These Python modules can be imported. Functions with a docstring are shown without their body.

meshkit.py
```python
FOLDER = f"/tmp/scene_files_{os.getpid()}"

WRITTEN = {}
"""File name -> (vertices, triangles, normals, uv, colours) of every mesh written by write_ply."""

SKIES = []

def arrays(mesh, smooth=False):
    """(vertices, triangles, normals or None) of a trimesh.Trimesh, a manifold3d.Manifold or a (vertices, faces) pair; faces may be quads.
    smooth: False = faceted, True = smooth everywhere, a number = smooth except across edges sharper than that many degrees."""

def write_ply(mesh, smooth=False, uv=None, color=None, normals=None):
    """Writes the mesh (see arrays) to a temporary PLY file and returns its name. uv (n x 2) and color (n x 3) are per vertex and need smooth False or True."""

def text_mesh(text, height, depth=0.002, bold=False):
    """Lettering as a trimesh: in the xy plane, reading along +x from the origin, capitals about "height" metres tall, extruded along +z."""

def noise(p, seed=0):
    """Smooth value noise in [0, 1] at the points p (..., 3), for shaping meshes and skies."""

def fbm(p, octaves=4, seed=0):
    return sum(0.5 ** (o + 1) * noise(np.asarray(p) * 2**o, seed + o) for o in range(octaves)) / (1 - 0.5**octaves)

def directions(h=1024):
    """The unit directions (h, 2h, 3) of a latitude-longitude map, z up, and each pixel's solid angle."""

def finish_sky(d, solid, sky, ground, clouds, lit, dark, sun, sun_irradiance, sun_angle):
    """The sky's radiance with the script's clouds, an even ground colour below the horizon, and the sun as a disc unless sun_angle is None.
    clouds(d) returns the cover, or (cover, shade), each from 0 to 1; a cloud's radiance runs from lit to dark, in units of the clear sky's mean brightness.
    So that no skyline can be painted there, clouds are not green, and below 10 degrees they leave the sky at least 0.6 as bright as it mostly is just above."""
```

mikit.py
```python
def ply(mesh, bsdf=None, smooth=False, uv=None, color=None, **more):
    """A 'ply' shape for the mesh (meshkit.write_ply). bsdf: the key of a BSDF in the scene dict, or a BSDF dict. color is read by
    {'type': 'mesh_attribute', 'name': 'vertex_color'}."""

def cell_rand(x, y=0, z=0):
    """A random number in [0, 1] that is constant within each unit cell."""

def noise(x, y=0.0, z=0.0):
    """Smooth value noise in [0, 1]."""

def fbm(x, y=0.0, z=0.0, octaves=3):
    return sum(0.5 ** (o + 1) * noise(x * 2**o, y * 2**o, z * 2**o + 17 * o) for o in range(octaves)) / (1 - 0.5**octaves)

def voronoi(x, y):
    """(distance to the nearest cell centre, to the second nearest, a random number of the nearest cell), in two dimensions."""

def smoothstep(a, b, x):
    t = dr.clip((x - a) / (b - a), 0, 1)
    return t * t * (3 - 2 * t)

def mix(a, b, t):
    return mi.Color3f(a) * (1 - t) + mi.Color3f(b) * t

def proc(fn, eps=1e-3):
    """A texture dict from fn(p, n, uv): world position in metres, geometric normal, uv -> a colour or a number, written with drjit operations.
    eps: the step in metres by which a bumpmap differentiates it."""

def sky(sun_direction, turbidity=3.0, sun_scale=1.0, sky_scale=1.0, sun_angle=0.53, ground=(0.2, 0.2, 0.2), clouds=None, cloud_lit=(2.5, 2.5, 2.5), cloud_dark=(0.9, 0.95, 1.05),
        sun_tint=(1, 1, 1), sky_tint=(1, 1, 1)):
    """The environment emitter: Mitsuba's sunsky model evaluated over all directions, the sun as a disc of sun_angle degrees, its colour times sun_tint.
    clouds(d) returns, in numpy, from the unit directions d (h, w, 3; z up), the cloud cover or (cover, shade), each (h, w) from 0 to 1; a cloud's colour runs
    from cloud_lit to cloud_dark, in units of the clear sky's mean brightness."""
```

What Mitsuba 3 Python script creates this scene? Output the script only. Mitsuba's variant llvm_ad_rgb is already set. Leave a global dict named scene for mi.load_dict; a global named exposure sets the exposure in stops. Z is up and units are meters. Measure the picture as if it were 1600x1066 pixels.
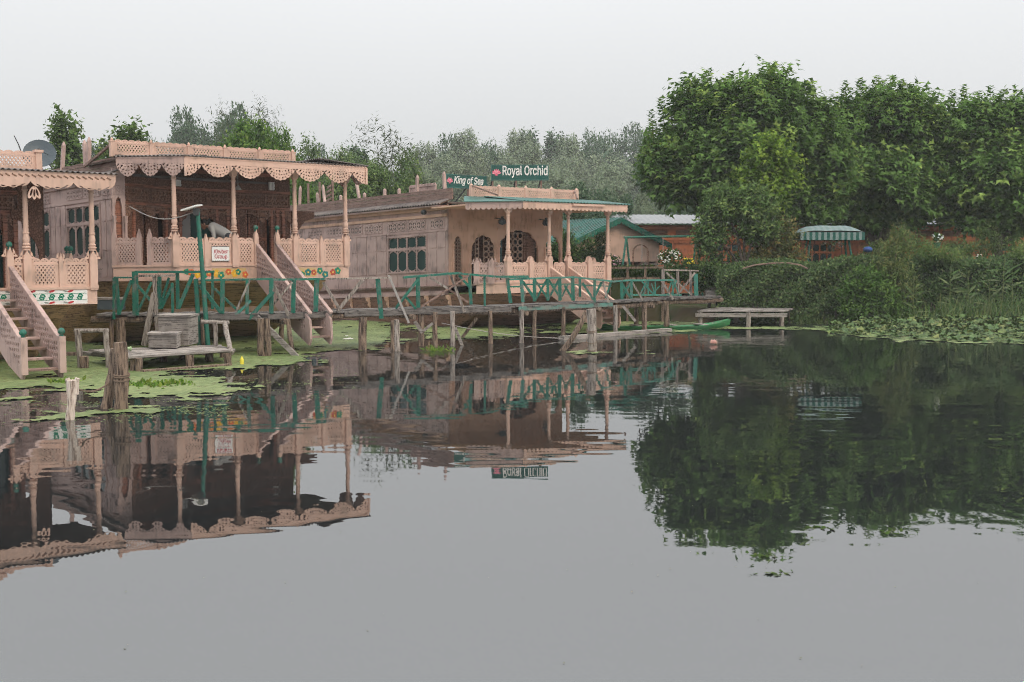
import math, random
import numpy as np, trimesh, mitsuba as mi, drjit as dr, mikit, meshkit
from shapely.geometry import Polygon, Point, LineString, MultiPolygon, box as sbox
from shapely.ops import unary_union
from shapely import affinity, contains_xy
from mikit import proc, noise, fbm, voronoi, smoothstep, mix

T = mi.ScalarTransform4f
scene, labels = {}, {}
PI = math.pi
rng = np.random.default_rng(11)
random.seed(11)

# ---------------------------------------------------------------- camera, sky, exposure
CAM_H, FOCAL, HORIZON = 2.5, 1850.0, 405.0          # metres, and pixels of a 1600 x 1066 frame
PITCH = math.atan((533 - HORIZON) / FOCAL)
exposure = 1.75
scene['camera'] = {'type': 'perspective', 'fov': 2 * math.degrees(math.atan(800 / FOCAL)), 'fov_axis': 'x', 'near_clip': 0.1, 'far_clip': 5000.0,
                   'to_world': T().look_at(origin=[0, 0, CAM_H], target=[0, math.cos(PITCH), CAM_H - math.sin(PITCH)], up=[0, 0, 1]),
                   'medium': {'type': 'ref', 'id': 'haze_air'}}
scene['sky'] = mikit.sky((0.55, -0.62, 0.75), turbidity=5, sun_scale=0.3, sun_angle=24, ground=(0.08, 0.09, 0.08),
                         clouds=lambda d: (np.ones(d.shape[:2]), np.clip(0.90 - 1.25 * d[..., 2], 0, 1) + 0.10 * (meshkit.fbm(d * 2.0, 3) - 0.5)), cloud_lit=(4.5, 4.58, 4.68), cloud_dark=(1.30, 1.325, 1.335))
scene['haze_air'] = {'type': 'homogeneous', 'albedo': {'type': 'rgb', 'value': [0.93, 0.955, 0.965]}, 'sigma_t': 0.00055}


def ray(px, py):
    """Unit-depth direction through a pixel of the 1600 x 1066 frame."""
    u, v = (px - 800) / FOCAL, (533 - py) / FOCAL
    c, s = math.cos(PITCH), math.sin(PITCH)
    d = np.array([u, c + v * s, -s + v * c])
    return d / d[1]


def dp(px, py, depth):
    """The point seen at a pixel, at this depth (y)."""
    return np.array([0, 0, CAM_H]) + ray(px, py) * depth


def gp(px, py, z=0.0):
    """The point seen at a pixel, at this height."""
    d = ray(px, py)
    return np.array([0, 0, CAM_H]) + d * (z - CAM_H) / d[2]


# ---------------------------------------------------------------- materials
def rgb(*c):
    return {'type': 'rgb', 'value': list(c)}


def mat(name, tex, rough=0.7, spec=0.3, bump=None, scale=1.0, eps=3e-3, **more):
    b = {'type': 'principled', 'base_color': tex if isinstance(tex, dict) else rgb(*tex), 'roughness': rough, 'specular': spec, **more}
    if bump:
        b = {'type': 'bumpmap', 'height': proc(bump, eps), 'scale': scale, 'bsdf': b}
    scene[name] = {'type': 'twosided', 'bsdf': b}


def paint_fn(a, b, dirt, k=1.0):
    def fn(p, n, uv):
        t = fbm(p.x * 1.7 * k, p.y * 1.7 * k, p.z * 2.4 * k, 3)
        g = noise(p.x * 19, p.y * 19, p.z * 3.0)
        return mix(mix(a, b, smoothstep(0.3, 0.75, t)), dirt, smoothstep(0.50, 0.86, 0.62 * t + 0.42 * g) * 0.85)
    return fn


def wood_fn(a, b, dark, s=9.0):
    def fn(p, n, uv):
        t = fbm(p.x * s, p.y * s, p.z * s * 0.55, 3)
        g = 0.7 * noise(p.x * 3.5, p.y * 3.5, p.z * 46) + 0.3 * noise(p.x * 13, p.y * 13, p.z * 17)
        r = fbm(p.x * 0.9 + 7, p.y * 0.9, p.z * 0.9, 2)
        return mix(mix(mix(a, b, t), dark, smoothstep(0.45, 0.75, g) * 0.7), dark, smoothstep(0.62, 0.85, r) * 0.45)
    return fn


def log_fn(a, b, dark):
    def fn(p, n, uv):
        g = 0.6 * noise(p.x * 38, p.y * 38, p.z * 3.5) + 0.4 * noise(p.x * 90, p.y * 90, p.z * 11)
        r = fbm(p.x * 2.5, p.y * 2.5, p.z * 1.6, 2)
        return mix(mix(b, a, smoothstep(0.35, 0.7, g)), dark, smoothstep(0.55, 0.75, 1 - g) * 0.75 + smoothstep(0.55, 0.8, r) * 0.3)
    return fn


def carve_h(p, n, uv):
    q = (p.x + p.y * 0.8) * 15
    f, s, w = voronoi(q + 0.6 * noise(q * 0.7, p.z * 9), p.z * 13 + 0.6 * dr.sin(q * 0.8))
    return smoothstep(0.05, 0.5, s - f) * 0.012


def carve_col(p, n, uv):
    q = (p.x + p.y * 0.8) * 15
    f, s, w = voronoi(q + 0.6 * noise(q * 0.7, p.z * 9), p.z * 13 + 0.6 * dr.sin(q * 0.8))
    return mix((0.12, 0.058, 0.040), (0.29, 0.150, 0.10), smoothstep(0.0, 0.55, s - f) * (0.5 + 0.5 * w))


mat('cream_paint', proc(paint_fn((0.64, 0.44, 0.355), (0.56, 0.38, 0.30), (0.40, 0.29, 0.235))), 0.62, 0.3)
mat('pink_paint', proc(paint_fn((0.50, 0.365, 0.325), (0.42, 0.30, 0.27), (0.20, 0.15, 0.135))), 0.7, 0.25)
mat('apricot_paint', proc(paint_fn((0.68, 0.45, 0.325), (0.60, 0.385, 0.27), (0.40, 0.26, 0.18))), 0.65, 0.3)
mat('terracotta_paint', proc(paint_fn((0.56, 0.20, 0.10), (0.45, 0.155, 0.08), (0.17, 0.07, 0.045))), 0.65, 0.3)
mat('carved_walnut', proc(carve_col), 0.6, 0.3, carve_h, 1.0, 6e-3)
mat('red_wood', proc(wood_fn((0.40, 0.16, 0.095), (0.28, 0.11, 0.068), (0.05, 0.024, 0.018), 6)), 0.45, 0.4)
mat('carved_light', proc(wood_fn((0.34, 0.185, 0.125), (0.24, 0.125, 0.085), (0.10, 0.055, 0.04), 6)), 0.6, 0.3)
mat('screen_wood', (0.36, 0.25, 0.19), 0.7, 0.2)
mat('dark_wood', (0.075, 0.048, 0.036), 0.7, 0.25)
mat('hull_ochre', proc(wood_fn((0.50, 0.32, 0.16), (0.40, 0.25, 0.125), (0.075, 0.048, 0.03), 2.2)), 0.7, 0.25)
mat('hull_brown', proc(wood_fn((0.26, 0.145, 0.10), (0.19, 0.105, 0.075), (0.06, 0.038, 0.03), 2.0)), 0.7, 0.25)
mat('grey_wood', proc(wood_fn((0.34, 0.31, 0.285), (0.20, 0.18, 0.165), (0.06, 0.053, 0.048), 9)), 0.85, 0.2)
mat('grey_log', proc(log_fn((0.36, 0.32, 0.285), (0.21, 0.18, 0.16), (0.06, 0.05, 0.045))), 0.9, 0.15)
mat('deck_wood', proc(wood_fn((0.19, 0.175, 0.165), (0.115, 0.104, 0.098), (0.04, 0.036, 0.034), 9)), 0.85, 0.2)
mat('bleached_wood', proc(log_fn((0.62, 0.55, 0.48), (0.44, 0.36, 0.30), (0.14, 0.10, 0.08))), 0.9, 0.15)
mat('log_wood', proc(log_fn((0.25, 0.185, 0.14), (0.12, 0.088, 0.07), (0.03, 0.023, 0.019))), 0.9, 0.15,
    lambda p, n, uv: fbm(p.x * 26, p.y * 26, p.z * 5, 2), 0.018, 4e-3)
mat('board_wood', proc(wood_fn((0.30, 0.20, 0.165), (0.21, 0.145, 0.125), (0.10, 0.07, 0.06), 3)), 0.8, 0.2)
mat('green_paint', proc(paint_fn((0.020, 0.150, 0.105), (0.014, 0.105, 0.078), (0.17, 0.17, 0.15), 3.5)), 0.5, 0.4)
mat('teal_paint', proc(paint_fn((0.05, 0.21, 0.165), (0.035, 0.15, 0.12), (0.19, 0.20, 0.18), 3.5)), 0.55, 0.35)
mat('green_roof', proc(paint_fn((0.045, 0.145, 0.125), (0.035, 0.11, 0.098), (0.10, 0.12, 0.11), 1.0)), 0.5, 0.4)
mat('rusty_roof', proc(paint_fn((0.16, 0.135, 0.125), (0.10, 0.085, 0.08), (0.055, 0.048, 0.046), 1.5)), 0.6, 0.4)
mat('pale_roof', (0.20, 0.21, 0.22), 0.45, 0.5)
mat('window_dark', (0.018, 0.050, 0.046), 0.12, 0.5)
mat('curtain_teal', (0.030, 0.075, 0.070), 0.85, 0.2)
mat('curtain_pale', (0.34, 0.33, 0.31), 0.9, 0.1)
mat('sign_green', (0.016, 0.085, 0.070), 0.4, 0.4)
mat('white_paint', (0.74, 0.74, 0.72), 0.5, 0.3)
mat('sign_red', (0.42, 0.05, 0.06), 0.5, 0.3)
mat('lotus_pink', (0.78, 0.26, 0.33), 0.5, 0.3)
mat('dish_grey', (0.075, 0.10, 0.118), 0.5, 0.4)
mat('dark_metal', (0.045, 0.05, 0.052), 0.5, 0.4)
mat('rope_fibre', (0.17, 0.125, 0.095), 0.9, 0.1)
mat('pale_cord', (0.36, 0.34, 0.32), 0.8, 0.2)
mat('boat_green', proc(paint_fn((0.045, 0.225, 0.085), (0.035, 0.165, 0.066), (0.16, 0.19, 0.13), 2.5)), 0.45, 0.4)
mat('yellow_plastic', (0.72, 0.62, 0.06), 0.4, 0.4)
mat('blue_cloth', (0.05, 0.10, 0.28), 0.8, 0.2)
mat('skin', (0.28, 0.15, 0.10), 0.55, 0.3)
mat('hair', (0.012, 0.010, 0.010), 0.55, 0.3)
mat('shirt_grey', (0.40, 0.40, 0.39), 0.85, 0.15)
mat('trouser', (0.06, 0.065, 0.08), 0.85, 0.15)
mat('terracotta_pot', (0.30, 0.11, 0.06), 0.8, 0.2)
mat('bark', proc(wood_fn((0.15, 0.125, 0.10), (0.085, 0.07, 0.058), (0.03, 0.026, 0.022), 8)), 0.9, 0.1)
mat('soil', proc(lambda p, n, uv: mix((0.045, 0.060, 0.022), (0.085, 0.066, 0.042), smoothstep(0.42, 0.62, fbm(p.x * 0.7, p.y * 0.7, 0, 4)))), 0.95, 0.1)
scene['tinted'] = {'type': 'twosided', 'bsdf': {'type': 'principled', 'base_color': {'type': 'mesh_attribute', 'name': 'vertex_color'}, 'roughness': 0.6, 'specular': 0.3}}
scene['leafy'] = {'type': 'principledthin', 'base_color': {'type': 'mesh_attribute', 'name': 'vertex_color'}, 'roughness': 0.55, 'diff_trans': 0.42, 'eta': 1.35}
scene['pane_glass'] = {'type': 'thindielectric', 'int_ior': 1.5}


def ripple(p, n, uv):
    warp = noise(p.x * 0.35, p.y * 0.35, 3.0) * 1.6
    calm = 0.35 + 0.9 * smoothstep(0.35, 0.7, fbm(p.x * 0.07 + 3, p.y * 0.11, 0, 2))
    a = noise(p.x * 0.9 + warp, p.y * 2.3 + warp, 0.0) * 0.0030
    b = noise(p.x * 2.6 + 5, p.y * 5.5 - warp, 4.0) * 0.0017
    d = dr.sqrt(dr.square(p.x - 6.1) + dr.square(p.y - 12.3))
    ring = dr.sin(d * 20.0 + noise(p.x, p.y, 1.0) * 2) * dr.exp(-d * 0.8) * 0.0007
    far = noise(p.x * 0.35, p.y * 0.8, 9.0) * 0.002
    return (a + b) * calm * (0.8 + 0.7 * smoothstep(1.0, 6.0, p.x)) + far + ring


scene['lake_surface'] = {'type': 'bumpmap', 'height': proc(ripple, 0.012), 'scale': 1.0,
                         'bsdf': {'type': 'plastic', 'int_ior': 3.1, 'diffuse_reflectance': rgb(0.011, 0.013, 0.014), 'nonlinear': False}}


# ---------------------------------------------------------------- mesh helpers
def unit(v):
    v = np.asarray(v, float)
    return v / (np.linalg.norm(v) + 1e-12)


class Mesh:
    def __init__(self):
        self.v, self.f, self.c, self.n = [], [], [], 0

    def add(self, v, f, col=None):
        v = np.asarray(v, float)
        self.v.append(v)
        self.f.append(np.asarray(f, int) + self.n)
        self.n += len(v)
        self.c.append(np.broadcast_to(np.asarray((0.5, 0.5, 0.5) if col is None else col, float), (len(v), 3)))
        return self

    def box(self, x0, x1, y0, y1, z0, z1, col=None):
        v = [[x, y, z] for x in (x0, x1) for y in (y0, y1) for z in (z0, z1)]
        return self.add(v, BOXF, col)

    def hexa(self, lo, hi, col=None):
        """Eight corners: four of one end, four of the other, in the same order round."""
        f = [[0, 1, 2], [0, 2, 3], [4, 6, 5], [4, 7, 6]]
        for i in range(4):
            j = (i + 1) % 4
            f += [[i, i + 4, j + 4], [i, j + 4, j]]
        return self.add(np.vstack([lo, hi]), f, col)

    def bar(self, p, q, w, h=None, up=(0, 0, 1), col=None):
        p, q = np.asarray(p, float), np.asarray(q, float)
        h = w if h is None else h
        t = unit(q - p)
        up = np.asarray(up, float)
        if abs(t @ up) > 0.97:
            up = np.array([0, 1.0, 0])
        a = unit(np.cross(t, up)) * w / 2
        b = unit(np.cross(a, t)) * h / 2
        ring = np.array([-a - b, a - b, a + b, -a + b])
        return self.hexa(p + ring, q + ring, col)

    def tube(self, pts, rad, sides=7, col=None, wob=0.0):
        p = np.asarray(pts, float)
        r = np.broadcast_to(np.asarray(rad, float), (len(p),))
        t = np.gradient(p, axis=0)
        t /= np.linalg.norm(t, axis=1, keepdims=True) + 1e-12
        ref = np.array([0, 0, 1.0]) if abs(t[:, 2]).mean() < 0.8 else np.array([1.0, 0.2, 0])
        a = np.cross(t, ref)
        a /= np.linalg.norm(a, axis=1, keepdims=True) + 1e-12
        b = np.cross(t, a)
        ang = np.arange(sides) * 2 * PI / sides
        rr = r[:, None] * (1 + wob * (rng.random((len(p), sides)) - 0.5) * 2)
        v = p[:, None] + rr[..., None] * (np.cos(ang)[None, :, None] * a[:, None] + np.sin(ang)[None, :, None] * b[:, None])
        v = v.reshape(-1, 3)
        f = []
        for i in range(len(p) - 1):
            for j in range(sides):
                k = (j + 1) % sides
                f += [[i * sides + j, i * sides + k, (i + 1) * sides + k], [i * sides + j, (i + 1) * sides + k, (i + 1) * sides + j]]
        m = len(v)
        v = np.vstack([v, p[:1], p[-1:]])
        for j in range(sides):
            k = (j + 1) % sides
            f += [[m, k, j], [m + 1, (len(p) - 1) * sides + j, (len(p) - 1) * sides + k]]
        return self.add(v, f, col)

    def log(self, p, q, r0, r1=None, bend=0.02, sides=9, wob=0.07, col=None):
        p, q = np.asarray(p, float), np.asarray(q, float)
        r1 = r0 if r1 is None else r1
        n = 7
        s = np.linspace(0, 1, n)
        L = np.linalg.norm(q - p)
        off = np.sin(s * PI)[:, None] * (rng.random(3) - 0.5) * 2 * bend * L + (rng.random((n, 3)) - 0.5) * 0.012
        off[0] = off[-1] = 0
        return self.tube(p + (q - p) * s[:, None] + off, r0 + (r1 - r0) * s, sides, col, wob)

    def lathe(self, prof, cx=0, cy=0, cz=0, sides=12, square=(), col=None):
        """prof: (radius, height) pairs."""
        ang = np.arange(sides) * 2 * PI / sides
        v = np.vstack([np.c_[cx + r * np.cos(ang), cy + r * np.sin(ang), np.full(sides, cz + z)] for r, z in prof])
        f = []
        for i in range(len(prof) - 1):
            for j in range(sides):
                k = (j + 1) % sides
                f += [[i * sides + j, i * sides + k, (i + 1) * sides + k], [i * sides + j, (i + 1) * sides + k, (i + 1) * sides + j]]
        m = len(v)
        v = np.vstack([v, [[cx, cy, cz + prof[0][1]], [cx, cy, cz + prof[-1][1]]]])
        e = (len(prof) - 1) * sides
        for j in range(sides):
            k = (j + 1) % sides
            f += [[m, k, j], [m + 1, e + j, e + k]]
        return self.add(v, f, col)

    def plate(self, shape, o, U, V, N, th, col=None):
        """A flat outline (shapely, in u, v) given thickness th along N."""
        o, U, V, N = (np.asarray(x, float) for x in (o, U, V, N))
        for g in getattr(shape, 'geoms', [shape]):
            if g.is_empty or g.geom_type != 'Polygon' or g.area < 1e-6:
                continue
            m = trimesh.creation.extrude_polygon(g, th, engine='earcut')
            w = np.asarray(m.vertices)
            v = o + w[:, :1] * U + w[:, 1:2] * V + w[:, 2:] * N
            f = np.asarray(m.faces)
            if np.dot(np.cross(U, V), N) < 0:
                f = f[:, ::-1]
            self.add(v, f, col)
        return self

    def mesh(self):
        return trimesh.Trimesh(np.vstack(self.v), np.vstack(self.f), process=False)

    def cols(self):
        return np.vstack(self.c)


BOXF = [[0, 1, 3], [0, 3, 2], [4, 6, 7], [4, 7, 5], [0, 4, 5], [0, 5, 1], [2, 3, 7], [2, 7, 6], [0, 2, 6], [0, 6, 4], [1, 5, 7], [1, 7, 3]]
_taken = {}


def numbered(key):
    n = _taken.get(key, 0)
    _taken[key] = n + 1
    return key if n == 0 else f'{key}_{n:03d}'


def thing(name, label, cat, group=None, kind=None):
    key = numbered(name)
    labels[key] = {'label': label, 'category': cat}
    if group:
        labels[key]['group'] = group
    if kind:
        labels[key]['kind'] = kind
    return key


def put(key, m, bsdf, smooth=False, frame=None, to_world=None):
    """One entry of the scene from a Mesh."""
    mesh = m.mesh()
    if frame is not None:
        mesh.vertices = frame(np.asarray(mesh.vertices))
    if bsdf in ('tinted', 'leafy'):
        d = mikit.ply(mesh, bsdf, smooth=False if smooth is False else True, color=m.cols())
    else:
        d = mikit.ply(mesh, bsdf, smooth=smooth)
    if to_world is not None:
        d['to_world'] = to_world
    scene[key] = d
    return key


def part(parent, name, m, bsdf, smooth=False, frame=None, label=None):
    key = numbered(parent + '__' + name)
    put(key, m, bsdf, smooth, frame)
    if label:
        labels[key] = {'label': label}
    return key


def struct(name, m, bsdf, smooth=False, kind='structure', label=None, cat=None):
    put(name, m, bsdf, smooth)
    labels[name] = {'kind': kind}
    if label:
        labels[name].update(label=label, category=cat)


class Frame:
    """Boat or house coordinates: x along its front, y inwards along its side, z up; the body rises towards its bow."""

    def __init__(self, o, e1, sheer=0.0, pivot=1.4, squeeze=0.0):
        self.o, self.e1 = np.asarray(o, float)[:2], unit(e1)
        self.e2 = np.array([-self.e1[1], self.e1[0]])
        self.s, self.pv, self.q = sheer, pivot, squeeze

    def __call__(self, v):
        v = np.asarray(v, float)
        xy = self.o + v[..., :1] * self.e1 + v[..., 1:2] * self.e2
        y = np.clip(v[..., 1], 0, 60)
        z = v[..., 2] - y * (self.s - self.q * (v[..., 2] - self.pv))
        return np.concatenate([xy, z[..., None]], -1)


# ---------------------------------------------------------------- carved joinery (local coordinates: U along, z up, N outwards)
ZUP = np.array([0, 0, 1.0])


def seg(a, b, left_out=False):
    """(origin, U, N, length) of a wall from a to b; N points to the right of the way from a to b (towards the water for a front from left to right)."""
    a, b = np.array([*a, 0.0]), np.array([*b, 0.0])
    U = unit(b - a)
    N = np.array([U[1], -U[0], 0])
    return a, U, (-N if left_out else N), np.linalg.norm(b - a)


def at(o, U, N, u, n, z):
    return o + U * u + N * n + ZUP * z


def block(m, o, U, N, u0, u1, n0, n1, z0, z1, col=None):
    lo = [at(o, U, N, u0, n, z) for n, z in ((n0, z0), (n1, z0), (n1, z1), (n0, z1))]
    hi = [at(o, U, N, u1, n, z) for n, z in ((n0, z0), (n1, z0), (n1, z1), (n0, z1))]
    return m.hexa(lo, hi, col)


def lattice(m, o, U, N, u0, u1, z0, z1, pitch=0.085, width=0.032, th=0.025):
    w, h = u1 - u0, z1 - z0
    k = 1.35                                            # the bars are steeper than 45 degrees
    for sgn in (1, -1):
        c = -h / k
        while c < w:
            ua, ub = c, c + h / k                       # foot and head of the bar
            ta, tb = max(0, -ua) / (ub - ua), min(1, (w - ua) / (ub - ua))
            c += pitch
            if tb - ta < 0.08:
                continue
            p, q = (ua + (ub - ua) * ta, h * ta), (ua + (ub - ua) * tb, h * tb)
            if sgn < 0:
                p, q = (w - p[0], p[1]), (w - q[0], q[1])
            n = th * (0.5 if sgn > 0 else 0.42)
            m.bar(at(o, U, N, u0 + p[0], n, z0 + p[1]), at(o, U, N, u0 + q[0], n, z0 + q[1]), width, th * 0.9, up=N)


def crest_shape(w, h, pitch=0.21):
    """A carved crest: a row of pierced lobes on a strip."""
    n = max(1, round(w / pitch))
    p = w / n
    s = [sbox(0, 0, w, h * 0.3)]
    holes = []
    for i in range(n):
        c = (i + 0.5) * p
        s.append(affinity.scale(Point(c, h * 0.3).buffer(p * 0.5, 6), 1, h * 0.7 / (p * 0.5)))
        holes += [Point(c - p * 0.21, h * 0.36).buffer(h * 0.13, 4), Point(c + p * 0.21, h * 0.36).buffer(h * 0.13, 4), Point(c, h * 0.62).buffer(h * 0.12, 4)]
    return unary_union(s).intersection(sbox(0, 0, w, h)).difference(unary_union(holes))


def railing(boat, fr, a, b, z0, h, paint, style='lattice', left_out=False, foot=True):
    """One bay of railing: frame, pierced lattice, carved crest."""
    o, U, N, w = seg(a, b, left_out)
    m = Mesh()
    t = 0.05
    top = h * 0.83
    block(m, o, U, N, 0, w, -t / 2, t / 2, z0 + 0.05, z0 + 0.13)
    block(m, o, U, N, 0, w, -t / 2 - 0.008, t / 2 + 0.008, z0 + top, z0 + top + 0.045)
    st = min(0.09, w * 0.16)
    for u in (0, w - st):
        block(m, o, U, N, u, u + st, -t / 2 + 0.004, t / 2 - 0.004, z0 + 0.13, z0 + top)
    if style == 'rows':
        block(m, o, U, N, st, w - st, -t / 2 + 0.006, t / 2 - 0.006, z0 + 0.13 + (top - 0.13) * 0.42, z0 + 0.13 + (top - 0.13) * 0.56)
    if foot:
        block(m, o, U, N, 0, w, -t / 2 + 0.003, t / 2 - 0.003, z0 - 0.02, z0 + 0.012)
        for i in range(max(2, int(w / 0.22))):
            u = (i + 0.5) * w / max(2, int(w / 0.22))
            block(m, o, U, N, u - 0.055, u + 0.055, -t / 2 + 0.006, t / 2 - 0.006, z0 + 0.012, z0 + 0.05)
    key = part(boat, 'railing_panel', m, paint, frame=fr)
    m = Mesh()
    if style == 'rows':
        zm = 0.13 + (top - 0.13) * 0.42
        ze = 0.13 + (top - 0.13) * 0.56
        lattice(m, o, U, N, st, w - st, z0 + 0.15, z0 + zm - 0.01, 0.11, 0.045, 0.03)
        lattice(m, o, U, N, st, w - st, z0 + ze + 0.01, z0 + top - 0.01, 0.11, 0.045, 0.03)
    else:
        lattice(m, o, U, N, st, w - st, z0 + 0.13, z0 + top, 0.088, 0.031, 0.03)
    part(key, 'lattice', m, paint, frame=fr)
    m = Mesh()
    m.plate(crest_shape(w - 0.04, h * 0.17), at(o, U, N, 0.02, -0.015, z0 + top + 0.045), U, ZUP, N, 0.03)
    part(key, 'crest', m, paint, frame=fr)
    return key


def pedestal(boat, fr, x, y, z0, h, paint, w=0.17, finial=None, ears=True, ang=0.0):
    m = Mesh()
    ca, sa = math.cos(ang), math.sin(ang)
    U, N = np.array([ca, sa, 0]), np.array([sa, -ca, 0])
    o = np.array([x, y, 0.0])
    block(m, o, U, N, -w / 2, w / 2, -w / 2, w / 2, z0 - 0.02, z0 + h * 0.86)
    block(m, o, U, N, -w * 0.56, w * 0.56, -w * 0.56, w * 0.56, z0 + 0.02, z0 + 0.10)
    m.plate(Polygon([(-w / 2, 0), (w / 2, 0), (w * 0.42, h * 0.08), (w * 0.2, h * 0.16), (0, h * 0.26), (-w * 0.2, h * 0.16), (-w * 0.42, h * 0.08)]), at(o, U, N, 0, -w * 0.4, z0 + h * 0.86), U, ZUP, N, w * 0.8)
    if ears:
        for s in (-1, 1):
            e = Polygon([(0, 0), (0.10, 0), (0.10, 0.03), (0.055, 0.07), (0.045, 0.13), (0.0, 0.2)]).difference(Point(0.035, 0.06).buffer(0.018, 4))
            m.plate(affinity.scale(e, s, 1, origin=(0, 0)), at(o, U, N, s * w / 2, -0.02, z0 + h * 0.86), U, ZUP, N, 0.04)
    key = part(boat, 'railing_post', m, paint, frame=fr)
    if finial:
        m = Mesh()
        m.lathe([(0.03, 0), (0.05, 0.02), (0.03, 0.045), (0.065, 0.08), (0.075, 0.12), (0.055, 0.165), (0.015, 0.19)], x, y, z0 + h * 1.04, 10)
        part(key, 'finial', m, finial, True, fr)
    return key


def column(boat, fr, x, y, z0, z1, paint, r=0.062, bracket=True):
    """A turned veranda post with a pedestal below and a capital above."""
    L = z1 - z0
    m = Mesh()
    P = [(1.5, 0), (1.5, .012), (1.1, .02), (1.65, .035), (1.65, .05), (1.0, .062), (1.45, .075), (1.45, .085), (1.0, .10), (1.25, .13), (1.3, .16), (1.05, .20), (1.0, .22), (1.25, .228), (1.25, .24), (1.0, .25),
         (0.98, .50), (0.92, .72), (0.9, .80), (1.2, .81), (1.2, .825), (0.92, .835), (0.95, .87), (1.25, .88), (1.25, .9)]
    m.lathe([(q * r, t * L) for q, t in P], x, y, z0, 12)
    key = part(boat, 'veranda_post', m, paint, 40, fr)
    m = Mesh()
    m.hexa([[x - r * 1.2, y - r * 1.2, z0 + .895 * L], [x + r * 1.2, y - r * 1.2, z0 + .895 * L], [x + r * 1.2, y + r * 1.2, z0 + .895 * L], [x - r * 1.2, y + r * 1.2, z0 + .895 * L]],
           [[x - r * 1.9, y - r * 1.9, z1], [x + r * 1.9, y - r * 1.9, z1], [x + r * 1.9, y + r * 1.9, z1], [x - r * 1.9, y + r * 1.9, z1]])
    part(key, 'capital', m, paint, frame=fr)
    return key


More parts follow.
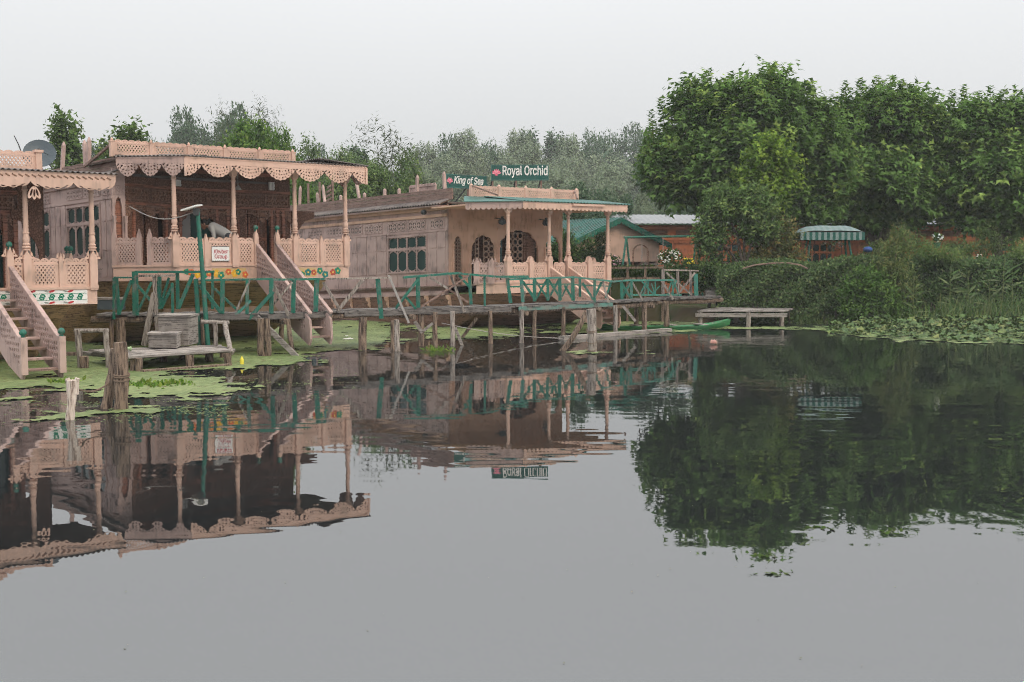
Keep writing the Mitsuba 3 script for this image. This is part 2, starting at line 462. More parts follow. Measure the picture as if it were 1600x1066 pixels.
def scallop(w, h0, h1, lobes=7, rows=4):
    """One pierced scallop hanging from v = 0: h0 deep at its ends, h1 in the middle."""
    us = np.linspace(0, w, 57)
    dep = lambda u: h0 + (h1 - h0) * np.sin(PI * np.clip(u / w, 0, 1)) ** 0.8
    edge = [(u, -dep(u) - 0.028 * abs(math.sin(PI * lobes * u / w)) + 0.014) for u in us]
    s = Polygon([(0, 0)] + edge + [(w, 0)])
    holes = []
    for k in range(rows):
        f = (k + 0.62) / (rows + 0.25)
        n = max(3, int(w / (0.078 + 0.012 * (k % 2))))
        for i in range(n):
            u = (i + 0.5 + 0.25 * (k % 2)) * w / n
            if 0.03 < u < w - 0.03 and dep(u) * f < dep(u) - 0.03:
                c = affinity.scale(Point(u, -dep(u) * f).buffer(0.5, 3), 0.030 + 0.010 * ((i + k) % 3), 0.075 - 0.018 * ((i * 2 + k) % 3))
                holes.append(affinity.rotate(c, (u / w - 0.5) * 110 + (35 if (i + k) % 2 else -35)))
    return s.difference(unary_union(holes)).buffer(0)


def plain_scallop(w, h0, h1, n):
    pts = [(0, 0)]
    for i in range(n):
        for t in np.linspace(0, 1, 9)[:-1]:
            u = (i + t) * w / n
            pts.append((u, -h0 - (h1 - h0) * math.sin(PI * t) ** 0.7))
    return Polygon(pts + [(w, -h0), (w, 0)])


def corrugated(m, a0, a1, b0, b1, pitch=0.11, amp=0.018, th=0.012):
    """Corrugated sheet from the edge a0-a1 to the edge b0-b1; the ridges run from a to b."""
    a0, a1, b0, b1 = (np.asarray(x, float) for x in (a0, a1, b0, b1))
    L = np.linalg.norm(a1 - a0)
    n = int(L / pitch * 6) + 2
    s = np.linspace(0, 1, n)[:, None]
    wav = np.c_[np.zeros(n), np.zeros(n), amp * np.sin(s[:, 0] * L / pitch * 2 * PI)]
    A, B = a0 + (a1 - a0) * s + wav, b0 + (b1 - b0) * s + wav
    dz = np.array([0, 0, th])
    v = np.vstack([A, B, A - dz, B - dz])
    i = np.arange(n - 1)
    q = [np.c_[i, i + 1, n + i + 1, n + i], np.c_[2 * n + i, 3 * n + i, 3 * n + i + 1, 2 * n + i + 1], np.c_[i, 2 * n + i, 2 * n + i + 1, i + 1]]
    q = np.vstack(q)
    return m.add(v, np.vstack([q[:, [0, 1, 2]], q[:, [0, 2, 3]]]))


def fret(w, h, long):
    """A window light's fretted surround: a pointed opening in a rectangle, with pierced corners."""
    e, t = 0.012, min(0.42 * w, 0.22 * h)
    tip = w * 0.14
    hole = Polygon([(w / 2, e), (w - e - tip * 0.4, e + t * 0.55), (w - e, e + t), (w - e, h - e - t), (w - e - tip * 0.4, h - e - t * 0.55), (w / 2, h - e), (e + tip * 0.4, h - e - t * 0.55), (e, h - e - t), (e, e + t), (e + tip * 0.4, e + t * 0.55)])
    c = w * 0.13
    out = [hole]
    for x, y, sx, sy in ((0.012, 0.012, 1, 1), (w - 0.012, 0.012, -1, 1), (0.012, h - 0.012, 1, -1), (w - 0.012, h - 0.012, -1, -1)):
        out.append(Polygon([(x, y), (x + sx * c * 1.5, y), (x, y + sy * c * 1.5)]))
    return sbox(0, 0, w, h).difference(unary_union(out))


def window(boat, fr, o, U, N, u0, u1, z0, z1, cols, paint, curtain='curtain_teal', split=0.36):
    """A fretted window: frame with mullions; behind it panes and curtains."""
    w, h = u1 - u0, z1 - z0
    m = Mesh()
    fw = 0.05
    for a, b, c, d in ((0, w, 0, fw), (0, w, h - fw, h), (0, fw, fw, h - fw), (w - fw, w, fw, h - fw)):
        block(m, o, U, N, u0 + a, u0 + b, -0.02, 0.045, z0 + c, z0 + d)
    bar, cw = 0.045, (w - 2 * fw) / cols
    zs = h * (1 - split)
    block(m, o, U, N, u0 + fw, u0 + w - fw, -0.015, 0.032, z0 + zs - 0.035, z0 + zs + 0.035)
    for i in range(1, cols):
        b = bar * (1.5 if i == cols // 2 else 1.0)
        for c, d in ((fw, zs - 0.035), (zs + 0.035, h - fw)):
            block(m, o, U, N, u0 + fw + i * cw - b / 2, u0 + fw + i * cw + b / 2, -0.015, 0.036 if i == cols // 2 else 0.028, z0 + c, z0 + d)
    key = part(boat, 'window', m, paint, frame=fr)
    for i in range(cols):
        a = u0 + fw + i * cw + bar * 0.5
        for c, d in ((fw, zs - 0.035), (zs + 0.035, h - fw)):
            m = Mesh()
            m.plate(fret(cw - bar, d - c, True), at(o, U, N, a, -0.008, z0 + c), U, ZUP, N, 0.022)
            part(key, 'fretwork', m, paint, frame=fr)
    m = Mesh()
    block(m, o, U, N, u0 + 0.03, u1 - 0.03, -0.032, -0.026, z0 + 0.03, z1 - 0.03)
    part(key, 'pane', m, 'window_dark', frame=fr)
    return key


def transom(boat, fr, o, U, N, u0, u1, z0, z1, paint):
    """A pierced ventilation light under the eaves."""
    m = Mesh()
    w, h = u1 - u0, z1 - z0
    holes = []
    n = max(2, round(w / (h * 0.85)))
    p = (w - 0.06) / n
    for i in range(n):
        c = 0.03 + (i + 0.5) * p
        ring = Point(c, h / 2).buffer(min(p, h) * 0.40, 6).difference(Point(c, h / 2).buffer(min(p, h) * 0.22, 5))
        ring = ring.difference(sbox(c - 0.016, 0, c + 0.016, h)).difference(sbox(c - p, h / 2 - 0.014, c + p, h / 2 + 0.014))
        holes.append(ring)
        for sx in (-1, 1):
            for sy in (-1, 1):
                x, y = c + sx * p * 0.46, h / 2 + sy * h * 0.42
                holes.append(Polygon([(x, y), (x - sx * p * 0.17, y), (x, y - sy * h * 0.17)]))
    m.plate(sbox(0, 0, w, h).difference(unary_union(holes)), at(o, U, N, u0, 0.004, z0), U, ZUP, N, 0.02)
    key = part(boat, 'transom', m, paint, frame=fr)
    m = Mesh()
    block(m, o, U, N, u0 + 0.01, u1 - 0.01, -0.05, -0.044, z0 + 0.01, z1 - 0.01)
    part(key, 'pane', m, 'window_dark', frame=fr)


def cusped(w, h, spring):
    """The opening of a cusped arch, w wide and h high, springing at this height."""
    pts = [(0, 0), (0, spring)]
    c, n = (w / 2, spring), 5
    for i in range(n):
        a0, a1 = PI - i * PI / n, PI - (i + 1) * PI / n
        for t in np.linspace(0, 1, 7):
            a = a0 + (a1 - a0) * t
            r = 0.90 + 0.10 * math.sin(PI * t)
            pts.append((c[0] + r * w / 2 * math.cos(a), c[1] + r * (h - spring) * math.sin(a)))
    return Polygon(pts + [(w, spring), (w, 0)]).buffer(0)


def jali(w, h, p=0.17):
    """A pierced screen of interlaced rings."""
    s = []
    nx, ny = max(1, round(w / p)), max(1, round(h / p))
    px, py = w / nx, h / ny
    for i in range(nx):
        for j in range(ny):
            c = Point((i + 0.5) * px, (j + 0.5) * py).buffer(0.5, 5)
            s.append(affinity.scale(c, px * 1.12, py * 1.12).difference(affinity.scale(c, px * 0.74, py * 0.74)))
    s += [sbox(0, 0, w, 0.03), sbox(0, h - 0.03, w, h), sbox(0, 0, 0.03, h), sbox(w - 0.03, 0, w, h)]
    return unary_union(s).intersection(sbox(0, 0, w, h))


def hull(boat, fr, outline_left, x0, x1, yend, zt, zb_fn, in_fn, paint, name='hull', n=26, y0=0.0):
    """A bow that rises from the water: sections across the boat, lofted."""
    m = Mesh()
    ys = y0 + (yend - y0) * np.linspace(0, 1, n) ** 1.7
    rings = []
    for y in ys:
        xl = outline_left(y)
        xr = x1 + x0 - xl
        ins, zb = in_fn(y), zb_fn(y)
        rings.append([[xl + 0.05, y, zt], [xl + 0.05 + ins * 0.35, y, zt + (zb - zt) * 0.55], [xl + 0.05 + ins, y, zb], [xr - 0.05 - ins, y, zb], [xr - 0.05 - ins * 0.35, y, zt + (zb - zt) * 0.55], [xr - 0.05, y, zt]])
    v = np.array(rings).reshape(-1, 3)
    f = []
    for i in range(n - 1):
        for j in range(6):
            k = (j + 1) % 6
            f += [[i * 6 + j, i * 6 + k, (i + 1) * 6 + k], [i * 6 + j, (i + 1) * 6 + k, (i + 1) * 6 + j]]
    for e in (0, (n - 1) * 6):
        f += [[e, e + 1, e + 2], [e, e + 2, e + 3], [e, e + 3, e + 4], [e, e + 4, e + 5]]
    m.add(v, f)
    return part(boat, name, m, paint, frame=fr)


def flowers(m, o, U, N, w, h, n, cols, leaf, seed):
    """Painted flowers, leaves and stems on a board, as thin raised paint."""
    r = np.random.default_rng(seed)
    for i in range(n):
        u, v = (i + 0.5) * w / n + r.uniform(-0.05, 0.05), h * (0.5 + r.uniform(-0.2, 0.2))
        c = cols[i % len(cols)]
        R = h * r.uniform(0.26, 0.36)
        s = unary_union([Point(u + R * 0.62 * math.cos(a), v + R * 0.62 * math.sin(a)).buffer(R * 0.48, 4) for a in np.arange(5) * 2 * PI / 5 + i])
        m.plate(s, at(o, U, N, 0, 0.0, 0), U, ZUP, N, 0.006, c)
        m.plate(Point(u, v).buffer(R * 0.3, 4), at(o, U, N, 0, 0.004, 0), U, ZUP, N, 0.006, (0.7, 0.5, 0.1))
        for k in range(3):
            a, d = r.uniform(0, 2 * PI), w / n * 0.42
            x, y = u + d * math.cos(a), np.clip(v + d * 0.9 * math.sin(a), h * 0.14, h * 0.86)
            e = affinity.rotate(affinity.scale(Point(x, y).buffer(0.5, 4), h * 0.28, h * 0.13), r.uniform(-60, 60))
            m.plate(e, at(o, U, N, 0, 0.001, 0), U, ZUP, N, 0.004, leaf)


def staircase(name, label, fr, x0, x1, y0, ztop, run, zbot, paint, treads, panel=0.62, ball=None, newel=True):
    """Stairs from a deck edge at y0 outwards (towards -y): two deep carved side boards, treads, newel posts."""
    key = thing(name, label, 'staircase', 'stairs from the houseboats down to the water')
    slope = (ztop - zbot) / run
    for x in (x0, x1):
        m = Mesh()
        # the board in the (y, z) plane: a parallelogram with its foot cut level
        pts = [(0.0, -0.42), (0.0, panel), (-run, (panel if newel else panel * 0.75) - run * slope), (-run - 0.04, -0.05 - run * slope), (-run + 0.05, -0.22 - run * slope), (-run * 0.72, -0.40 - run * slope * 0.72)]
        s = Polygon(pts).buffer(0)
        holes = []
        for t in np.arange(0.10, run - 0.15, 0.135):
            for k in range(4):
                z = 0.02 + k * 0.125 + 0.06 * (int(t / 0.135) % 2)
                if z < panel - 0.15:
                    holes.append(affinity.rotate(affinity.scale(Point(-t, z - t * slope).buffer(0.5, 3), 0.080, 0.118), 35 if (k + int(t / 0.135)) % 2 else -35))
        # two pierced layers with a gap between them
        m.plate(s.difference(unary_union(holes)), (x - 0.028, y0, ztop), (0, 1, 0), ZUP, (1, 0, 0), 0.022)
        m.plate(s.difference(unary_union(holes)), (x + 0.006, y0, ztop), (0, 1, 0), ZUP, (1, 0, 0), 0.022)
        k = part(key, 'side_board', m, paint, frame=fr)
        m = Mesh()
        m.bar((x, y0 + 0.02, ztop + panel + 0.02), (x, y0 - run, ztop + panel + 0.02 - run * slope), 0.10, 0.055)
        part(k, 'handrail', m, paint, frame=fr)
        if not newel:
            continue
        m = Mesh()
        m.box(x - 0.065, x + 0.065, y0 - run - 0.07, y0 - run + 0.06, zbot - 0.10, zbot + panel + 0.12)
        kk = part(key, 'newel_post', m, paint, frame=fr)
        if ball:
            m = Mesh()
            m.lathe([(0.04, 0), (0.055, 0.015), (0.035, 0.03), (0.075, 0.07), (0.08, 0.11), (0.055, 0.155), (0.015, 0.175)], x, y0 - run, zbot + panel + 0.12, 10)
            part(kk, 'finial', m, ball, True, fr)
    for i in range(treads):
        t = (i + 0.5) / treads
        m = Mesh()
        z = ztop - 0.12 - t * (ztop - zbot)
        y = y0 - 0.1 - t * (run - 0.1)
        m.box(x0 + 0.03, x1 - 0.03, y - 0.15, y + 0.13, z - 0.022, z + 0.022)
        part(key, 'tread', m, 'board_wood' if i % 2 else paint, frame=fr)
    return key


def wall_plate(boat, fr, o, U, N, shape, paint, name='wall', th=0.05):
    m = Mesh()
    m.plate(shape, at(o, U, N, 0, -th, 0), U, ZUP, N, th)
    return part(boat, name, m, paint, frame=fr)


def boards(boat, fr, o, U, N, u0, u1, n0, z0, z1, rows, paint, name='roof_board', lengths=3.2, lean=0.0):
    """Courses of horizontal boards, each board its own piece."""
    h = (z1 - z0) / rows
    for r_ in range(rows):
        u = u0 - rng.uniform(0, lengths * 0.6)
        while u < u1:
            e = u + lengths * rng.uniform(0.8, 1.2)
            a, b = max(u, u0), min(e, u1)
            u = e
            if b - a < 0.2:
                continue
            m = Mesh()
            j = rng.uniform(-0.008, 0.012)
            n_a = n0 - lean * r_ * h + j
            block(m, o, U, N, a + 0.006, b - 0.006, n_a - 0.03, n_a, z0 + r_ * h + 0.006 + rng.uniform(-0.006, 0.006), z0 + (r_ + 1) * h - 0.004)
            part(boat, name, m, paint, frame=fr)


def roof_post(boat, fr, x, y, z0, h, lean, paint, w=0.1):
    m = Mesh()
    lx, ly = lean
    b = np.array([[x - w / 2, y - w / 2, z0], [x + w / 2, y - w / 2, z0], [x + w / 2, y + w / 2, z0], [x - w / 2, y + w / 2, z0]])
    t = b + [lx, ly, h * 0.86]
    m.hexa(b, t)
    c = t.mean(0)
    m.hexa(t, (t - c) * 0.25 + c + [lx * 0.1, ly * 0.1, h * 0.14])
    part(boat, 'roof_post', m, paint, frame=fr)


# ---------------------------------------------------------------- water, ground, haze
def build_setting():
    m = Mesh()
    xs = np.concatenate([[-900], np.linspace(-60, 60, 25), [900]])
    ys = np.concatenate([[-60], np.linspace(0, 70, 15), [120, 900]])
    X, Y = np.meshgrid(xs, ys, indexing='ij')
    v = np.c_[X.ravel(), Y.ravel(), np.zeros(X.size)]
    i, j = np.meshgrid(np.arange(len(xs) - 1), np.arange(len(ys) - 1), indexing='ij')
    a = (i * len(ys) + j).ravel()
    f = np.vstack([np.c_[a, a + len(ys), a + len(ys) + 1], np.c_[a, a + len(ys) + 1, a + 1]])
    m.add(v, f)
    struct('water', m, 'lake_surface')
    # the land: below the water in the lake, a low bank on the right, the garden and the woods behind
    xs = np.concatenate([np.linspace(-900, -60, 12), np.arange(-58, 60, 1.0), np.linspace(60, 900, 12)])
    ys = np.concatenate([[-60, 0, 20], np.arange(36, 76, 1.0), np.linspace(78, 130, 14), np.linspace(150, 900, 10)])
    X, Y = np.meshgrid(xs, ys, indexing='ij')
    shore = np.where(X > 6.5, 46.6 + 0.35 * np.sin(X * 0.9), np.where(X > 1.0, 48.5 + 0.12 * (6.5 - X), 66.0 - 0.2 * X.clip(-40, 1)))
    d = np.clip((Y - shore) / 1.2, -1, 1)
    n = meshkit.fbm(np.stack([X * 0.23, Y * 0.23, X * 0], -1), 3)
    Z = np.where(d < 0, 0.9 * d, np.where(X > 1.0, 0.55, 0.9) * d) - 0.05 + (n - 0.5) * 0.16 * (np.abs(X) < 60)
    v = np.c_[X.ravel(), Y.ravel(), Z.ravel()]
    i, j = np.meshgrid(np.arange(len(xs) - 1), np.arange(len(ys) - 1), indexing='ij')
    a = (i * len(ys) + j).ravel()
    m = Mesh()
    m.add(v, np.vstack([np.c_[a, a + len(ys), a + len(ys) + 1], np.c_[a, a + len(ys) + 1, a + 1]]))
    struct('ground', m, 'soil', True)
    scene['haze'] = {'type': 'cube', 'to_world': T().translate([0, 440, 19.0]).scale([1000, 560, 21.0]), 'bsdf': {'type': 'null'}, 'interior': {'type': 'ref', 'id': 'haze_air'}}
    labels['haze'] = {'kind': 'stuff', 'label': 'pale haze filling the air over the lake', 'category': 'haze'}


build_setting()


# ---------------------------------------------------------------- houseboat in the middle, with the big carved veranda
def boat_middle():
    b = thing('houseboat', 'tall carved houseboat with five-bay lattice roof rail and flower-painted front panel', 'houseboat')
    fr = Frame((-9.14, 32.2), (0.77, 0.64), 0.022, 1.9, 0.003)
    W, ZD, YE = 5.39, 2.30, 25.0
    xl, xr = -1.21, 5.52
    deck_pts = [(xl, 1.21), (0, 0), (W, 0), (xr, 0.13), (xr, YE), (xl, YE)]
    hull(b, fr, lambda y: xl + max(0, 1.21 - y), xl, xr, YE, 1.93, lambda y: float(np.interp(y, [0, 1.8, 6.0], [1.86, 1.0, -0.35])), lambda y: 0.25 + 0.35 * max(0, 1 - y / 6), 'hull_ochre', y0=0.03)
    m = Mesh()
    m.plate(Polygon(deck_pts), (0, 0, ZD - 0.06), (1, 0, 0), (0, 1, 0), (0, 0, 1), 0.05)
    part(b, 'deck', m, 'board_wood', frame=fr)
    # the keel board and pale planks of the bow below the front
    o, U, N, w = seg((0.3, 1.6), (W - 0.3, 1.6))
    m = Mesh()
    block(m, o, U, N, 0, w, 0.02, 0.08, 0.98, 1.22)
    part(b, 'rubbing_strake', m, 'apricot_paint', frame=fr)
    # front panels below the deck
    for a, c in (((xl, 1.21), (0, 0)), ((0, 0), (W, 0)), ((W + 0.02, 0.02), (xr, 0.13))):
        o, U, N, w = seg(a, c)
        m = Mesh()
        block(m, o, U, N, -0.02, w + 0.02, -0.02, 0.04, 1.92, ZD + 0.0)
        block(m, o, U, N, -0.03, w + 0.03, -0.02, 0.07, ZD + 0.0, ZD + 0.05)
        key = part(b, 'front_panel', m, 'cream_paint', frame=fr)
        if w > 3:
            m = Mesh()
            oo = at(o, U, N, 0.22, 0.045, 1.96)
            m.plate(sbox(1.05, 0.0, 2.08, 0.29), at(o, U, N, 0, 0.0405, 1.96), U, ZUP, N, 0.004, (0.52, 0.36, 0.17))
            m.plate(sbox(3.15, 0.02, 4.35, 0.29), at(o, U, N, 0, 0.0405, 1.96), U, ZUP, N, 0.004, (0.54, 0.39, 0.20))
            flowers(m, oo, U, N, 1.9, 0.29, 11, [(0.02, 0.20, 0.12), (0.55, 0.12, 0.04), (0.66, 0.36, 0.02)], (0.66, 0.34, 0.03), 1)
            flowers(m, at(o, U, N, 3.15, 0.045, 1.96), U, N, 2.05, 0.29, 10, [(0.02, 0.20, 0.12), (0.03, 0.17, 0.16), (0.4, 0.08, 0.05)], (0.66, 0.36, 0.04), 2)
            part(key, 'painted_flowers', m, 'tinted', frame=fr, label='yellow and green painted flowers on the front panel')
            labels[sorted(k for k in scene if k.startswith(key + '__painted'))[0]]['kind'] = 'stuff'
    # railing
    P, C = 'pink_paint', 'cream_paint'
    H = 0.76
    c = lambda t: (xl * t, 1.21 * t)
    railing(b, fr, c(0.97), c(0.60), ZD, H, P)
    railing(b, fr, c(0.40), c(0.05), ZD, H, P)
    for t in (0.99, 0.58, 0.41):
        pedestal(b, fr, *c(t), ZD, 0.92, P, 0.12, ears=False, ang=-PI / 4)
    posts = (0.0, 1.75, 3.68, W)
    for x in posts:
        pedestal(b, fr, x, 0, ZD, 0.86, C, 0.18)
        column(b, fr, x, 0, ZD + 0.95, 5.0, C)
    for x in (0.90, 4.55):
        pedestal(b, fr, x, 0, ZD, 0.80, C, 0.12, ears=False)
    for x in (2.42, 3.10):
        pedestal(b, fr, x, 0, ZD, 0.94, C, 0.13, finial='green_paint', ears=False)
    for x0, x1 in ((0.10, 0.84), (0.97, 1.65), (1.85, 2.35), (3.18, 3.58), (3.78, 4.48), (4.62, W - 0.1)):
        railing(b, fr, (x0, 0), (x1, 0), ZD, H, C)
    railing(b, fr, (W, 0.12), (W, 2.0), ZD, H, P)
    pedestal(b, fr, W, 2.1, ZD, 0.86, P, 0.14, ears=False)
    # canopy: ceiling, fascia boards, carved scallops, corrugated sheet
    cl, cc, cr = (-1.24, 0.84), (0.10, -0.50), (5.81, -0.50)
    crr = (5.81, 1.18)
    m = Mesh()
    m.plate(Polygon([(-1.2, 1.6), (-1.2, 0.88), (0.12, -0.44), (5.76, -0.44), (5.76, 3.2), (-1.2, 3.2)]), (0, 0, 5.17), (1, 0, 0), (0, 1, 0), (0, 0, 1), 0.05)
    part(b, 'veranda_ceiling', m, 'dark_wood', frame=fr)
    for a, e, n, paint, sw in ((cl, cc, 3, P, 0.632), (cc, cr, 6, C, 0.951), (cr, crr, 2, P, 0.841)):
        o, U, N, w = seg(a, e)
        m = Mesh()
        block(m, o, U, N, 0, w, -0.03, 0.02, 5.07, 5.24)
        block(m, o, U, N, 0, w, -0.03, 0.035, 5.20, 5.24)
        if paint == C:
            block(m, o, U, N, -0.03, 0.03, 0.021, 0.05, 4.72, 5.2)
            block(m, o, U, N, w - 0.03, w + 0.03, 0.021, 0.05, 4.72, 5.2)
        key = part(b, 'fascia', m, paint, frame=fr)
        if paint == C:
            us = [-0.5 * sw] + [sw * (i + 0.5) for i in range(6)]
        else:
            us = [sw * i for i in range(n)]
        for u in us:
            s = affinity.translate(scallop(sw, 0.09, 0.40), u, 0).intersection(sbox(0, -1, w, 0.01))
            m = Mesh()
            m.plate(s, at(o, U, N, 0, -0.012, 5.13), U, ZUP, N, 0.03)
            part(key, 'carved_scallop', m, paint, frame=fr)
        m = Mesh()
        corrugated(m, at(o, U, N, -0.05, 0.07, 5.265), at(o, U, N, w + 0.05, 0.07, 5.265), at(o, U, N, -0.05, -1.6, 5.40), at(o, U, N, w + 0.05, -1.6, 5.40))
        part(b, 'roof_sheet', m, 'rusty_roof', frame=fr)
    # roof railing of five bays along the front
    m = Mesh()
    a0 = np.array([-1.15, 1.35])
    for i in range(6):
        x = a0[0] + i * 1.11
        m = Mesh()
        m.box(x - 0.06, x + 0.06, a0[1] - 0.06, a0[1] + 0.06, 5.30, 5.71)
        m.box(x - 0.075, x + 0.075, a0[1] - 0.075, a0[1] + 0.075, 5.71, 5.735)
        m.lathe([(0.03, 0), (0.045, 0.03), (0.01, 0.09)], x, a0[1], 5.735, 8)
        part(b, 'roof_rail_post', m, C, frame=fr)
        if i < 5:
            railing(b, fr, (x + 0.06, a0[1]), (x + 1.05, a0[1]), 5.31, 0.42, C, foot=False)
    m = Mesh()
    m.bar((a0[0] - 0.02, a0[1] + 0.05, 5.62), (a0[0] - 0.3, a0[1] + 1.3, 5.1), 0.06)
    part(b, 'brace', m, 'board_wood', frame=fr)
    # the carved dark walls of the veranda
    zt = 5.0
    K = 'carved_walnut'

    def carved_bay(a, e, openings, frieze=True):
        o, U, N, w = seg(a, e)
        s = sbox(0, ZD, w, 5.16)
        for u, ow, oh, sp in openings:
            s = s.difference(affinity.translate(cusped(ow, oh, sp), u, ZD))
        wall_plate(b, fr, o, U, N, s, K, 'carved_wall', 0.06)
        for z0, z1, t in ((4.52, 4.60, 0.03), (4.02, 4.10, 0.035), (5.02, 5.12, 0.03)):
            m = Mesh()
            block(m, o, U, N, 0.0, w, 0.001, t, z0, z1)
            part(b, 'frieze_beam', m, 'red_wood', frame=fr)
        n = max(1, round(w / 0.95))
        for i in range(n):                              # pierced hanging arches under the frieze
            m = Mesh()
            m.plate(scallop(w / n, 0.42, 0.12, 5, 4), at(o, U, N, i * w / n, 0.02, 4.02), U, ZUP, N, 0.03)
            part(b, 'carved_arch', m, 'carved_light', frame=fr)
            m = Mesh()
            m.plate(jali(w / n - 0.16, 0.34, 0.14), at(o, U, N, i * w / n + 0.08, 0.004, 4.14), U, ZUP, N, 0.02)
            part(b, 'carved_panel', m, 'carved_light', frame=fr)
        for u, ow, oh, sp in openings:
            for uu in (u - 0.09, u + ow + 0.01):
                m = Mesh()
                block(m, o, U, N, uu, uu + 0.08, 0.001, 0.05, ZD, 4.02)
                part(b, 'door_post', m, 'red_wood', frame=fr)
        return o, U, N, w
    o, U, N, w = carved_bay((-0.85, 1.27), (0.9, 2.1), [(0.35, 1.2, 1.62, 1.2)])
    m = Mesh()
    for u in (0.40, 0.98):
        block(m, o, U, N, u, u + 0.5, -0.22, -0.17, ZD, ZD + 1.62)
    part(b, 'door_leaf', m, K, frame=fr)
    o, U, N, w = carved_bay((0.9, 2.1), (4.7, 2.1), [(0.25, 1.05, 1.62, 1.2), (1.75, 1.35, 1.75, 1.25)])
    m = Mesh()
    block(m, o, U, N, 0.3, 0.62, -0.26, -0.22, ZD, ZD + 1.6)
    part(b, 'curtain', m, 'curtain_pale', frame=fr, label='pale curtain hanging in the doorway')
    m = Mesh()
    block(m, o, U, N, 0.66, 1.26, -0.30, -0.26, ZD, ZD + 1.6)
    part(b, 'door_leaf', m, 'curtain_teal', frame=fr)
    for u in (1.8, 2.12, 2.46, 2.78):
        m = Mesh()
        block(m, o, U, N, u, u + 0.29, -0.20, -0.15, ZD, ZD + 1.75)
        key = part(b, 'door_leaf', m, 'red_wood', frame=fr)
        m = Mesh()
        block(m, o, U, N, u + 0.05, u + 0.24, -0.149, -0.135, ZD + 0.9, ZD + 1.6)
        block(m, o, U, N, u + 0.05, u + 0.24, -0.149, -0.135, ZD + 0.12, ZD + 0.8)
        part(key, 'carved_panel', m, K, frame=fr)
    for u in (3.3, 3.5):
        m = Mesh()
        block(m, o, U, N, u, u + 0.1, 0.001, 0.05, ZD, 4.02)
        part(b, 'door_post', m, 'red_wood', frame=fr)
    m = Mesh()
    s = Polygon([(0, 0), (0.0, -1.35), (0.07, -1.35), (0.1, -0.95), (0.22, -0.6), (0.45, -0.32), (0.8, -0.2), (0.8, 0)])
    m.plate(s, (4.72, 2.08, 4.02), (1, 0, 0), ZUP, (0, -1, 0), 0.05)
    part(b, 'arch_bracket', m, K, frame=fr)
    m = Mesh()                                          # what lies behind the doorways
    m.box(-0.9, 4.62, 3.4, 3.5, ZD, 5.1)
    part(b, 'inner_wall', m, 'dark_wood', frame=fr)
    # house: side walls and the narrow arch at its corner
    o, U, N, w = seg((xl, 1.25), (-0.85, 1.25))
    s = sbox(0, 1.95, w, 4.98).difference(affinity.translate(cusped(0.20, 1.75, 1.35), 0.07, ZD + 0.18))
    wall_plate(b, fr, o, U, N, s, P, 'corner_wall')
    m = Mesh()
    m.plate(jali(0.3, 0.28, 0.1), at(o, U, N, 0.03, 0.003, 4.28), U, ZUP, N, 0.02)
    m.plate(jali(0.3, 0.16, 0.08), at(o, U, N, 0.03, 0.003, 4.62), U, ZUP, N, 0.02)
    part(b, 'carved_panel', m, P, frame=fr)
    m = Mesh()
    block(m, o, U, N, 0.02, w - 0.02, -0.14, -0.10, ZD, 4.4)
    part(b, 'shutter', m, 'red_wood', frame=fr)
    for x in (xl + 0.03, -0.86):
        m = Mesh()
        m.lathe([(.05, 0), (.05, .3), (.035, .4), (.05, .5), (.04, .6), (.04, 1.1), (.06, 1.15), (.045, 1.2), (.065, 1.3)], x, 1.2, ZD + 0.1, 8)
        part(b, 'corner_column', m, P, 40, fr)
    o, U, N, w = seg((xl, YE), (xl, 1.25))               # from the far end to the bow: N points left
    N = np.array([-1.0, 0, 0])
    S = lambda y: w - (y - 1.25)                          # distance along the wall of local y
    wins = [(S(4.75), S(2.10)), (S(8.9), S(6.2)), (S(13.2), S(10.4)), (S(17.6), S(14.8))]
    s = sbox(0, 1.94, w, 4.74)
    for a, e in wins:
        s = s.difference(sbox(a + 0.03, 2.63, e - 0.03, 4.07))
    trs = []
    for a, e in wins:
        k = (e - a) / 2
        trs += [(a, a + k - 0.05), (a + k + 0.05, e)]
    trs += [(S(1.95), S(1.35))]
    for a, e in trs:
        s = s.difference(sbox(a + 0.02, 4.30, e - 0.02, 4.55))
    wall_plate(b, fr, o, U, N, s, P, 'side_wall')
    for a, e in wins:
        window(b, fr, o, U, N, a, e, 2.60, 4.10, 4, P)
    for a, e in trs:
        transom(b, fr, o, U, N, a, e, 4.28, 4.57, P)
    m = Mesh()
    block(m, o, U, N, 0, w, 0.001, 0.08, 4.62, 4.80)
    block(m, o, U, N, 0, w, 0.08, 0.14, 4.72, 4.80)
    part(b, 'cornice', m, P, frame=fr)
    for t, z0, z1 in ((0.05, 1.93, 2.02), (0.035, 4.16, 4.24)):
        m = Mesh()
        block(m, o, U, N, 0, w, 0.001, t, z0, z1)
        part(b, 'moulding', m, P, frame=fr)
    for y0, y1 in ((1.30, 1.68), (1.68, 2.06), (4.85, 5.3), (5.3, 5.75), (5.75, 6.2)):
        for z0, z1 in ((2.05, 2.75), (2.78, 3.55), (3.58, 4.14)):
            m = Mesh()
            block(m, o, U, N, S(y1) + 0.03, S(y0) - 0.03, 0.001, 0.022, z0, z1)
            part(b, 'wall_panel', m, P, frame=fr)
    m = Mesh()
    m.plate(Polygon([(xl + .03, 1.3), (4.65, 2.2), (4.65, YE), (xl + .03, YE)]), (0, 0, 4.80), (1, 0, 0), (0, 1, 0), (0, 0, 1), 0.06)
    m.box(4.6, 4.66, 2.2, YE, 1.95, 4.8)
    part(b, 'roof', m, 'rusty_roof', frame=fr)
    m = Mesh()
    corrugated(m, (xl - 0.28, YE, 4.80), (xl - 0.28, 1.0, 4.80), (xl + 0.1, YE, 4.93), (xl + 0.1, 1.0, 4.93), 0.16, 0.022)
    part(b, 'eaves_sheet', m, 'rusty_roof', frame=fr)
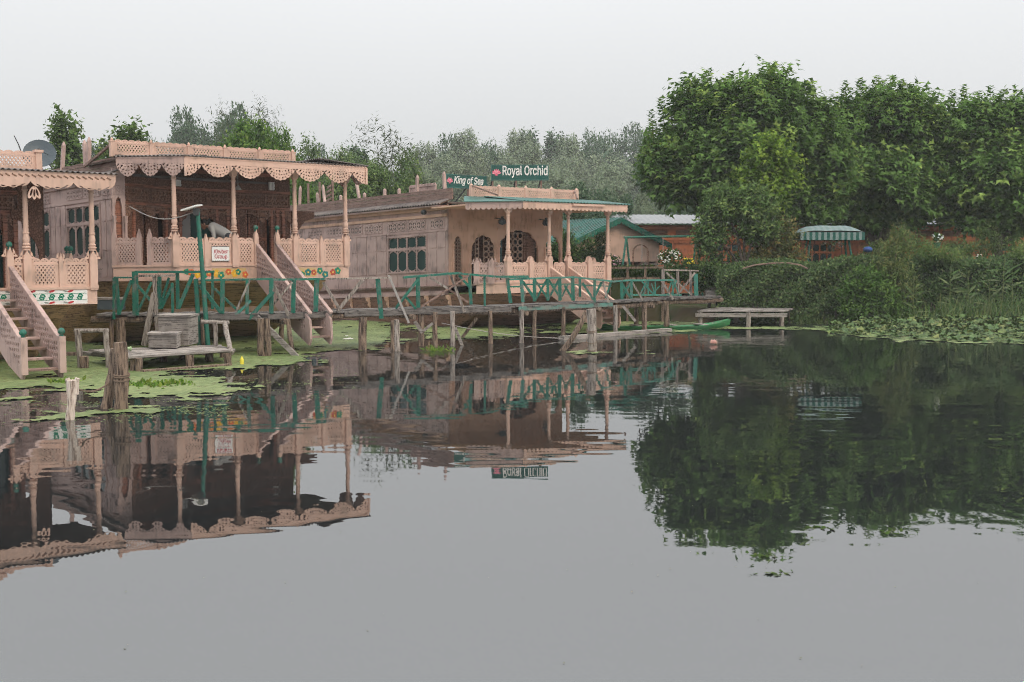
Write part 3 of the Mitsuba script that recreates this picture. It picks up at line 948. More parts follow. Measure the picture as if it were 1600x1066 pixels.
    boards(b, fr, at(o, U, N, 0, 0, 0), U, N, 0, w + 0.2, -0.12, 4.93, 5.30, 3, 'board_wood')
    for y, h, ln in ((5.5, 0.85, (0.02, -0.12)), (3.55, 0.75, (0.0, 0.06)), (3.3, 0.8, (0.0, -0.05)), (8.5, 0.7, (0, 0.1)), (11, 0.7, (0, 0))):
        roof_post(b, fr, xl + 0.14, y, 5.2, h, ln, P)
    # lamps on the veranda wall
    for x in (0.95, 3.95):
        m = Mesh()
        m.box(x - 0.05, x + 0.05, 1.9, 1.98, 4.62, 4.86)
        m.box(x + 0.07, x + 0.12, 1.9, 1.98, 4.62, 4.86)
        part(b, 'wall_lamp', m, 'white_paint', frame=fr)
    m = Mesh()
    m.lathe([(0.10, 0), (0.09, 0.05), (0.03, 0.12), (0.008, 0.16), (0.008, 0.62)], 2.45, 1.1, 4.52, 10)
    part(b, 'hanging_lamp', m, 'curtain_pale', True, fr)
    staircase('wooden_staircase', 'carved pink stair of the middle houseboat slanting down behind the green footbridge rail', fr, 2.44, 3.08, -0.02, ZD, 2.95, 0.42, P, 8, newel=False)
    return b, fr


BOAT_B, FRB = boat_middle()


# ---------------------------------------------------------------- houseboat on the left, cut by the frame
def boat_left():
    b = thing('houseboat', 'cream houseboat with wavy eaves and green scrolls on its white panel, cut by the frame', 'houseboat')
    # x runs to the left here: local x = 0 at the right end of the front, negative to the left
    fr = Frame((-10.05, 28.6), (0.77, 0.64), 0.022, 1.5, 0.003)
    W, ZD, YE = -6.2, 1.78, 24.0
    C, P = 'cream_paint', 'pink_paint'
    xr, xl = 0.0, -7.4
    hull(b, fr, lambda y: xl + max(0, 1.2 - y), xl, 0.0, YE, 1.44, lambda y: 1.36 - 1.75 * min(1, (y / 3.2) ** 0.85), lambda y: 0.28 + 0.9 * max(0, 1 - y / 4.5), 'hull_ochre', y0=0.03)
    m = Mesh()
    m.plate(Polygon([(W, 0), (0, 0), (0, YE), (xl, YE), (xl, 1.2)]), (0, 0, ZD - 0.06), (1, 0, 0), (0, 1, 0), (0, 0, 1), 0.05)
    part(b, 'deck', m, 'board_wood', frame=fr)
    m = Mesh()                                          # rounded end of the keel
    m.plate(affinity.scale(Point(0, 0).buffer(0.5, 8), 1.1, 0.5), (-1.05, 1.55, 1.02), (1, 0, 0), ZUP, (0, -1, 0), 0.14)
    part(b, 'bow_block', m, 'apricot_paint', frame=fr)
    o, U, N, w = seg((W, 0), (0, 0))
    m = Mesh()
    block(m, o, U, N, -0.02, w + 0.02, -0.02, 0.04, 1.42, ZD)
    block(m, o, U, N, -0.02, w + 0.04, -0.02, 0.07, ZD, ZD + 0.06)
    key = part(b, 'front_panel', m, C, frame=fr)
    m = Mesh()
    block(m, o, U, N, 0.2, w - 0.22, 0.041, 0.045, 1.44, ZD - 0.01)
    part(key, 'painted_field', m, 'white_paint', frame=fr)
    m = Mesh()
    rr = np.random.default_rng(4)
    for i in range(26):
        u = 0.3 + i * 0.22
        for sg in (1, -1):
            a = np.linspace(0, 1.6 * PI, 12)
            r = 0.062 * (1 - a / (2.3 * PI))
            l = LineString(np.c_[u + r * np.cos(a) * sg, 1.605 + sg * (0.012 + r * np.sin(a))]).buffer(0.016, 2)
            m.plate(l, at(o, U, N, 0, 0.046, 0), U, ZUP, N, 0.005, (0.015, 0.19, 0.115))
        if i % 2 == 0:
            for v in (1.475, 1.742):
                m.plate(affinity.rotate(affinity.scale(Point(u, v).buffer(0.5, 4), 0.15, 0.05), 14), at(o, U, N, 0, 0.046, 0), U, ZUP, N, 0.005, (0.46, 0.045, 0.055))
                m.plate(affinity.rotate(affinity.scale(Point(u - 0.12, v).buffer(0.5, 4), 0.12, 0.035), -12), at(o, U, N, 0, 0.046, 0), U, ZUP, N, 0.005, (0.25, 0.28, 0.25))
    for v in (1.53, 1.68):
        m.plate(sbox(0.22, v, w - 0.24, v + 0.012), at(o, U, N, 0, 0.046, 0), U, ZUP, N, 0.005, (0.015, 0.19, 0.115))
    part(key, 'painted_scrolls', m, 'tinted', frame=fr, label='green scrolls and red buds painted on the white front panel')
    H = 0.70
    posts = (0.0, -1.60, -3.6, -5.6)
    for x in posts:
        pedestal(b, fr, x - (0.06 if x == 0 else 0), 0, ZD, 0.84, C, 0.18)
        column(b, fr, x - (0.06 if x == 0 else 0), 0, ZD + 0.92, 4.42, C)
    pedestal(b, fr, -0.82, 0, ZD, 0.78, C, 0.1)
    for x in (-1.98, -2.76):
        pedestal(b, fr, x, 0, ZD, 0.90, C, 0.15, finial='green_paint')
    for x0, x1 in ((-0.76, -0.16), (-1.50, -0.88), (-1.90, -1.70), (-3.5, -2.84), (-4.5, -3.7)):
        railing(b, fr, (x0, 0), (x1, 0), ZD, H, C)
    railing(b, fr, (0.0, 0.1), (0.0, 1.5), ZD, H, C)
    for y in (1.6, 1.85):
        pedestal(b, fr, -0.02, y, ZD, 0.86, C, 0.1, finial='green_paint', ears=False)
    # eaves: board with slanting cuts and a wavy hem
    m = Mesh()
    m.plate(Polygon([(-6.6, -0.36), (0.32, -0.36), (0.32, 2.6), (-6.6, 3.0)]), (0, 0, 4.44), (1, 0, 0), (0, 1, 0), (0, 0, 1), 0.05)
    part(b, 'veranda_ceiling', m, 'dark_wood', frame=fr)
    o, U, N, w = seg((-6.7, -0.42), (0.38, -0.42))
    m = Mesh()
    block(m, o, U, N, 0, w, -0.03, 0.02, 4.33, 4.51)
    key = part(b, 'fascia', m, C, frame=fr)
    m = Mesh()
    for i in range(int(w / 0.145)):
        u = 0.05 + i * 0.145
        m.bar(at(o, U, N, u, 0.022, 4.43), at(o, U, N, u + 0.10, 0.022, 4.375), 0.035, 0.012, up=N)
    part(key, 'slanting_cuts', m, 'hull_brown', frame=fr)
    p = 0.98
    for i in range(8):
        u0 = w - 0.02 - (i + 1) * p
        pts = [(0, 0)]
        for t in np.linspace(0, 1, 33):
            pts.append((t * p, -(0.06 + 0.13 * abs(math.sin(PI * t)) ** 0.6 + 0.035 * abs(math.sin(4 * PI * t)) ** 1.5)))
        s = Polygon(pts + [(p, 0)])
        s = s.difference(unary_union([affinity.rotate(affinity.scale(Point(x, y).buffer(0.5, 4), 0.11, 0.03), a) for x, y, a in ((0.18 * p, -.145, -25), (0.38 * p, -.185, -8), (0.62 * p, -.185, 8), (0.82 * p, -.145, 25))]))
        m = Mesh()
        m.plate(s.intersection(sbox(max(0, -u0), -1, p, 1)), at(o, U, N, u0, -0.01, 4.34), U, ZUP, N, 0.03)
        part(key, 'wavy_hem', m, C, frame=fr)
    # pierced pendants over the posts
    for x in (-1.60, -3.6):
        e = [affinity.rotate(affinity.scale(Point(0, -0.16).buffer(0.5, 6), 0.11, 0.30), a, origin=(0, 0)) for a in (-24, 0, 24)]
        s = unary_union(e).difference(unary_union([affinity.scale(q, 0.45, 0.6) for q in e]))
        m = Mesh()
        m.plate(s, (x + 0.08, -0.40, 4.17), (1, 0, 0), ZUP, (0, -1, 0), 0.03)
        part(b, 'carved_pendant', m, C, frame=fr)
    m = Mesh()
    corrugated(m, at(o, U, N, -0.1, 0.08, 4.535), at(o, U, N, w + 0.05, 0.08, 4.535), at(o, U, N, -0.1, -2.2, 4.68), at(o, U, N, w + 0.05, -2.2, 4.68), 0.13, 0.02)
    part(b, 'roof_sheet', m, 'rusty_roof', frame=fr)
    for i in range(4):
        x = -0.98 - i * 1.12
        m = Mesh()
        m.box(x - 0.07, x + 0.07, 0.83, 0.97, 4.6, 5.06)
        m.box(x - 0.10, x + 0.10, 0.80, 1.0, 5.06, 5.12)
        part(b, 'roof_rail_post', m, C, frame=fr)
        railing(b, fr, (x - 1.05, 0.9), (x - 0.07, 0.9), 4.60, 0.44, C, foot=False)
    # dark carved veranda wall with door, and the arched bracket at its corner
    K = 'carved_walnut'
    o, U, N, w = seg((-6.6, 1.9), (-1.2, 1.9))
    s = sbox(0, ZD, w, 4.44)
    for u, ow in ((w - 1.35, 1.0), (w - 3.3, 1.3)):
        s = s.difference(affinity.translate(cusped(ow, 1.7, 1.35), u, ZD))
    wall_plate(b, fr, o, U, N, s, K, 'carved_wall', 0.06)
    for z0, z1 in ((3.62, 3.72), (4.1, 4.2)):
        m = Mesh()
        block(m, o, U, N, 0, w, 0.001, 0.04, z0, z1)
        part(b, 'frieze_beam', m, 'red_wood', frame=fr)
    for i in range(5):
        m = Mesh()
        m.plate(scallop(w / 5, 0.40, 0.12, 5, 4), at(o, U, N, i * w / 5, 0.02, 3.62), U, ZUP, N, 0.03)
        part(b, 'carved_arch', m, 'carved_light', frame=fr)
        m = Mesh()
        m.plate(jali(w / 5 - 0.16, 0.3, 0.14), at(o, U, N, i * w / 5 + 0.08, 0.004, 3.76), U, ZUP, N, 0.02)
        part(b, 'carved_panel', m, 'carved_light', frame=fr)
    for u in (w - 1.45, w - 0.35, w - 1.85, w - 3.4, w - 0.1):
        m = Mesh()
        block(m, o, U, N, u, u + 0.1, 0.001, 0.05, ZD, 3.62)
        part(b, 'door_post', m, 'red_wood', frame=fr)
    for u in (w - 3.3, w - 2.65, w - 1.3, w - 0.75):
        m = Mesh()
        block(m, o, U, N, u, u + 0.5, -0.2, -0.15, ZD, ZD + 1.7)
        key = part(b, 'door_leaf', m, 'red_wood' if u < w - 2 else 'window_dark', frame=fr)
        if u < w - 2:
            m = Mesh()
            block(m, o, U, N, u + 0.08, u + 0.42, -0.149, -0.13, ZD + 0.9, ZD + 1.6)
            block(m, o, U, N, u + 0.08, u + 0.42, -0.149, -0.13, ZD + 0.12, ZD + 0.8)
            part(key, 'carved_panel', m, K, frame=fr)
    m = Mesh()
    m.plate(Polygon([(0, 0), (-0.0, -1.5), (-0.08, -1.5), (-0.1, -1.0), (-0.2, -0.75), (-0.45, -0.5), (-0.5, -0.3), (-0.75, -0.22), (-0.75, 0)]), (-0.62, 1.86, 3.75), (1, 0, 0), ZUP, (0, -1, 0), 0.05)
    part(b, 'arch_bracket', m, K, frame=fr)
    m = Mesh()
    m.box(-1.195, -0.56, 1.87, 1.93, 3.74, 4.435)
    part(b, 'lintel', m, K, frame=fr)
    m = Mesh()
    m.box(-0.68, -0.57, 1.82, 1.94, ZD, 3.735)
    part(b, 'corner_post', m, 'dark_wood', frame=fr)
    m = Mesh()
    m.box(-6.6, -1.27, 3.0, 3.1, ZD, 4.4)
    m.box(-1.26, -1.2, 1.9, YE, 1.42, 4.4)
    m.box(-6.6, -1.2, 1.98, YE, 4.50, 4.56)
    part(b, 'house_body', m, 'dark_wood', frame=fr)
    staircase('wooden_staircase', 'pink stair with carved sides and green ball knobs, at the left edge of the picture', fr, -2.76, -1.98, -0.02, ZD, 3.3, 0.22, P, 8, 0.55, 'green_paint')
    return b, fr


BOAT_A, FRA = boat_left()


# ---------------------------------------------------------------- houseboat on the right, under the two sign boards
def boat_right():
    b = thing('houseboat', 'long pink houseboat with green porch roof and arched apricot porch, under the green name boards', 'houseboat')
    fr = Frame((-0.136, 41.43), (0.8, 0.6), 0.040, 1.31, 0.0072)
    W, ZD, YE = 4.62, 1.65, 24.0
    C, P, A = 'cream_paint', 'pink_paint', 'apricot_paint'
    xs, xr = -0.60, 3.9
    hull(b, fr, lambda y: -0.78 + max(0, 0.78 - y), -0.78, 5.4, YE, 1.32, lambda y: 1.22 - 1.6 * min(1, (y / 4.0) ** 0.9), lambda y: 0.25 + 0.15 * max(0, 1 - y / 5), 'hull_brown', y0=0.03)
    m = Mesh()
    m.plate(Polygon([(-0.78, 0.78), (0, 0), (W, 0), (5.4, 0.78), (5.4, YE), (-0.78, YE)]), (0, 0, ZD - 0.05), (1, 0, 0), (0, 1, 0), (0, 0, 1), 0.05)
    part(b, 'deck', m, 'board_wood', frame=fr)
    for a, e in (((-0.78, 0.78), (0, 0)), ((0, 0), (W, 0))):
        o, U, N, w = seg(a, e)
        m = Mesh()
        block(m, o, U, N, -0.02, w + 0.02, -0.02, 0.04, 1.31, ZD)
        block(m, o, U, N, -0.03, w + 0.03, -0.02, 0.07, ZD, ZD + 0.05)
        part(b, 'front_panel', m, C, frame=fr)
    H = 0.70
    c = lambda t: (-0.78 * t, 0.78 * t)
    for t in (1.0, 0.52):
        pedestal(b, fr, *c(t), ZD, 0.82, P, 0.2, ang=-PI / 4)
    railing(b, fr, c(0.94), c(0.58), ZD, H, P, 'rows')
    railing(b, fr, c(0.46), c(0.12), ZD, H, P, 'rows')
    px = (0.0, 1.83, 2.72, W)
    for x in px:
        pedestal(b, fr, x, 0, ZD, 0.92, C, 0.2)
        column(b, fr, x, 0, ZD + 1.0, 4.3, C, 0.065)
    for x in (0.98, 3.70):
        pedestal(b, fr, x, 0, ZD, 0.86, C, 0.17)
    for x0, x1 in ((0.11, 0.88), (1.08, 1.72), (2.02, 2.56), (2.83, 3.60), (3.8, W - 0.11)):
        railing(b, fr, (x0, 0), (x1, 0), ZD, H, C, 'rows')
    for y in (1.4, 2.9):
        pedestal(b, fr, W + 0.5, y, ZD, 0.86, C, 0.16)
    # porch roof
    cl, cc, cr, crr = (-1.15, 0.95), (0.28, -0.48), (5.15, -0.48), (5.9, 0.4)
    m = Mesh()
    m.plate(Polygon([(-1.1, 3.2), (-1.1, 0.97), (0.3, -0.43), (5.1, -0.43), (5.8, 0.4), (5.8, 3.2)]), (0, 0, 4.39), (1, 0, 0), (0, 1, 0), (0, 0, 1), 0.05)
    part(b, 'porch_ceiling', m, A, frame=fr)
    for a, e, paint in ((cl, cc, P), (cc, cr, C), (cr, crr, P)):
        o, U, N, w = seg(a, e)
        m = Mesh()
        n = max(3, round(w / 0.19))
        m.plate(affinity.translate(plain_scallop(w, 0.19, 0.265, n), 0, 0), at(o, U, N, 0, -0.02, 4.49), U, ZUP, N, 0.035)
        key = part(b, 'fascia', m, paint, frame=fr)
        if w > 4:
            m = Mesh()
            block(m, o, U, N, 2.2, 3.7, 0.016, 0.10, 4.40, 4.47)
            part(key, 'gutter', m, C, frame=fr)
    m = Mesh()
    corrugated(m, (cc[0] - 0.02, -0.56, 4.52), (cr[0] + 0.1, -0.56, 4.52), (cc[0] - 0.3, 1.45, 4.765), (cr[0] + 0.1, 1.45, 4.765), 0.15, 0.015)
    part(b, 'roof_sheet', m, 'green_roof', frame=fr)
    m = Mesh()
    v = np.array([[-1.24, 0.92, 4.52], [0.26, -0.57, 4.515], [0.5, 1.45, 4.76], [-0.75, 1.6, 4.76], [-1.24, 0.92, 4.50], [0.26, -0.57, 4.495], [0.5, 1.45, 4.74], [-0.75, 1.6, 4.74]])
    m.hexa(v[4:], v[:4])
    part(b, 'roof_sheet', m, 'green_roof', frame=fr)
    for i in range(5):
        x = -0.44 + i * 1.22
        m = Mesh()
        m.box(x - 0.06, x + 0.06, 1.54, 1.66, 4.68, 5.12)
        m.lathe([(0.07, 0), (0.075, 0.03), (0.04, 0.06), (0.02, 0.1)], x, 1.6, 5.12, 8)
        part(b, 'roof_rail_post', m, C, frame=fr)
        if i < 4:
            railing(b, fr, (x + 0.06, 1.6), (x + 1.16, 1.6), 4.70, 0.40, C, 'lattice', foot=False)
    for p_, q_ in (((-0.44, 1.55, 5.12), (0.0, 0.6, 4.75)), ((4.3, 1.55, 5.1), (3.9, 0.9, 4.76))):
        m = Mesh()
        m.bar(p_, q_, 0.05)
        part(b, 'brace', m, 'board_wood', frame=fr)
    # arched porch walls
    zc = 4.4

    def arcade(a, e, openings, name='arched_wall', base=ZD):
        o, U, N, w = seg(a, e)
        s = sbox(0, base, w, zc)
        for u, ow, oh, sp in openings:
            s = s.difference(affinity.translate(cusped(ow, oh, sp), u, base))
        wall_plate(b, fr, o, U, N, s, A, name, 0.08)
        for z0, z1, t in ((3.62, 3.68, 0.03), (4.02, 4.08, 0.03)):
            m = Mesh()
            block(m, o, U, N, 0, w, 0.001, t, z0, z1)
            part(b, 'moulding', m, A, frame=fr)
        for u, ow, oh, sp in openings:
            for uu in (u - 0.07, u + ow):
                m = Mesh()
                block(m, o, U, N, uu, uu + 0.07, 0.001, 0.035, base, base + sp)
                block(m, o, U, N, uu - 0.02, uu + 0.09, 0.001, 0.05, base + sp, base + sp + 0.07)
                part(b, 'pilaster', m, A, frame=fr)
        m = Mesh()
        m.plate(jali(w - 0.1, 0.30, 0.16), at(o, U, N, 0.05, 0.001, 3.70), U, ZUP, N, 0.014)
        part(b, 'carved_frieze', m, A, frame=fr)
        return o, U, N, w
    o, U, N, w = arcade((-0.55, 2.97), (0.37, 2.97), [(0.28, 0.36, 1.78, 1.4)])
    m = Mesh()
    m.plate(jali(0.36, 1.8, 0.13), at(o, U, N, 0.28, -0.12, ZD), U, ZUP, N, 0.02)
    part(b, 'pierced_screen', m, 'screen_wood', frame=fr)
    o, U, N, w = arcade((0.37, 2.97), (1.14, 2.2), [(0.12, 0.86, 1.80, 1.25)])
    m = Mesh()
    m.plate(jali(0.40, 1.8, 0.2), at(o, U, N, 0.54, -0.16, ZD), U, ZUP, N, 0.02)
    m.plate(jali(0.16, 1.8, 0.16), at(o, U, N, 0.22, -0.16, ZD), U, ZUP, N, 0.02)
    part(b, 'pierced_screen', m, 'screen_wood', frame=fr)
    o, U, N, w = arcade((1.14, 2.2), (3.28, 2.2), [(0.10, 1.80, 2.0, 1.35)])
    m = Mesh()
    m.plate(jali(0.7, 1.9, 0.23), at(o, U, N, 0.62, -0.2, ZD), U, ZUP, N, 0.02)
    part(b, 'pierced_screen', m, 'screen_wood', frame=fr)
    m = Mesh()
    block(m, o, U, N, 0.14, 0.42, -0.3, -0.27, ZD, ZD + 1.9)
    part(b, 'door_leaf', m, 'window_dark', frame=fr)
    m = Mesh()
    block(m, o, U, N, 1.36, 1.46, -0.26, -0.18, ZD, ZD + 1.9)
    block(m, o, U, N, 1.5, 1.9, -0.24, -0.18, ZD, ZD + 1.95)
    part(b, 'door_post', m, 'hull_brown', frame=fr)
    arcade((3.28, 2.2), (4.25, 2.2), [(0.14, 0.70, 1.82, 1.3)])
    m = Mesh()
    m.box(-0.5, 3.1, 3.7, 3.78, ZD, zc)
    part(b, 'inner_wall', m, 'hull_brown', frame=fr)
    # lamps under the porch roof
    for x in (1.0, 3.05):
        m = Mesh()
        m.lathe([(0.02, 0), (0.12, 0.03), (0.15, 0.10), (0.13, 0.18), (0.06, 0.24), (0.05, 0.3)], x, 1.7, 3.78, 12)
        m.bar((x, 1.75, 4.0), (x + 0.02, 2.2, 4.05), 0.03)
        part(b, 'porch_lamp', m, 'dish_grey', True, fr)
    # side wall
    o, U, N, w = seg((xs, YE), (xs, 2.9))
    N = np.array([-1.0, 0, 0])
    S = lambda y: w - (y - 2.9)
    wins = [(S(7.1), S(4.26)), (S(14.4), S(11.9)), (S(20.5), S(18.0))]
    s = sbox(0, 1.36, w, 4.56)
    for a, e in wins:
        s = s.difference(sbox(a + 0.03, 2.18, e - 0.03, 3.5))
    trs = [(S(4.05), S(3.1)), (S(5.6), S(4.35)), (S(7.05), S(5.75)), (S(8.9), S(7.5)), (S(10.4), S(9.1)), (S(12.2), S(10.8)), (S(13.9), S(12.5)), (S(16), S(14.4)), (S(18), S(16.5))]
    for a, e in trs:
        s = s.difference(sbox(a + 0.02, 3.72, e - 0.02, 4.04))
    wall_plate(b, fr, o, U, N, s, P, 'side_wall')
    for a, e in wins:
        window(b, fr, o, U, N, a, e, 2.15, 3.53, 4, P)
    for a, e in trs:
        transom(b, fr, o, U, N, a, e, 3.70, 4.06, P)
    cols = [(2.98, 3.58), (3.58, 4.18)] + [(7.2 + i * 0.78, 7.98 + i * 0.78) for i in range(6)] + [(14.5 + i * 0.8, 15.3 + i * 0.8) for i in range(4)]
    for y0, y1 in cols:
        for z0, z1 in ((1.5, 2.10), (2.14, 2.98), (3.02, 3.58)):
            m = Mesh()
            block(m, o, U, N, S(y1) + 0.025, S(y0) - 0.025, 0.001, 0.022, z0, z1)
            part(b, 'wall_panel', m, P, frame=fr)
    for i in range(4):
        m = Mesh()
        block(m, o, U, N, S(7.1) + 0.03 + i * 0.7, S(7.1) + 0.68 + i * 0.7, 0.001, 0.022, 1.5, 2.08)
        part(b, 'wall_panel', m, P, frame=fr)
    m = Mesh()
    block(m, o, U, N, 0, w, 0.001, 0.06, 4.12, 4.22)
    block(m, o, U, N, 0, w, 0.001, 0.12, 4.36, 4.50)
    part(b, 'cornice', m, A, frame=fr)
    for t, z0, z1 in ((0.16, 1.30, 1.40), (0.10, 1.40, 1.46), (0.035, 3.60, 3.66)):
        m = Mesh()
        block(m, o, U, N, 0, w, 0.001, t, z0, z1)
        part(b, 'moulding', m, P, frame=fr)
    for i in range(12):
        y = 2.6 + i * 1.45
        m = Mesh()
        sc = Polygon([(0, 0), (0.28, 0), (0.26, -0.12), (0.16, -0.2), (0.18, -0.3), (0.09, -0.42), (0.1, -0.5), (0.0, -0.62)])
        m.plate(sc, (xs - 0.02, y, 1.30), (-1, 0, 0), ZUP, (0, -1, 0), 0.07)
        part(b, 'bracket', m, A, frame=fr)
    m = Mesh()
    m.plate(Polygon([(xs + .03, 2.95), (3.25, 2.3), (3.25, YE), (xs + .03, YE)]), (0, 0, 4.58), (1, 0, 0), (0, 1, 0), (0, 0, 1), 0.06)
    m.box(3.2, 3.28, 2.3, YE, 1.4, 4.58)
    part(b, 'roof', m, 'rusty_roof', frame=fr)
    m = Mesh()
    corrugated(m, (xs - 0.42, YE, 4.56), (xs - 0.42, 2.7, 4.56), (xs + 0.05, YE, 4.72), (xs + 0.05, 2.7, 4.72), 0.19, 0.03)
    part(b, 'eaves_sheet', m, 'rusty_roof', frame=fr)
    m = Mesh()
    block(m, o, U, N, 0, w, 0.12, 0.36, 4.47, 4.515)
    part(b, 'eaves_board', m, P, frame=fr)
    boards(b, fr, o, U, N, 0, w + 0.2, -0.1, 4.72, 5.12, 3, 'board_wood')
    for y, h, ln in ((3.3, 0.72, (0, 0.05)), (5.2, 0.72, (0, -0.02)), (6.5, 0.3, (0, 0)), (7.6, 0.35, (0, 0)), (9.2, 0.28, (0, 0)), (9.6, 0.85, (0.05, 0.35)), (11.2, 0.3, (0, 0)), (12.6, 0.8, (0.1, 0.35)), (13.2, 0.5, (0, 0.1)), (15.0, 0.85, (0, -0.1))):
        roof_post(b, fr, xs + 0.16, y, 5.02, h, ln, P)
    m = Mesh()                                          # heap of old railing left on the roof
    for k in range(5):
        m.bar((xs + 0.6, 12.9, 5.1 + k * 0.17), (xs + 1.6 + 0.05 * k, 15.4, 5.1 + k * 0.19), 0.05, 0.09)
    for y in (13.0, 14.2, 15.3):
        m.bar((xs + 0.75, y, 4.6), (xs + 0.75, y, 6.0), 0.08)
    part(b, 'old_railing', m, 'board_wood', frame=fr, label='weathered slatted rail heaped on the roof')
    railing(b, fr, (xs + 0.5, 6.3), (xs + 0.5, 4.4), 5.02, 0.36, P, left_out=True, foot=False)
    m = Mesh()
    m.lathe([(0.03, 0), (0.1, 0.02), (0.11, 0.12), (0.05, 0.18)], xs - 0.28, 4.05, 4.22, 10)
    part(b, 'side_lamp', m, 'dark_metal', True, fr)
    staircase('wooden_staircase', 'carved pink stair under the green-roofed porch, running down behind the far footbridge', fr, 1.86, 2.70, -0.02, ZD, 2.8, 0.35, C, 8, 0.55, newel=False)
    return b, fr


BOAT_C, FRC = boat_right()


# ---------------------------------------------------------------- the plank footbridge on piles
_BP = np.array([[120, 30.4], [180, 30.5], [412, 30.9], [567, 32.9], [700, 34.4], [815, 36.2], [961, 39.5], [1040, 42.4], [1135, 45.6]])


def near(px):
    """Depth of the bridge's near edge at this picture column."""
    return float(np.interp(px, _BP[:, 0], _BP[:, 1]))


def deck_edge(px, z=1.06):
    d = near(px)
    return np.array([(px - 800) / FOCAL * d, d, z])


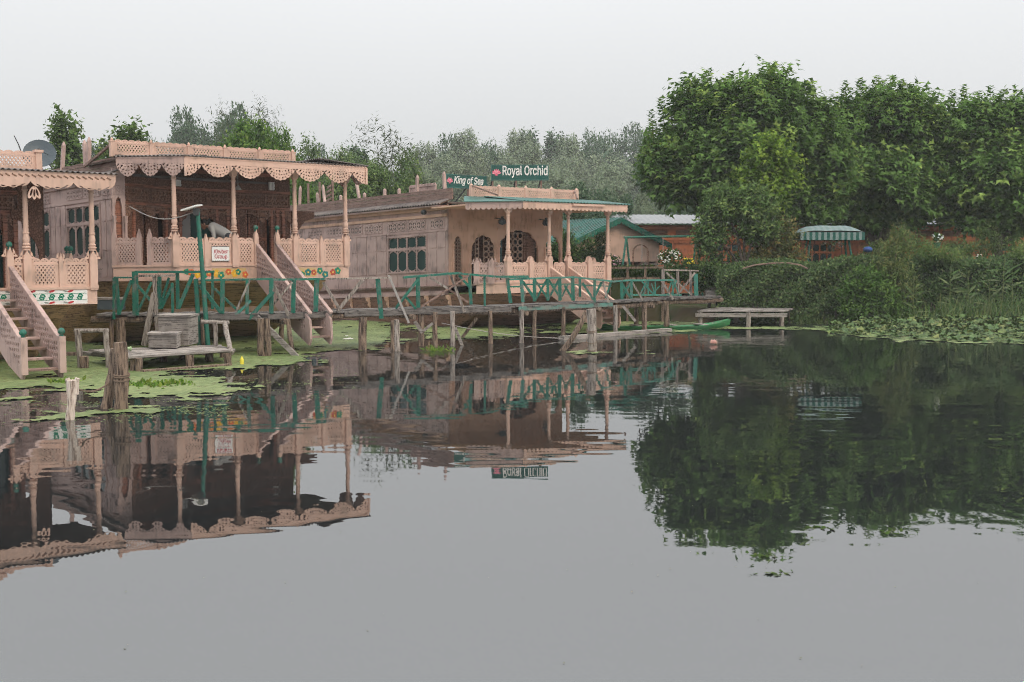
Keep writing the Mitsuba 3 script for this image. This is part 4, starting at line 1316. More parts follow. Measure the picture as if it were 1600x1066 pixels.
def build_bridge():
    b = thing('footbridge', 'long rickety plank footbridge on log piles with green stick railings', 'footbridge')
    cols = np.linspace(150, 1130, 500)
    path = np.array([deck_edge(c) for c in cols])
    dist = np.concatenate([[0], np.cumsum(np.linalg.norm(np.diff(path, axis=0), axis=1))])
    L = dist[-1]

    def on(s, back=0.0, dz=0.0):
        p = np.array([np.interp(s, dist, path[:, k]) for k in range(3)])
        q = np.array([np.interp(min(s + 0.3, L), dist, path[:, k]) for k in range(3)]) - np.array([np.interp(max(s - 0.3, 0), dist, path[:, k]) for k in range(3)])
        t = unit(q)
        n = np.array([-t[1], t[0], 0])
        return p + n * back + [0, 0, dz], t, n
    WID = 1.15
    s = 0.0
    r = np.random.default_rng(5)
    while s < L - 0.1:
        w = r.uniform(0.15, 0.24)
        p, t, n = on(min(s + w / 2, L))
        m = Mesh()
        dz = r.uniform(-0.012, 0.018)
        a = p - n * r.uniform(-0.03, 0.09) + [0, 0, dz + r.uniform(-0.01, 0.01)]
        e = p + n * (WID + r.uniform(-0.05, 0.06)) + [0, 0, dz] + t * r.uniform(-0.02, 0.02)
        m.bar(a, e, w - r.uniform(0.006, 0.025), 0.045)
        part(b, 'plank', m, 'deck_wood')
        s += w
    for back in (0.12, WID - 0.12):
        n_ = 9
        for i in range(n_):
            p0, t, n = on(L * i / n_, back, -0.12)
            p1, _, _ = on(L * (i + 1) / n_, back, -0.12)
            m = Mesh()
            m.log(p0 - t * 0.15, p1 + t * 0.1 + [0, 0, r.uniform(-0.03, 0.03)], 0.085, 0.075, 0.012, 8)
            part(b, 'stringer', m, 'log_wood')
    for a, e in ((320, 520), (540, 690), (690, 800), (812, 958)):      # long edge boards nailed to the near side
        m = Mesh()
        pts = [deck_edge(c, 0.985 + r.uniform(-0.015, 0.015)) - [0.03, 0.06, 0] for c in np.linspace(a, e, 5)]
        for p, q in zip(pts, pts[1:]):
            m.bar(p, q, 0.04, 0.13)
        part(b, 'edge_board', m, 'deck_wood' if a < 800 else 'teal_grey')

    def stick(x0, y0, x1, y1, w, mt, name, back=0.0, th=None, fixed=None):
        w = w * r.uniform(0.72, 0.98)
        d0 = d1 = (near((x0 + x1) / 2) if fixed is None else fixed)
        if name == 'handrail' and fixed is None:
            d0, d1 = near(x0), near(x1)
        p, q = dp(x0, y0, d0 - 0.04), dp(x1, y1, d1 - 0.04)
        if back:
            k = 1 + back / d0                          # the far side of the bridge: the same lines, one bridge width further off
            p, q = dp(x0, y0, d0 * k), dp(x1, y1, d1 * k)
        if name == 'handrail' and fixed is None:
            m = Mesh()
            n = max(2, int(abs(x1 - x0) / 40))
            pts = [dp(x0 + (x1 - x0) * t, y0 + (y1 - y0) * t + r.uniform(-0.4, 0.4), (near(x0 + (x1 - x0) * t) - 0.06) + back) for t in np.linspace(0, 1, n)]
            for a, e in zip(pts, pts[1:]):
                m.bar(a, e, w, th or w)
        else:
            m = Mesh().bar(p, q, w, th or w * 0.55, up=(0.1, 1, 0)) if name != 'pole' else Mesh().log(p, q, w / 2, w / 2.3)
        part(b, name, m, mt)
    G, W, TL = 'green_paint', 'grey_log', 'teal_paint'
    for x0, y0, x1, y1, w, mt, bk in ((178, 434, 178, 499, .07, G, 0), (182, 434, 186, 492, .10, G, 0), (211, 424, 212, 493, .17, G, 0), (249, 430, 249, 483, .10, G, 1.1), (269, 442, 270, 490, .07, G, 0),
                                  (277, 425, 278, 483, .10, G, 1.1), (332, 426, 332, 483, .08, G, 1.1), (348, 437, 347, 490, .11, G, 0), (386.5, 438, 386, 491, .10, G, 0), (424, 437, 424, 490, .12, G, 0),
                                  (459, 437, 458, 489, .12, G, 0), (495, 437, 493, 487, .13, G, 0), (590, 435, 596, 498, .13, G, 0), (653, 433, 653.5, 481, .12, G, 0), (733.5, 430, 736, 476, .12, G, 0),
                                  (757, 430, 757.5, 478, .08, G, 0), (792.5, 434, 798, 474, .11, G, 0), (814.5, 436, 817, 472, .12, TL, 0), (835, 434, 835.5, 471, .11, G, 0), (855.5, 435, 856, 470, .11, G, 0),
                                  (874.5, 434, 875, 470, .11, G, 0), (894.5, 432, 895.5, 470, .14, G, 0), (906, 435, 906, 464, .10, G, 1.0), (929, 436, 929, 475, .11, G, 0), (971, 438, 972, 468, .14, G, 0),
                                  (986.5, 438, 986.5, 467, .10, TL, 0), (1036, 421, 1036, 461, .12, W, 0.6), (1059, 421, 1059.5, 460, .10, W, 0.4), (1079, 423, 1079.5, 461, .11, W, 0.4), (1087, 428, 1088, 462, .18, TL, 0),
                                  (241, 431, 246, 522, .12, W, 0), (1012, 438, 1013, 462, .06, TL, 0), (1024, 438, 1024, 462, .06, TL, 0), (1051, 437, 1052, 462, .07, TL, 0)):
        stick(x0, y0, x1, y1, w, mt, 'rail_post', bk)
    for x0, y0, x1, y1, w, mt, bk in ((211, 425, 335, 424.5, .07, G, 1.1), (178, 434, 212, 434, .06, G, 0), (212, 431, 273, 430.5, .06, W, 0), (312, 438.5, 426, 436, .06, G, 0), (425, 437.5, 506, 436, .06, G, 0), (505, 435.5, 612, 434.5, .045, W, 0),
                                  (630, 434, 702, 427.5, .08, G, 0), (698, 428, 720, 427, .07, G, 0), (717, 428, 793, 434, .065, G, 0), (782, 433, 825, 432.5, .08, G, 0), (796, 436.5, 896, 433, .06, TL, 0), (895, 433, 958, 440, .06, TL, 0),
                                  (953, 440.5, 988, 437.5, .06, TL, 0), (987, 438, 1054, 438, .07, TL, 0), (1036, 421.5, 1091, 423, .07, W, 0.4), (987, 461.5, 1064, 461, .06, TL, 0), (817, 445, 893, 444.5, .05, G, 0.9), (893, 445, 955, 448, .05, G, 0.9), (798, 448, 817, 448, .05, G, 0)):
        stick(x0, y0, x1, y1, w, mt, 'handrail', bk)
    for x0, y0, x1, y1, w, mt, bk in ((205.6, 438, 186, 490, .08, G, 0), (214, 445, 238, 473, .08, G, 0), (237, 441, 214, 490, .08, G, 0), (264, 434, 251, 477, .08, G, 1.1), (268, 449, 252, 482, .08, G, 1.1), (302, 428, 279, 482, .10, G, 0),
                                  (312, 445, 345, 488, .10, G, 0), (335, 451, 373, 487, .08, G, 1.0), (391, 437, 369, 486, .07, W, 0), (392, 470, 366, 495, .08, TL, 0), (427, 456, 388, 499, .10, G, 0), (424, 439, 451, 493, .10, W, 0), (457, 441, 427, 476, .05, W, 0),
                                  (241, 458, 225, 540, .15, W, 0), (505, 441, 530, 482, .09, W, 0), (567, 437, 527, 487, .10, W, 0), (607, 430, 639, 505, .06, 'pale_cord', 0), (654, 436, 618, 482, .10, G, 0), (634, 464, 650, 483, .08, G, 0),
                                  (672, 434, 701, 452, .07, W, 0), (700, 452, 651, 484, .07, 'board_wood', 0), (703, 427, 726, 488, .09, W, 0), (733, 430, 680, 466, .06, 'board_wood', 0), (680, 438, 732, 473, .06, 'board_wood', 0.3), (717, 430, 733, 448, .08, G, 0),
                                  (820, 455, 815, 484, .07, W, 0), (817, 440, 836, 468, .08, G, 0), (835, 437, 858, 469, .08, G, 0), (855, 436, 838, 467, .07, G, .2), (857, 437, 877, 468, .08, G, 0), (874, 436, 857, 467, .07, G, .2), (882, 446, 895, 468, .08, G, 0), (887, 445, 878, 464, .06, G, .2),
                                  (910, 442, 927, 468, .10, G, 0), (940, 441, 929, 464, .09, G, .2), (941, 437, 951, 473, .08, W, 0), (955, 441, 946, 466, .08, G, .3), (970, 441, 986, 466, .09, G, 0), (986, 441, 971, 466, .09, G, .1), (986, 438, 1005, 470, .08, W, 0),
                                  (1000, 461, 1010, 440, .06, TL, 0), (1003, 440, 1022, 461, .06, TL, .1), (1014, 440, 1004, 461, .06, TL, .2), (1018, 443, 1023, 459, .05, TL, 0), (1020, 459, 1031, 447, .05, TL, 0), (1033, 437, 1052, 468, .08, W, 0), (1043, 461, 1049, 440, .06, TL, 0),
                                  (1052, 438, 1061, 461, .06, TL, 0), (1057, 438, 1049, 460, .06, TL, .1), (1086, 426, 1062, 457, .08, W, .2), (1041, 426, 1081, 461, .08, W, .4)):
        stick(x0, y0, x1, y1, w, mt, 'brace', bk)
    # piles: foot at the waterline seen in the photograph, a little below the water
    for x0, y0, x1, y1, rd, mt in ((408, 498, 410, 557, .10, 'log_wood'), (417, 498, 419, 557, .08, 'log_wood'), (441, 500, 440, 533, .08, 'log_wood'), (449, 499, 458, 556, .065, 'log_wood'), (567, 496, 567, 547, .12, 'log_wood'), (613, 501, 614, 546, .065, 'log_wood'),
                                (620, 500, 621, 549, .075, 'grey_log'), (658, 490, 658, 541, .09, 'log_wood'), (680, 488, 681, 541, .075, 'log_wood'), (707, 484, 707, 541, .075, 'grey_log'), (766, 486, 767, 537, .07, 'log_wood'), (815, 484, 815, 536, .07, 'grey_log'),
                                (835, 483, 836, 531, .07, 'log_wood'), (880, 480, 879, 528, .07, 'log_wood'), (961, 477, 961, 523, .075, 'grey_log'), (994, 474, 994, 513, .09, 'log_wood'), (1007, 474, 1007, 519, .09, 'log_wood'), (1040.5, 472, 1041, 515, .10, 'log_wood'),
                                (188, 498, 189, 556, .13, 'log_wood'), (175, 499, 175, 556, .07, 'log_wood'), (318, 500, 322, 556, .09, 'log_wood')):
        d = gp(x1, y1, 0)[1]
        p, q = dp(x0, y0, d), dp(x1, y1, d)
        p[2] = min(p[2], 1.0) if x0 < 300 or x0 > 330 else 0.98
        m = Mesh()
        m.log(p, q + (q - p) * 0.25, rd * 0.95, rd, 0.02)
        part(b, 'pile', m, mt)
    for x0, y0, x1, y1, w, mt, dd in ((401, 495, 468, 562, .13, 'grey_wood', 30.5), (711, 512, 723, 542, .09, 'grey_wood', 34.3), (973, 478, 993, 502, .09, 'grey_wood', 39.6), (745, 497, 722, 528, .10, 'log_wood', 37.5), (648, 502, 660, 520, .10, 'grey_wood', 33.9), (676, 505, 662, 517, .08, 'grey_wood', 33.9)):
        m = Mesh()
        m.bar(dp(x0, y0, dd), dp(x1, y1, dd), w, w * 0.6, up=(0, 1, 0))
        part(b, 'brace', m, mt)
    for x in (440, 640, 815, 930, 1012):                # crossbeams under the deck
        p = deck_edge(x, 0.86)
        t = unit(deck_edge(x + 8) - deck_edge(x - 8))
        n = np.array([-t[1], t[0], 0])
        m = Mesh()
        m.log(p - n * 0.25, p + n * 1.4, 0.075, 0.07)
        part(b, 'crossbeam', m, 'log_wood')


mat('teal_grey', proc(paint_fn((0.10, 0.22, 0.19), (0.19, 0.18, 0.165), (0.09, 0.085, 0.08), 2.0)), 0.8, 0.2)
build_bridge()


# ---------------------------------------------------------------- low landing stage with its box steps
def build_landing():
    b = thing('landing_stage', 'low weathered plank landing stage on short posts over the duckweed', 'landing stage')
    Z = 0.34
    corners = [gp(135, 547, Z), gp(222, 556, Z), gp(362, 545, Z), gp(330, 539, Z), gp(180, 541, Z)]
    a, c = gp(140, 548.5, Z), gp(361, 546, Z)
    r = np.random.default_rng(3)
    n = 9
    f0, f1 = [gp(205, 557.5, Z), gp(362, 547, Z)], [gp(137, 546, Z), gp(345, 538.5, Z)]
    for i in range(n):
        t0, t1 = i / n, (i + 1) / n
        p0, p1 = f0[0] + (f1[0] - f0[0]) * t0, f0[0] + (f1[0] - f0[0]) * t1
        q0, q1 = f0[1] + (f1[1] - f0[1]) * t0, f0[1] + (f1[1] - f0[1]) * t1
        p0, q0 = p0 + (q0 - p0) * r.uniform(-0.03, 0.03), q0 + (q0 - p0) * r.uniform(-0.03, 0.02)
        p1 = p0 + (p1 - p0 - (p1 - p0) * 0.06)
        q1 = q0 + (q1 - q0) * 0.94
        up = np.array([0, 0, 0.045])
        dz = np.array([0, 0, r.uniform(-0.012, 0.012)])
        m = Mesh()
        m.hexa(np.array([p0, p1, p1 + up, p0 + up]) + dz - [0, 0, .045], np.array([q0, q1, q1 + up, q0 + up]) + dz - [0, 0, .045])
        part(b, 'plank', m, 'grey_wood')
    e = [gp(130, 553, Z - .10), gp(225, 561, Z - 0.1), gp(365, 550, Z - 0.1)]
    for p, q in ((gp(200, 558, Z - .06), gp(366, 547.5, Z - .06)), (gp(128, 551.5, .22), gp(222, 561, .22))):
        m = Mesh()
        m.log(p, q, 0.055, 0.05, 0.01)
        part(b, 'edge_pole', m, 'grey_wood')
    for px, py, h, rd in ((132, 576, .28, .10), (209, 580, .30, .085), (217, 581, .3, .08), (297, 575, .30, .09), (356, 570, .28, .085), (256, 566, .28, .09), (327, 566, .28, .1), (285, 563, .28, .07), (348, 560, .28, .07)):
        g = gp(px, py, 0)
        m = Mesh()
        m.log(g + [0, 0, h], g - [0, 0, 0.3], rd, rd * 1.05, 0.01)
        part(b, 'stage_post', m, 'log_wood')
    d = 27.1
    for p, q, rd in ((dp(121.5, 516, d), dp(126, 576, d), .075), (dp(165, 518, d), dp(170, 578, d), .065), (dp(117, 517.5, d), dp(169.5, 516.5, d), .055)):
        m = Mesh()
        m.log(p, q, rd, rd * 0.9, 0.012)
        part(b, 'goalpost_frame', m, 'grey_log')
    d = 29.3
    for p, q, rd in ((dp(336, 504, d), dp(337, 541, d), .06), (dp(352, 505, d), dp(362, 552, d - 1), .065), (dp(314, 502.5, d), dp(358, 504, d), .05)):
        m = Mesh()
        m.log(p, q, rd, rd * 0.9, 0.012)
        part(b, 'goalpost_frame', m, 'grey_log')
    m = Mesh()
    p, q = gp(222, 580, 0.03), gp(360, 570, 0.03)
    m.bar(p, q, 0.16, 0.05)
    m.bar(gp(100, 553, 0.2), gp(122, 553, 0.2), 0.14, 0.08)
    part(b, 'floating_board', m, 'log_wood')

    def slab(name, pts, z0, z1, mt, label, lid=None):
        k = thing(name, label, 'step')
        lo = np.array([[*p[:2], z0] for p in pts])
        hi = np.array([[*p[:2], z1] for p in pts])
        m = Mesh()
        m.hexa(lo, hi)
        part(k, 'riser_box', m, mt)
        if lid:
            c = hi.mean(0)
            g = (hi - c) * [1.07, 1.10, 1] + c
            m = Mesh()
            m.hexa(g + [0, 0, .002], g + [0, 0, lid])
            part(k, 'tread', m, 'grey_wood')
    z = Z + .03
    slab('box_step', [gp(232, 543, z), gp(276, 544, z), gp(283, 540, z), gp(238, 539, z)], z, z + 0.30, 'grey_wood', 'lower grey box step standing on the landing stage', .05)
    z2 = Z + .03
    slab('box_step', [gp(248, 539.5, z2), gp(294, 540, z2), gp(310, 536, z2), gp(262, 535, z2)], z2, z2 + 0.70, 'grey_wood', 'taller grey box step behind the lower one, under the footbridge', .05)
    k = thing('storage_box', 'pale grey box wedged behind the footbridge between the two nearest houseboats', 'box')
    m = Mesh()
    lo = np.array([dp(152, 484, 31.6), dp(196, 484, 31.6), dp(196, 484, 32.2), dp(152, 484, 32.2)])
    lo[:, 2] = lo[0, 2]
    m.hexa(lo, lo + [0, 0, .26])
    part(k, 'box_body', m, 'dish_grey')
    m = Mesh()
    m.hexa(lo + [-.02, -.02, .262], lo + [0.02, -.02, .32])
    part(k, 'lid', m, 'grey_wood')


build_landing()


# ---------------------------------------------------------------- mooring stumps, piles, floating log
def stump(label, px0, py0, px1, py1, r0, r1, mt, name='mooring_post', gone=0.3, fork=False):
    k = thing(name, label, 'mooring post')
    d = gp(px1, py1, 0)[1]
    p, q = dp(px0, py0, d), dp(px1, py1, d)
    m = Mesh()
    n = 10
    s = np.linspace(0, 1, n)
    c = p + (q + (q - p) * gone - p) * s[:, None] + np.c_[np.sin(s * 5) * 0.012, np.zeros(n), np.zeros(n)]
    rad = r0 + (r1 - r0) * s + 0.008 * np.sin(s * 17)
    if fork:
        rad = np.interp(s, [0, .2, .5, .75, 1], [r0 * 1.25, r0 * 1.05, r0 * 0.8, r0 * 0.95, r0 * 0.9])
    m.tube(c, rad, 14, wob=0.06)
    part(k, 'trunk', m, mt, 50)
    return k, p, q


ka, pa, qa = stump('thick upright mooring post with a rope band round it, in front of the landing stage', 188, 535, 190, 640, .108, .118, 'log_wood')
m = Mesh()
for z in (0.50, 0.56, 0.59):
    a = np.linspace(0, 2 * PI, 15)
    m.tube(np.c_[pa[0] + .125 * np.cos(a) + 0.01, pa[1] + .125 * np.sin(a), np.full(15, z) + 0.02 * np.sin(a)], .014, 5)
part(ka, 'rope_band', m, 'rope_fibre')
kb, pb, qb = stump('leaning mooring post crossing behind the thick upright one', 181, 545, 167, 638, .085, .10, 'log_wood')
kc, pc, qc = stump('pale forked stump standing alone in the water, nearest to the camera', 113, 594, 110, 656, .075, .06, 'bleached_wood', 'forked_stump', .3, True)
m = Mesh()
for sx in (-1, 1):
    m.tube([pc + [sx * .04, 0, -0.22], pc + [sx * .055, 0, -.05], pc + [sx * .08, 0.0, .03]], [.055, .045, .035], 8, wob=0.08)
part(kc, 'fork', m, 'bleached_wood', 50)
k = thing('mooring_rope', 'slack brown rope tied from the leaning post to the forked stump', 'rope')
m = Mesh()
t = np.linspace(0, 1, 12)[:, None]
a, e = pb + (qb - pb) * 0.55, pc + [0, 0, -0.1]
m.tube(a + (e - a) * t - [0, 0, 1] * np.sin(PI * t) * 0.12, .014, 5)
part(k, 'strand', m, 'rope_fibre')
kd, pd_, qd = stump('stout grey pile bound with cord, propped by a leaning log, right of the footbridge middle', 923.5, 483, 926, 551, .125, .115, 'grey_log')
m = Mesh()
for z in (0.62, 0.58, .3, .1):
    a = np.linspace(0, 2 * PI, 15)
    m.tube(np.c_[pd_[0] + .135 * np.cos(a) + 0.015, pd_[1] + .135 * np.sin(a), np.full(15, z) + 0.05 * np.sin(a)], .012, 5)
labels[part(kd, 'cord', m, 'rope_fibre')] = {'kind': 'stuff'}
m = Mesh()
m.log(dp(917, 488, 32.4), dp(878, 550, 32.4), .075, .08)
part(kd, 'prop', m, 'log_wood')
k = thing('floating_log', 'long squared log floating behind the bound pile', 'log')
m = Mesh()
lo = np.array([gp(876, 532, 0), gp(876, 526, 0)])
m.bar(gp(877, 529, 0.05), gp(1046, 516, 0.04), 0.22, 0.14)
part(k, 'trunk', m, 'grey_wood')


# ---------------------------------------------------------------- small plank jetty at the hedge
def build_jetty():
    b = thing('plank_jetty', 'small jetty of dark loose planks on thin posts under the hedge', 'jetty')
    r = np.random.default_rng(9)
    z = 0.56
    P = [dp(1088, 487.5, 43.6), dp(1225, 487, 43.6), dp(1240, 477, 46.2), dp(1125, 474, 46.2)]
    for q in P:
        q[2] = z
    n = 8
    for i in range(n):
        t0, t1 = i / n, (i + 0.92) / n
        a0, a1 = P[0] + (P[3] - P[0]) * t0, P[0] + (P[3] - P[0]) * t1
        b0, b1 = P[1] + (P[2] - P[1]) * t0, P[1] + (P[2] - P[1]) * t1
        s = r.uniform(-0.05, 0.05)
        a0, a1 = a0 + [s, 0, 0], a1 + [s, 0, 0]
        dz = np.array([0, 0, r.uniform(-0.02, 0.03)])
        m = Mesh()
        up = np.array([0, 0, 0.045])
        m.hexa(np.array([a0, a1, a1 + up, a0 + up]) + dz, np.array([b0, b1, b1 + up, b0 + up]) - dz)
        part(b, 'plank', m, 'deck_wood' if i % 3 else 'grey_wood')
    m = Mesh()
    m.bar(P[0] + [-.05, -.06, -0.12], P[1] + [0.1, -.06, -0.12], 0.09, 0.14)
    part(b, 'edge_beam', m, 'grey_wood')
    for px, py in ((1094, 511), (1169, 512), (1221, 509), (1150, 505), (1230, 503)):
        g = gp(px, py, 0)
        m = Mesh()
        m.log(g + [0, 0, .55], g - [0, 0, .4], .085, .095, 0.01)
        part(b, 'jetty_post', m, 'grey_log')


build_jetty()


# ---------------------------------------------------------------- green canoe
def build_canoe():
    b = thing('canoe', 'slim bright green canoe with upturned end lying between the piles', 'canoe')
    A, Bp = gp(930, 517, 0.0), gp(1100, 514, 0.0)
    A[2] = Bp[2] = 0
    U = unit(Bp - A)
    N = np.array([-U[1], U[0], 0])
    L = np.linalg.norm(Bp - A) * 1.24
    n = 25
    m = Mesh()
    rings = []
    for t in np.linspace(0, 1, n):
        w = 0.48 * (math.sin(PI * min(1, max(0, t * 0.96 + 0.02))) ** 0.6)
        lift = 0.30 * max(0, (t - 0.72) / 0.28) ** 1.8 + 0.30 * max(0, (0.2 - t) / 0.2) ** 1.8
        c = A + U * L * t
        top = 0.13 + lift * 0.75
        bot = -0.10 + lift * 0.80
        for s, z, k in ((-1, top, 1), (-1, bot, .55), (1, bot, .55), (1, top, 1), (1, top - 0.02, .9), (1, bot + 0.06, .5), (-1, bot + .06, .5), (-1, top - 0.02, .9)):
            rings.append(c + N * s * w * k + [0, 0, z])
    v = np.array(rings)
    f = []
    for i in range(n - 1):
        for j in range(8):
            k = (j + 1) % 8
            f += [[i * 8 + j, i * 8 + k, (i + 1) * 8 + k], [i * 8 + j, (i + 1) * 8 + k, (i + 1) * 8 + j]]
    m.add(v, f)
    part(b, 'hull', m, 'boat_green', 50)
    for t in (0.3, 0.55, 0.78):
        c = A + U * L * t + [0, 0, 0.17]
        m = Mesh()
        m.bar(c - N * 0.42, c + N * 0.42, 0.2, 0.03)
        part(b, 'thwart', m, 'grey_wood')


build_canoe()
k = thing('mooring_line', 'thin grey line slung low between the bridge piles and the floating log', 'rope')
m = Mesh()
a, e = dp(690, 505, 34.2), dp(884, 529, 36.6)
t = np.linspace(0, 1, 14)[:, None]
m.tube(a + (e - a) * t - np.array([0, 0, 1.0]) * 0.10 * np.sin(PI * t), .010, 5)
part(k, 'strand', m, 'pale_cord')


# ---------------------------------------------------------------- lamp post, dish, signs
def build_lamp():
    b = thing('lamp_post', 'green lamp post with a flat solar panel head, before the tall houseboat', 'lamp post')
    d = 30.55
    m = Mesh()
    m.tube([dp(308.5, 332, d), dp(316, 420, d), dp(325, 541, d)], [.055, .06, .065], 10)
    part(b, 'pole', m, 'green_paint', 40)
    p = dp(304, 327, d)
    m = Mesh()
    m.hexa([p + [-.30, -.22, -.06], p + [.10, -.28, .06], p + [.14, .25, .10], p + [-.26, .28, -.02]], [p + [-.30, -.22, -.02], p + [.10, -.28, .10], p + [.14, .25, .14], p + [-.26, .28, .02]])
    part(b, 'solar_panel', m, 'white_paint')
    m = Mesh()
    m.box(p[0] - .02, p[0] + .12, p[1] - .1, p[1] + .1, p[2] - .16, p[2] + .02)
    part(b, 'lamp_head', m, 'dark_metal')
    k = thing('lamp_post', 'second thin green post standing close beside the lamp post with the solar head', 'post')
    m = Mesh()
    m.tube([dp(306, 436, 30.7), dp(312, 540, 30.7)], [.06, .06], 8)
    part(k, 'pole', m, 'green_paint')
    k = thing('cord', 'pale slack cord strung from the tall carved houseboat corner to the lamp post', 'cord')
    a, e = dp(203, 323, 32.2), dp(304, 331, 30.6)
    t = np.linspace(0, 1, 16)[:, None]
    m = Mesh()
    m.tube(a + (e - a) * t - np.array([0, 0, 1.0]) * 0.26 * np.sin(PI * t), .014, 5)
    part(k, 'strand', m, 'pale_cord')


def build_dish():
    b = thing('satellite_dish', 'round grey satellite dish on the roof of the cream houseboat', 'satellite dish')
    c = dp(62, 242, 31.2)
    nrm = unit([0.30, -0.86, 0.42])
    a = unit(np.cross([0, 0, 1.0], nrm))
    e = np.cross(nrm, a)
    m = Mesh()
    R = 0.41
    prof = [(0.0, 0.0), (.1, .004), (.2, .018), (.3, .045), (.38, .075), (R, .085), (R, .070), (.36, .052), (.2, .0), (.05, -.018), (0.0, -.02)]
    mm = Mesh()
    mm.lathe([(max(r_, 0.003), h) for r_, h in prof], 0, 0, 0, 28)
    v = np.vstack(mm.v)
    m.add(c + v[:, :1] * a + v[:, 1:2] * e * 0.98 + v[:, 2:] * nrm, np.vstack(mm.f))
    part(b, 'dish', m, 'dish_grey', 60)
    f = c + nrm * 0.42 - e * 0.10
    m = Mesh()
    m.tube([c - e * .36 + nrm * .05, f], [.012, .012], 6)
    m.tube([c + a * .2 + nrm * .02, f], [.008, .008], 6)
    part(b, 'feed_arm', m, 'dark_metal')
    m = Mesh()
    m.tube([f - nrm * .06, f + nrm * .05], [.04, .035], 8)
    part(b, 'feed_horn', m, 'dark_metal', 40)
    m = Mesh()
    base = np.array([c[0] + .10, c[1] + .25, 4.6])
    m.tube([c - nrm * .03, c - nrm * 0.2 - [0, 0, .2], base], [.03, .03, .03], 8)
    m.tube([c - nrm * .05 + a * .2 - e * .2, base + [.36, -.1, 0]], [.016, .016], 6)
    part(b, 'mast', m, 'dark_metal', 40)
    k = thing('aerial', 'thin dark aerial rod leaning beside the satellite dish', 'aerial')
    m = Mesh()
    m.tube([dp(22, 212, 31), dp(29, 226, 31), dp(42, 262, 31)], [.012, .016, .018], 6)
    part(k, 'rod', m, 'dark_metal')


def lotus(m, o, U, N, u, v, R, col):
    pet = []
    for i, a in enumerate((-78, -52, -26, 0, 26, 52, 78)):
        e = Polygon([(0, 0), (0.20 * R, 0.42 * R), (0.13 * R, 0.78 * R), (0, 1.0 * R), (-0.13 * R, 0.78 * R), (-0.20 * R, 0.42 * R)])
        pet.append(affinity.translate(affinity.rotate(e, a, origin=(0, 0)), u, v))
    for i, s in enumerate(pet):
        m.plate(s.buffer(-0.006), at(o, U, N, 0, 0.001 * (i % 2), 0), U, ZUP, N, 0.008 + 0.002 * (i % 3), col[i % 2])
    for a in (-40, 0, 40):
        e = affinity.rotate(Polygon([(0, 0), (0.13 * R, -0.2 * R), (0, -0.42 * R), (-0.13 * R, -0.2 * R)]), a, origin=(0, 0))
        m.plate(affinity.translate(e, u, v), o, U, ZUP, N, 0.008, col[1])


def lettering(text, height, width, shear=0.0, serif=True):
    t = meshkit.text_mesh(text, height, 0.01, bold=True)
    v = np.asarray(t.vertices)
    v[:, 0] *= width / (v[:, 0].max() - v[:, 0].min())
    v[:, 0] += shear * v[:, 1]
    t.vertices = v
    return t


def sign_board(name, label, p_left, p_right, z0, z1, text, th, tw, tx, shear, legs, lean=0.0):
    b = thing(name, label, 'sign')
    o, U, N, w = seg(p_left[:2], p_right[:2])
    h = z1 - z0
    m = Mesh()
    block(m, o, U, N, 0, w, -.03, 0.0, z0, z1)
    part(b, 'board', m, 'sign_green')
    m = Mesh()
    for a, c, d, e in ((-.02, w + .02, z0 - .02, z0 + .02), (-.02, w + .02, z1 - .02, z1 + .02), (-.02, .02, z0 + .02, z1 - .02), (w - .02, w + .02, z0 + .02, z1 - .02)):
        block(m, o, U, N, a, c, -.035, .012, d, e)
    part(b, 'frame', m, 'green_roof')
    t = lettering(text, th, tw, shear)
    v = np.asarray(t.vertices)
    m = Mesh()
    m.add(at(o, U, N, tx, 0.002, z0 + h * 0.34) + v[:, :1] * U + v[:, 1:2] * ZUP + v[:, 2:] * N, t.faces)
    part(b, 'lettering', m, 'white_paint')
    m = Mesh()
    lotus(m, at(o, U, N, 0, .002, z0), U, N, 0.185, h * 0.42, h * 0.37, ((0.80, 0.33, 0.40), (0.72, 0.16, 0.24)))
    part(b, 'lotus_emblem', m, 'tinted')
    for u, zb in legs:
        m = Mesh()
        block(m, o, U, N, u - .03, u + .03, -.09, -.032, zb, z1 - .1)
        part(b, 'leg', m, 'board_wood')
        m = Mesh()
        m.bar(at(o, U, N, u, -.05, z0 + .12), at(o, U, N, u - .25, -.75, zb), 0.045)
        part(b, 'stay', m, 'dark_metal')
    return b


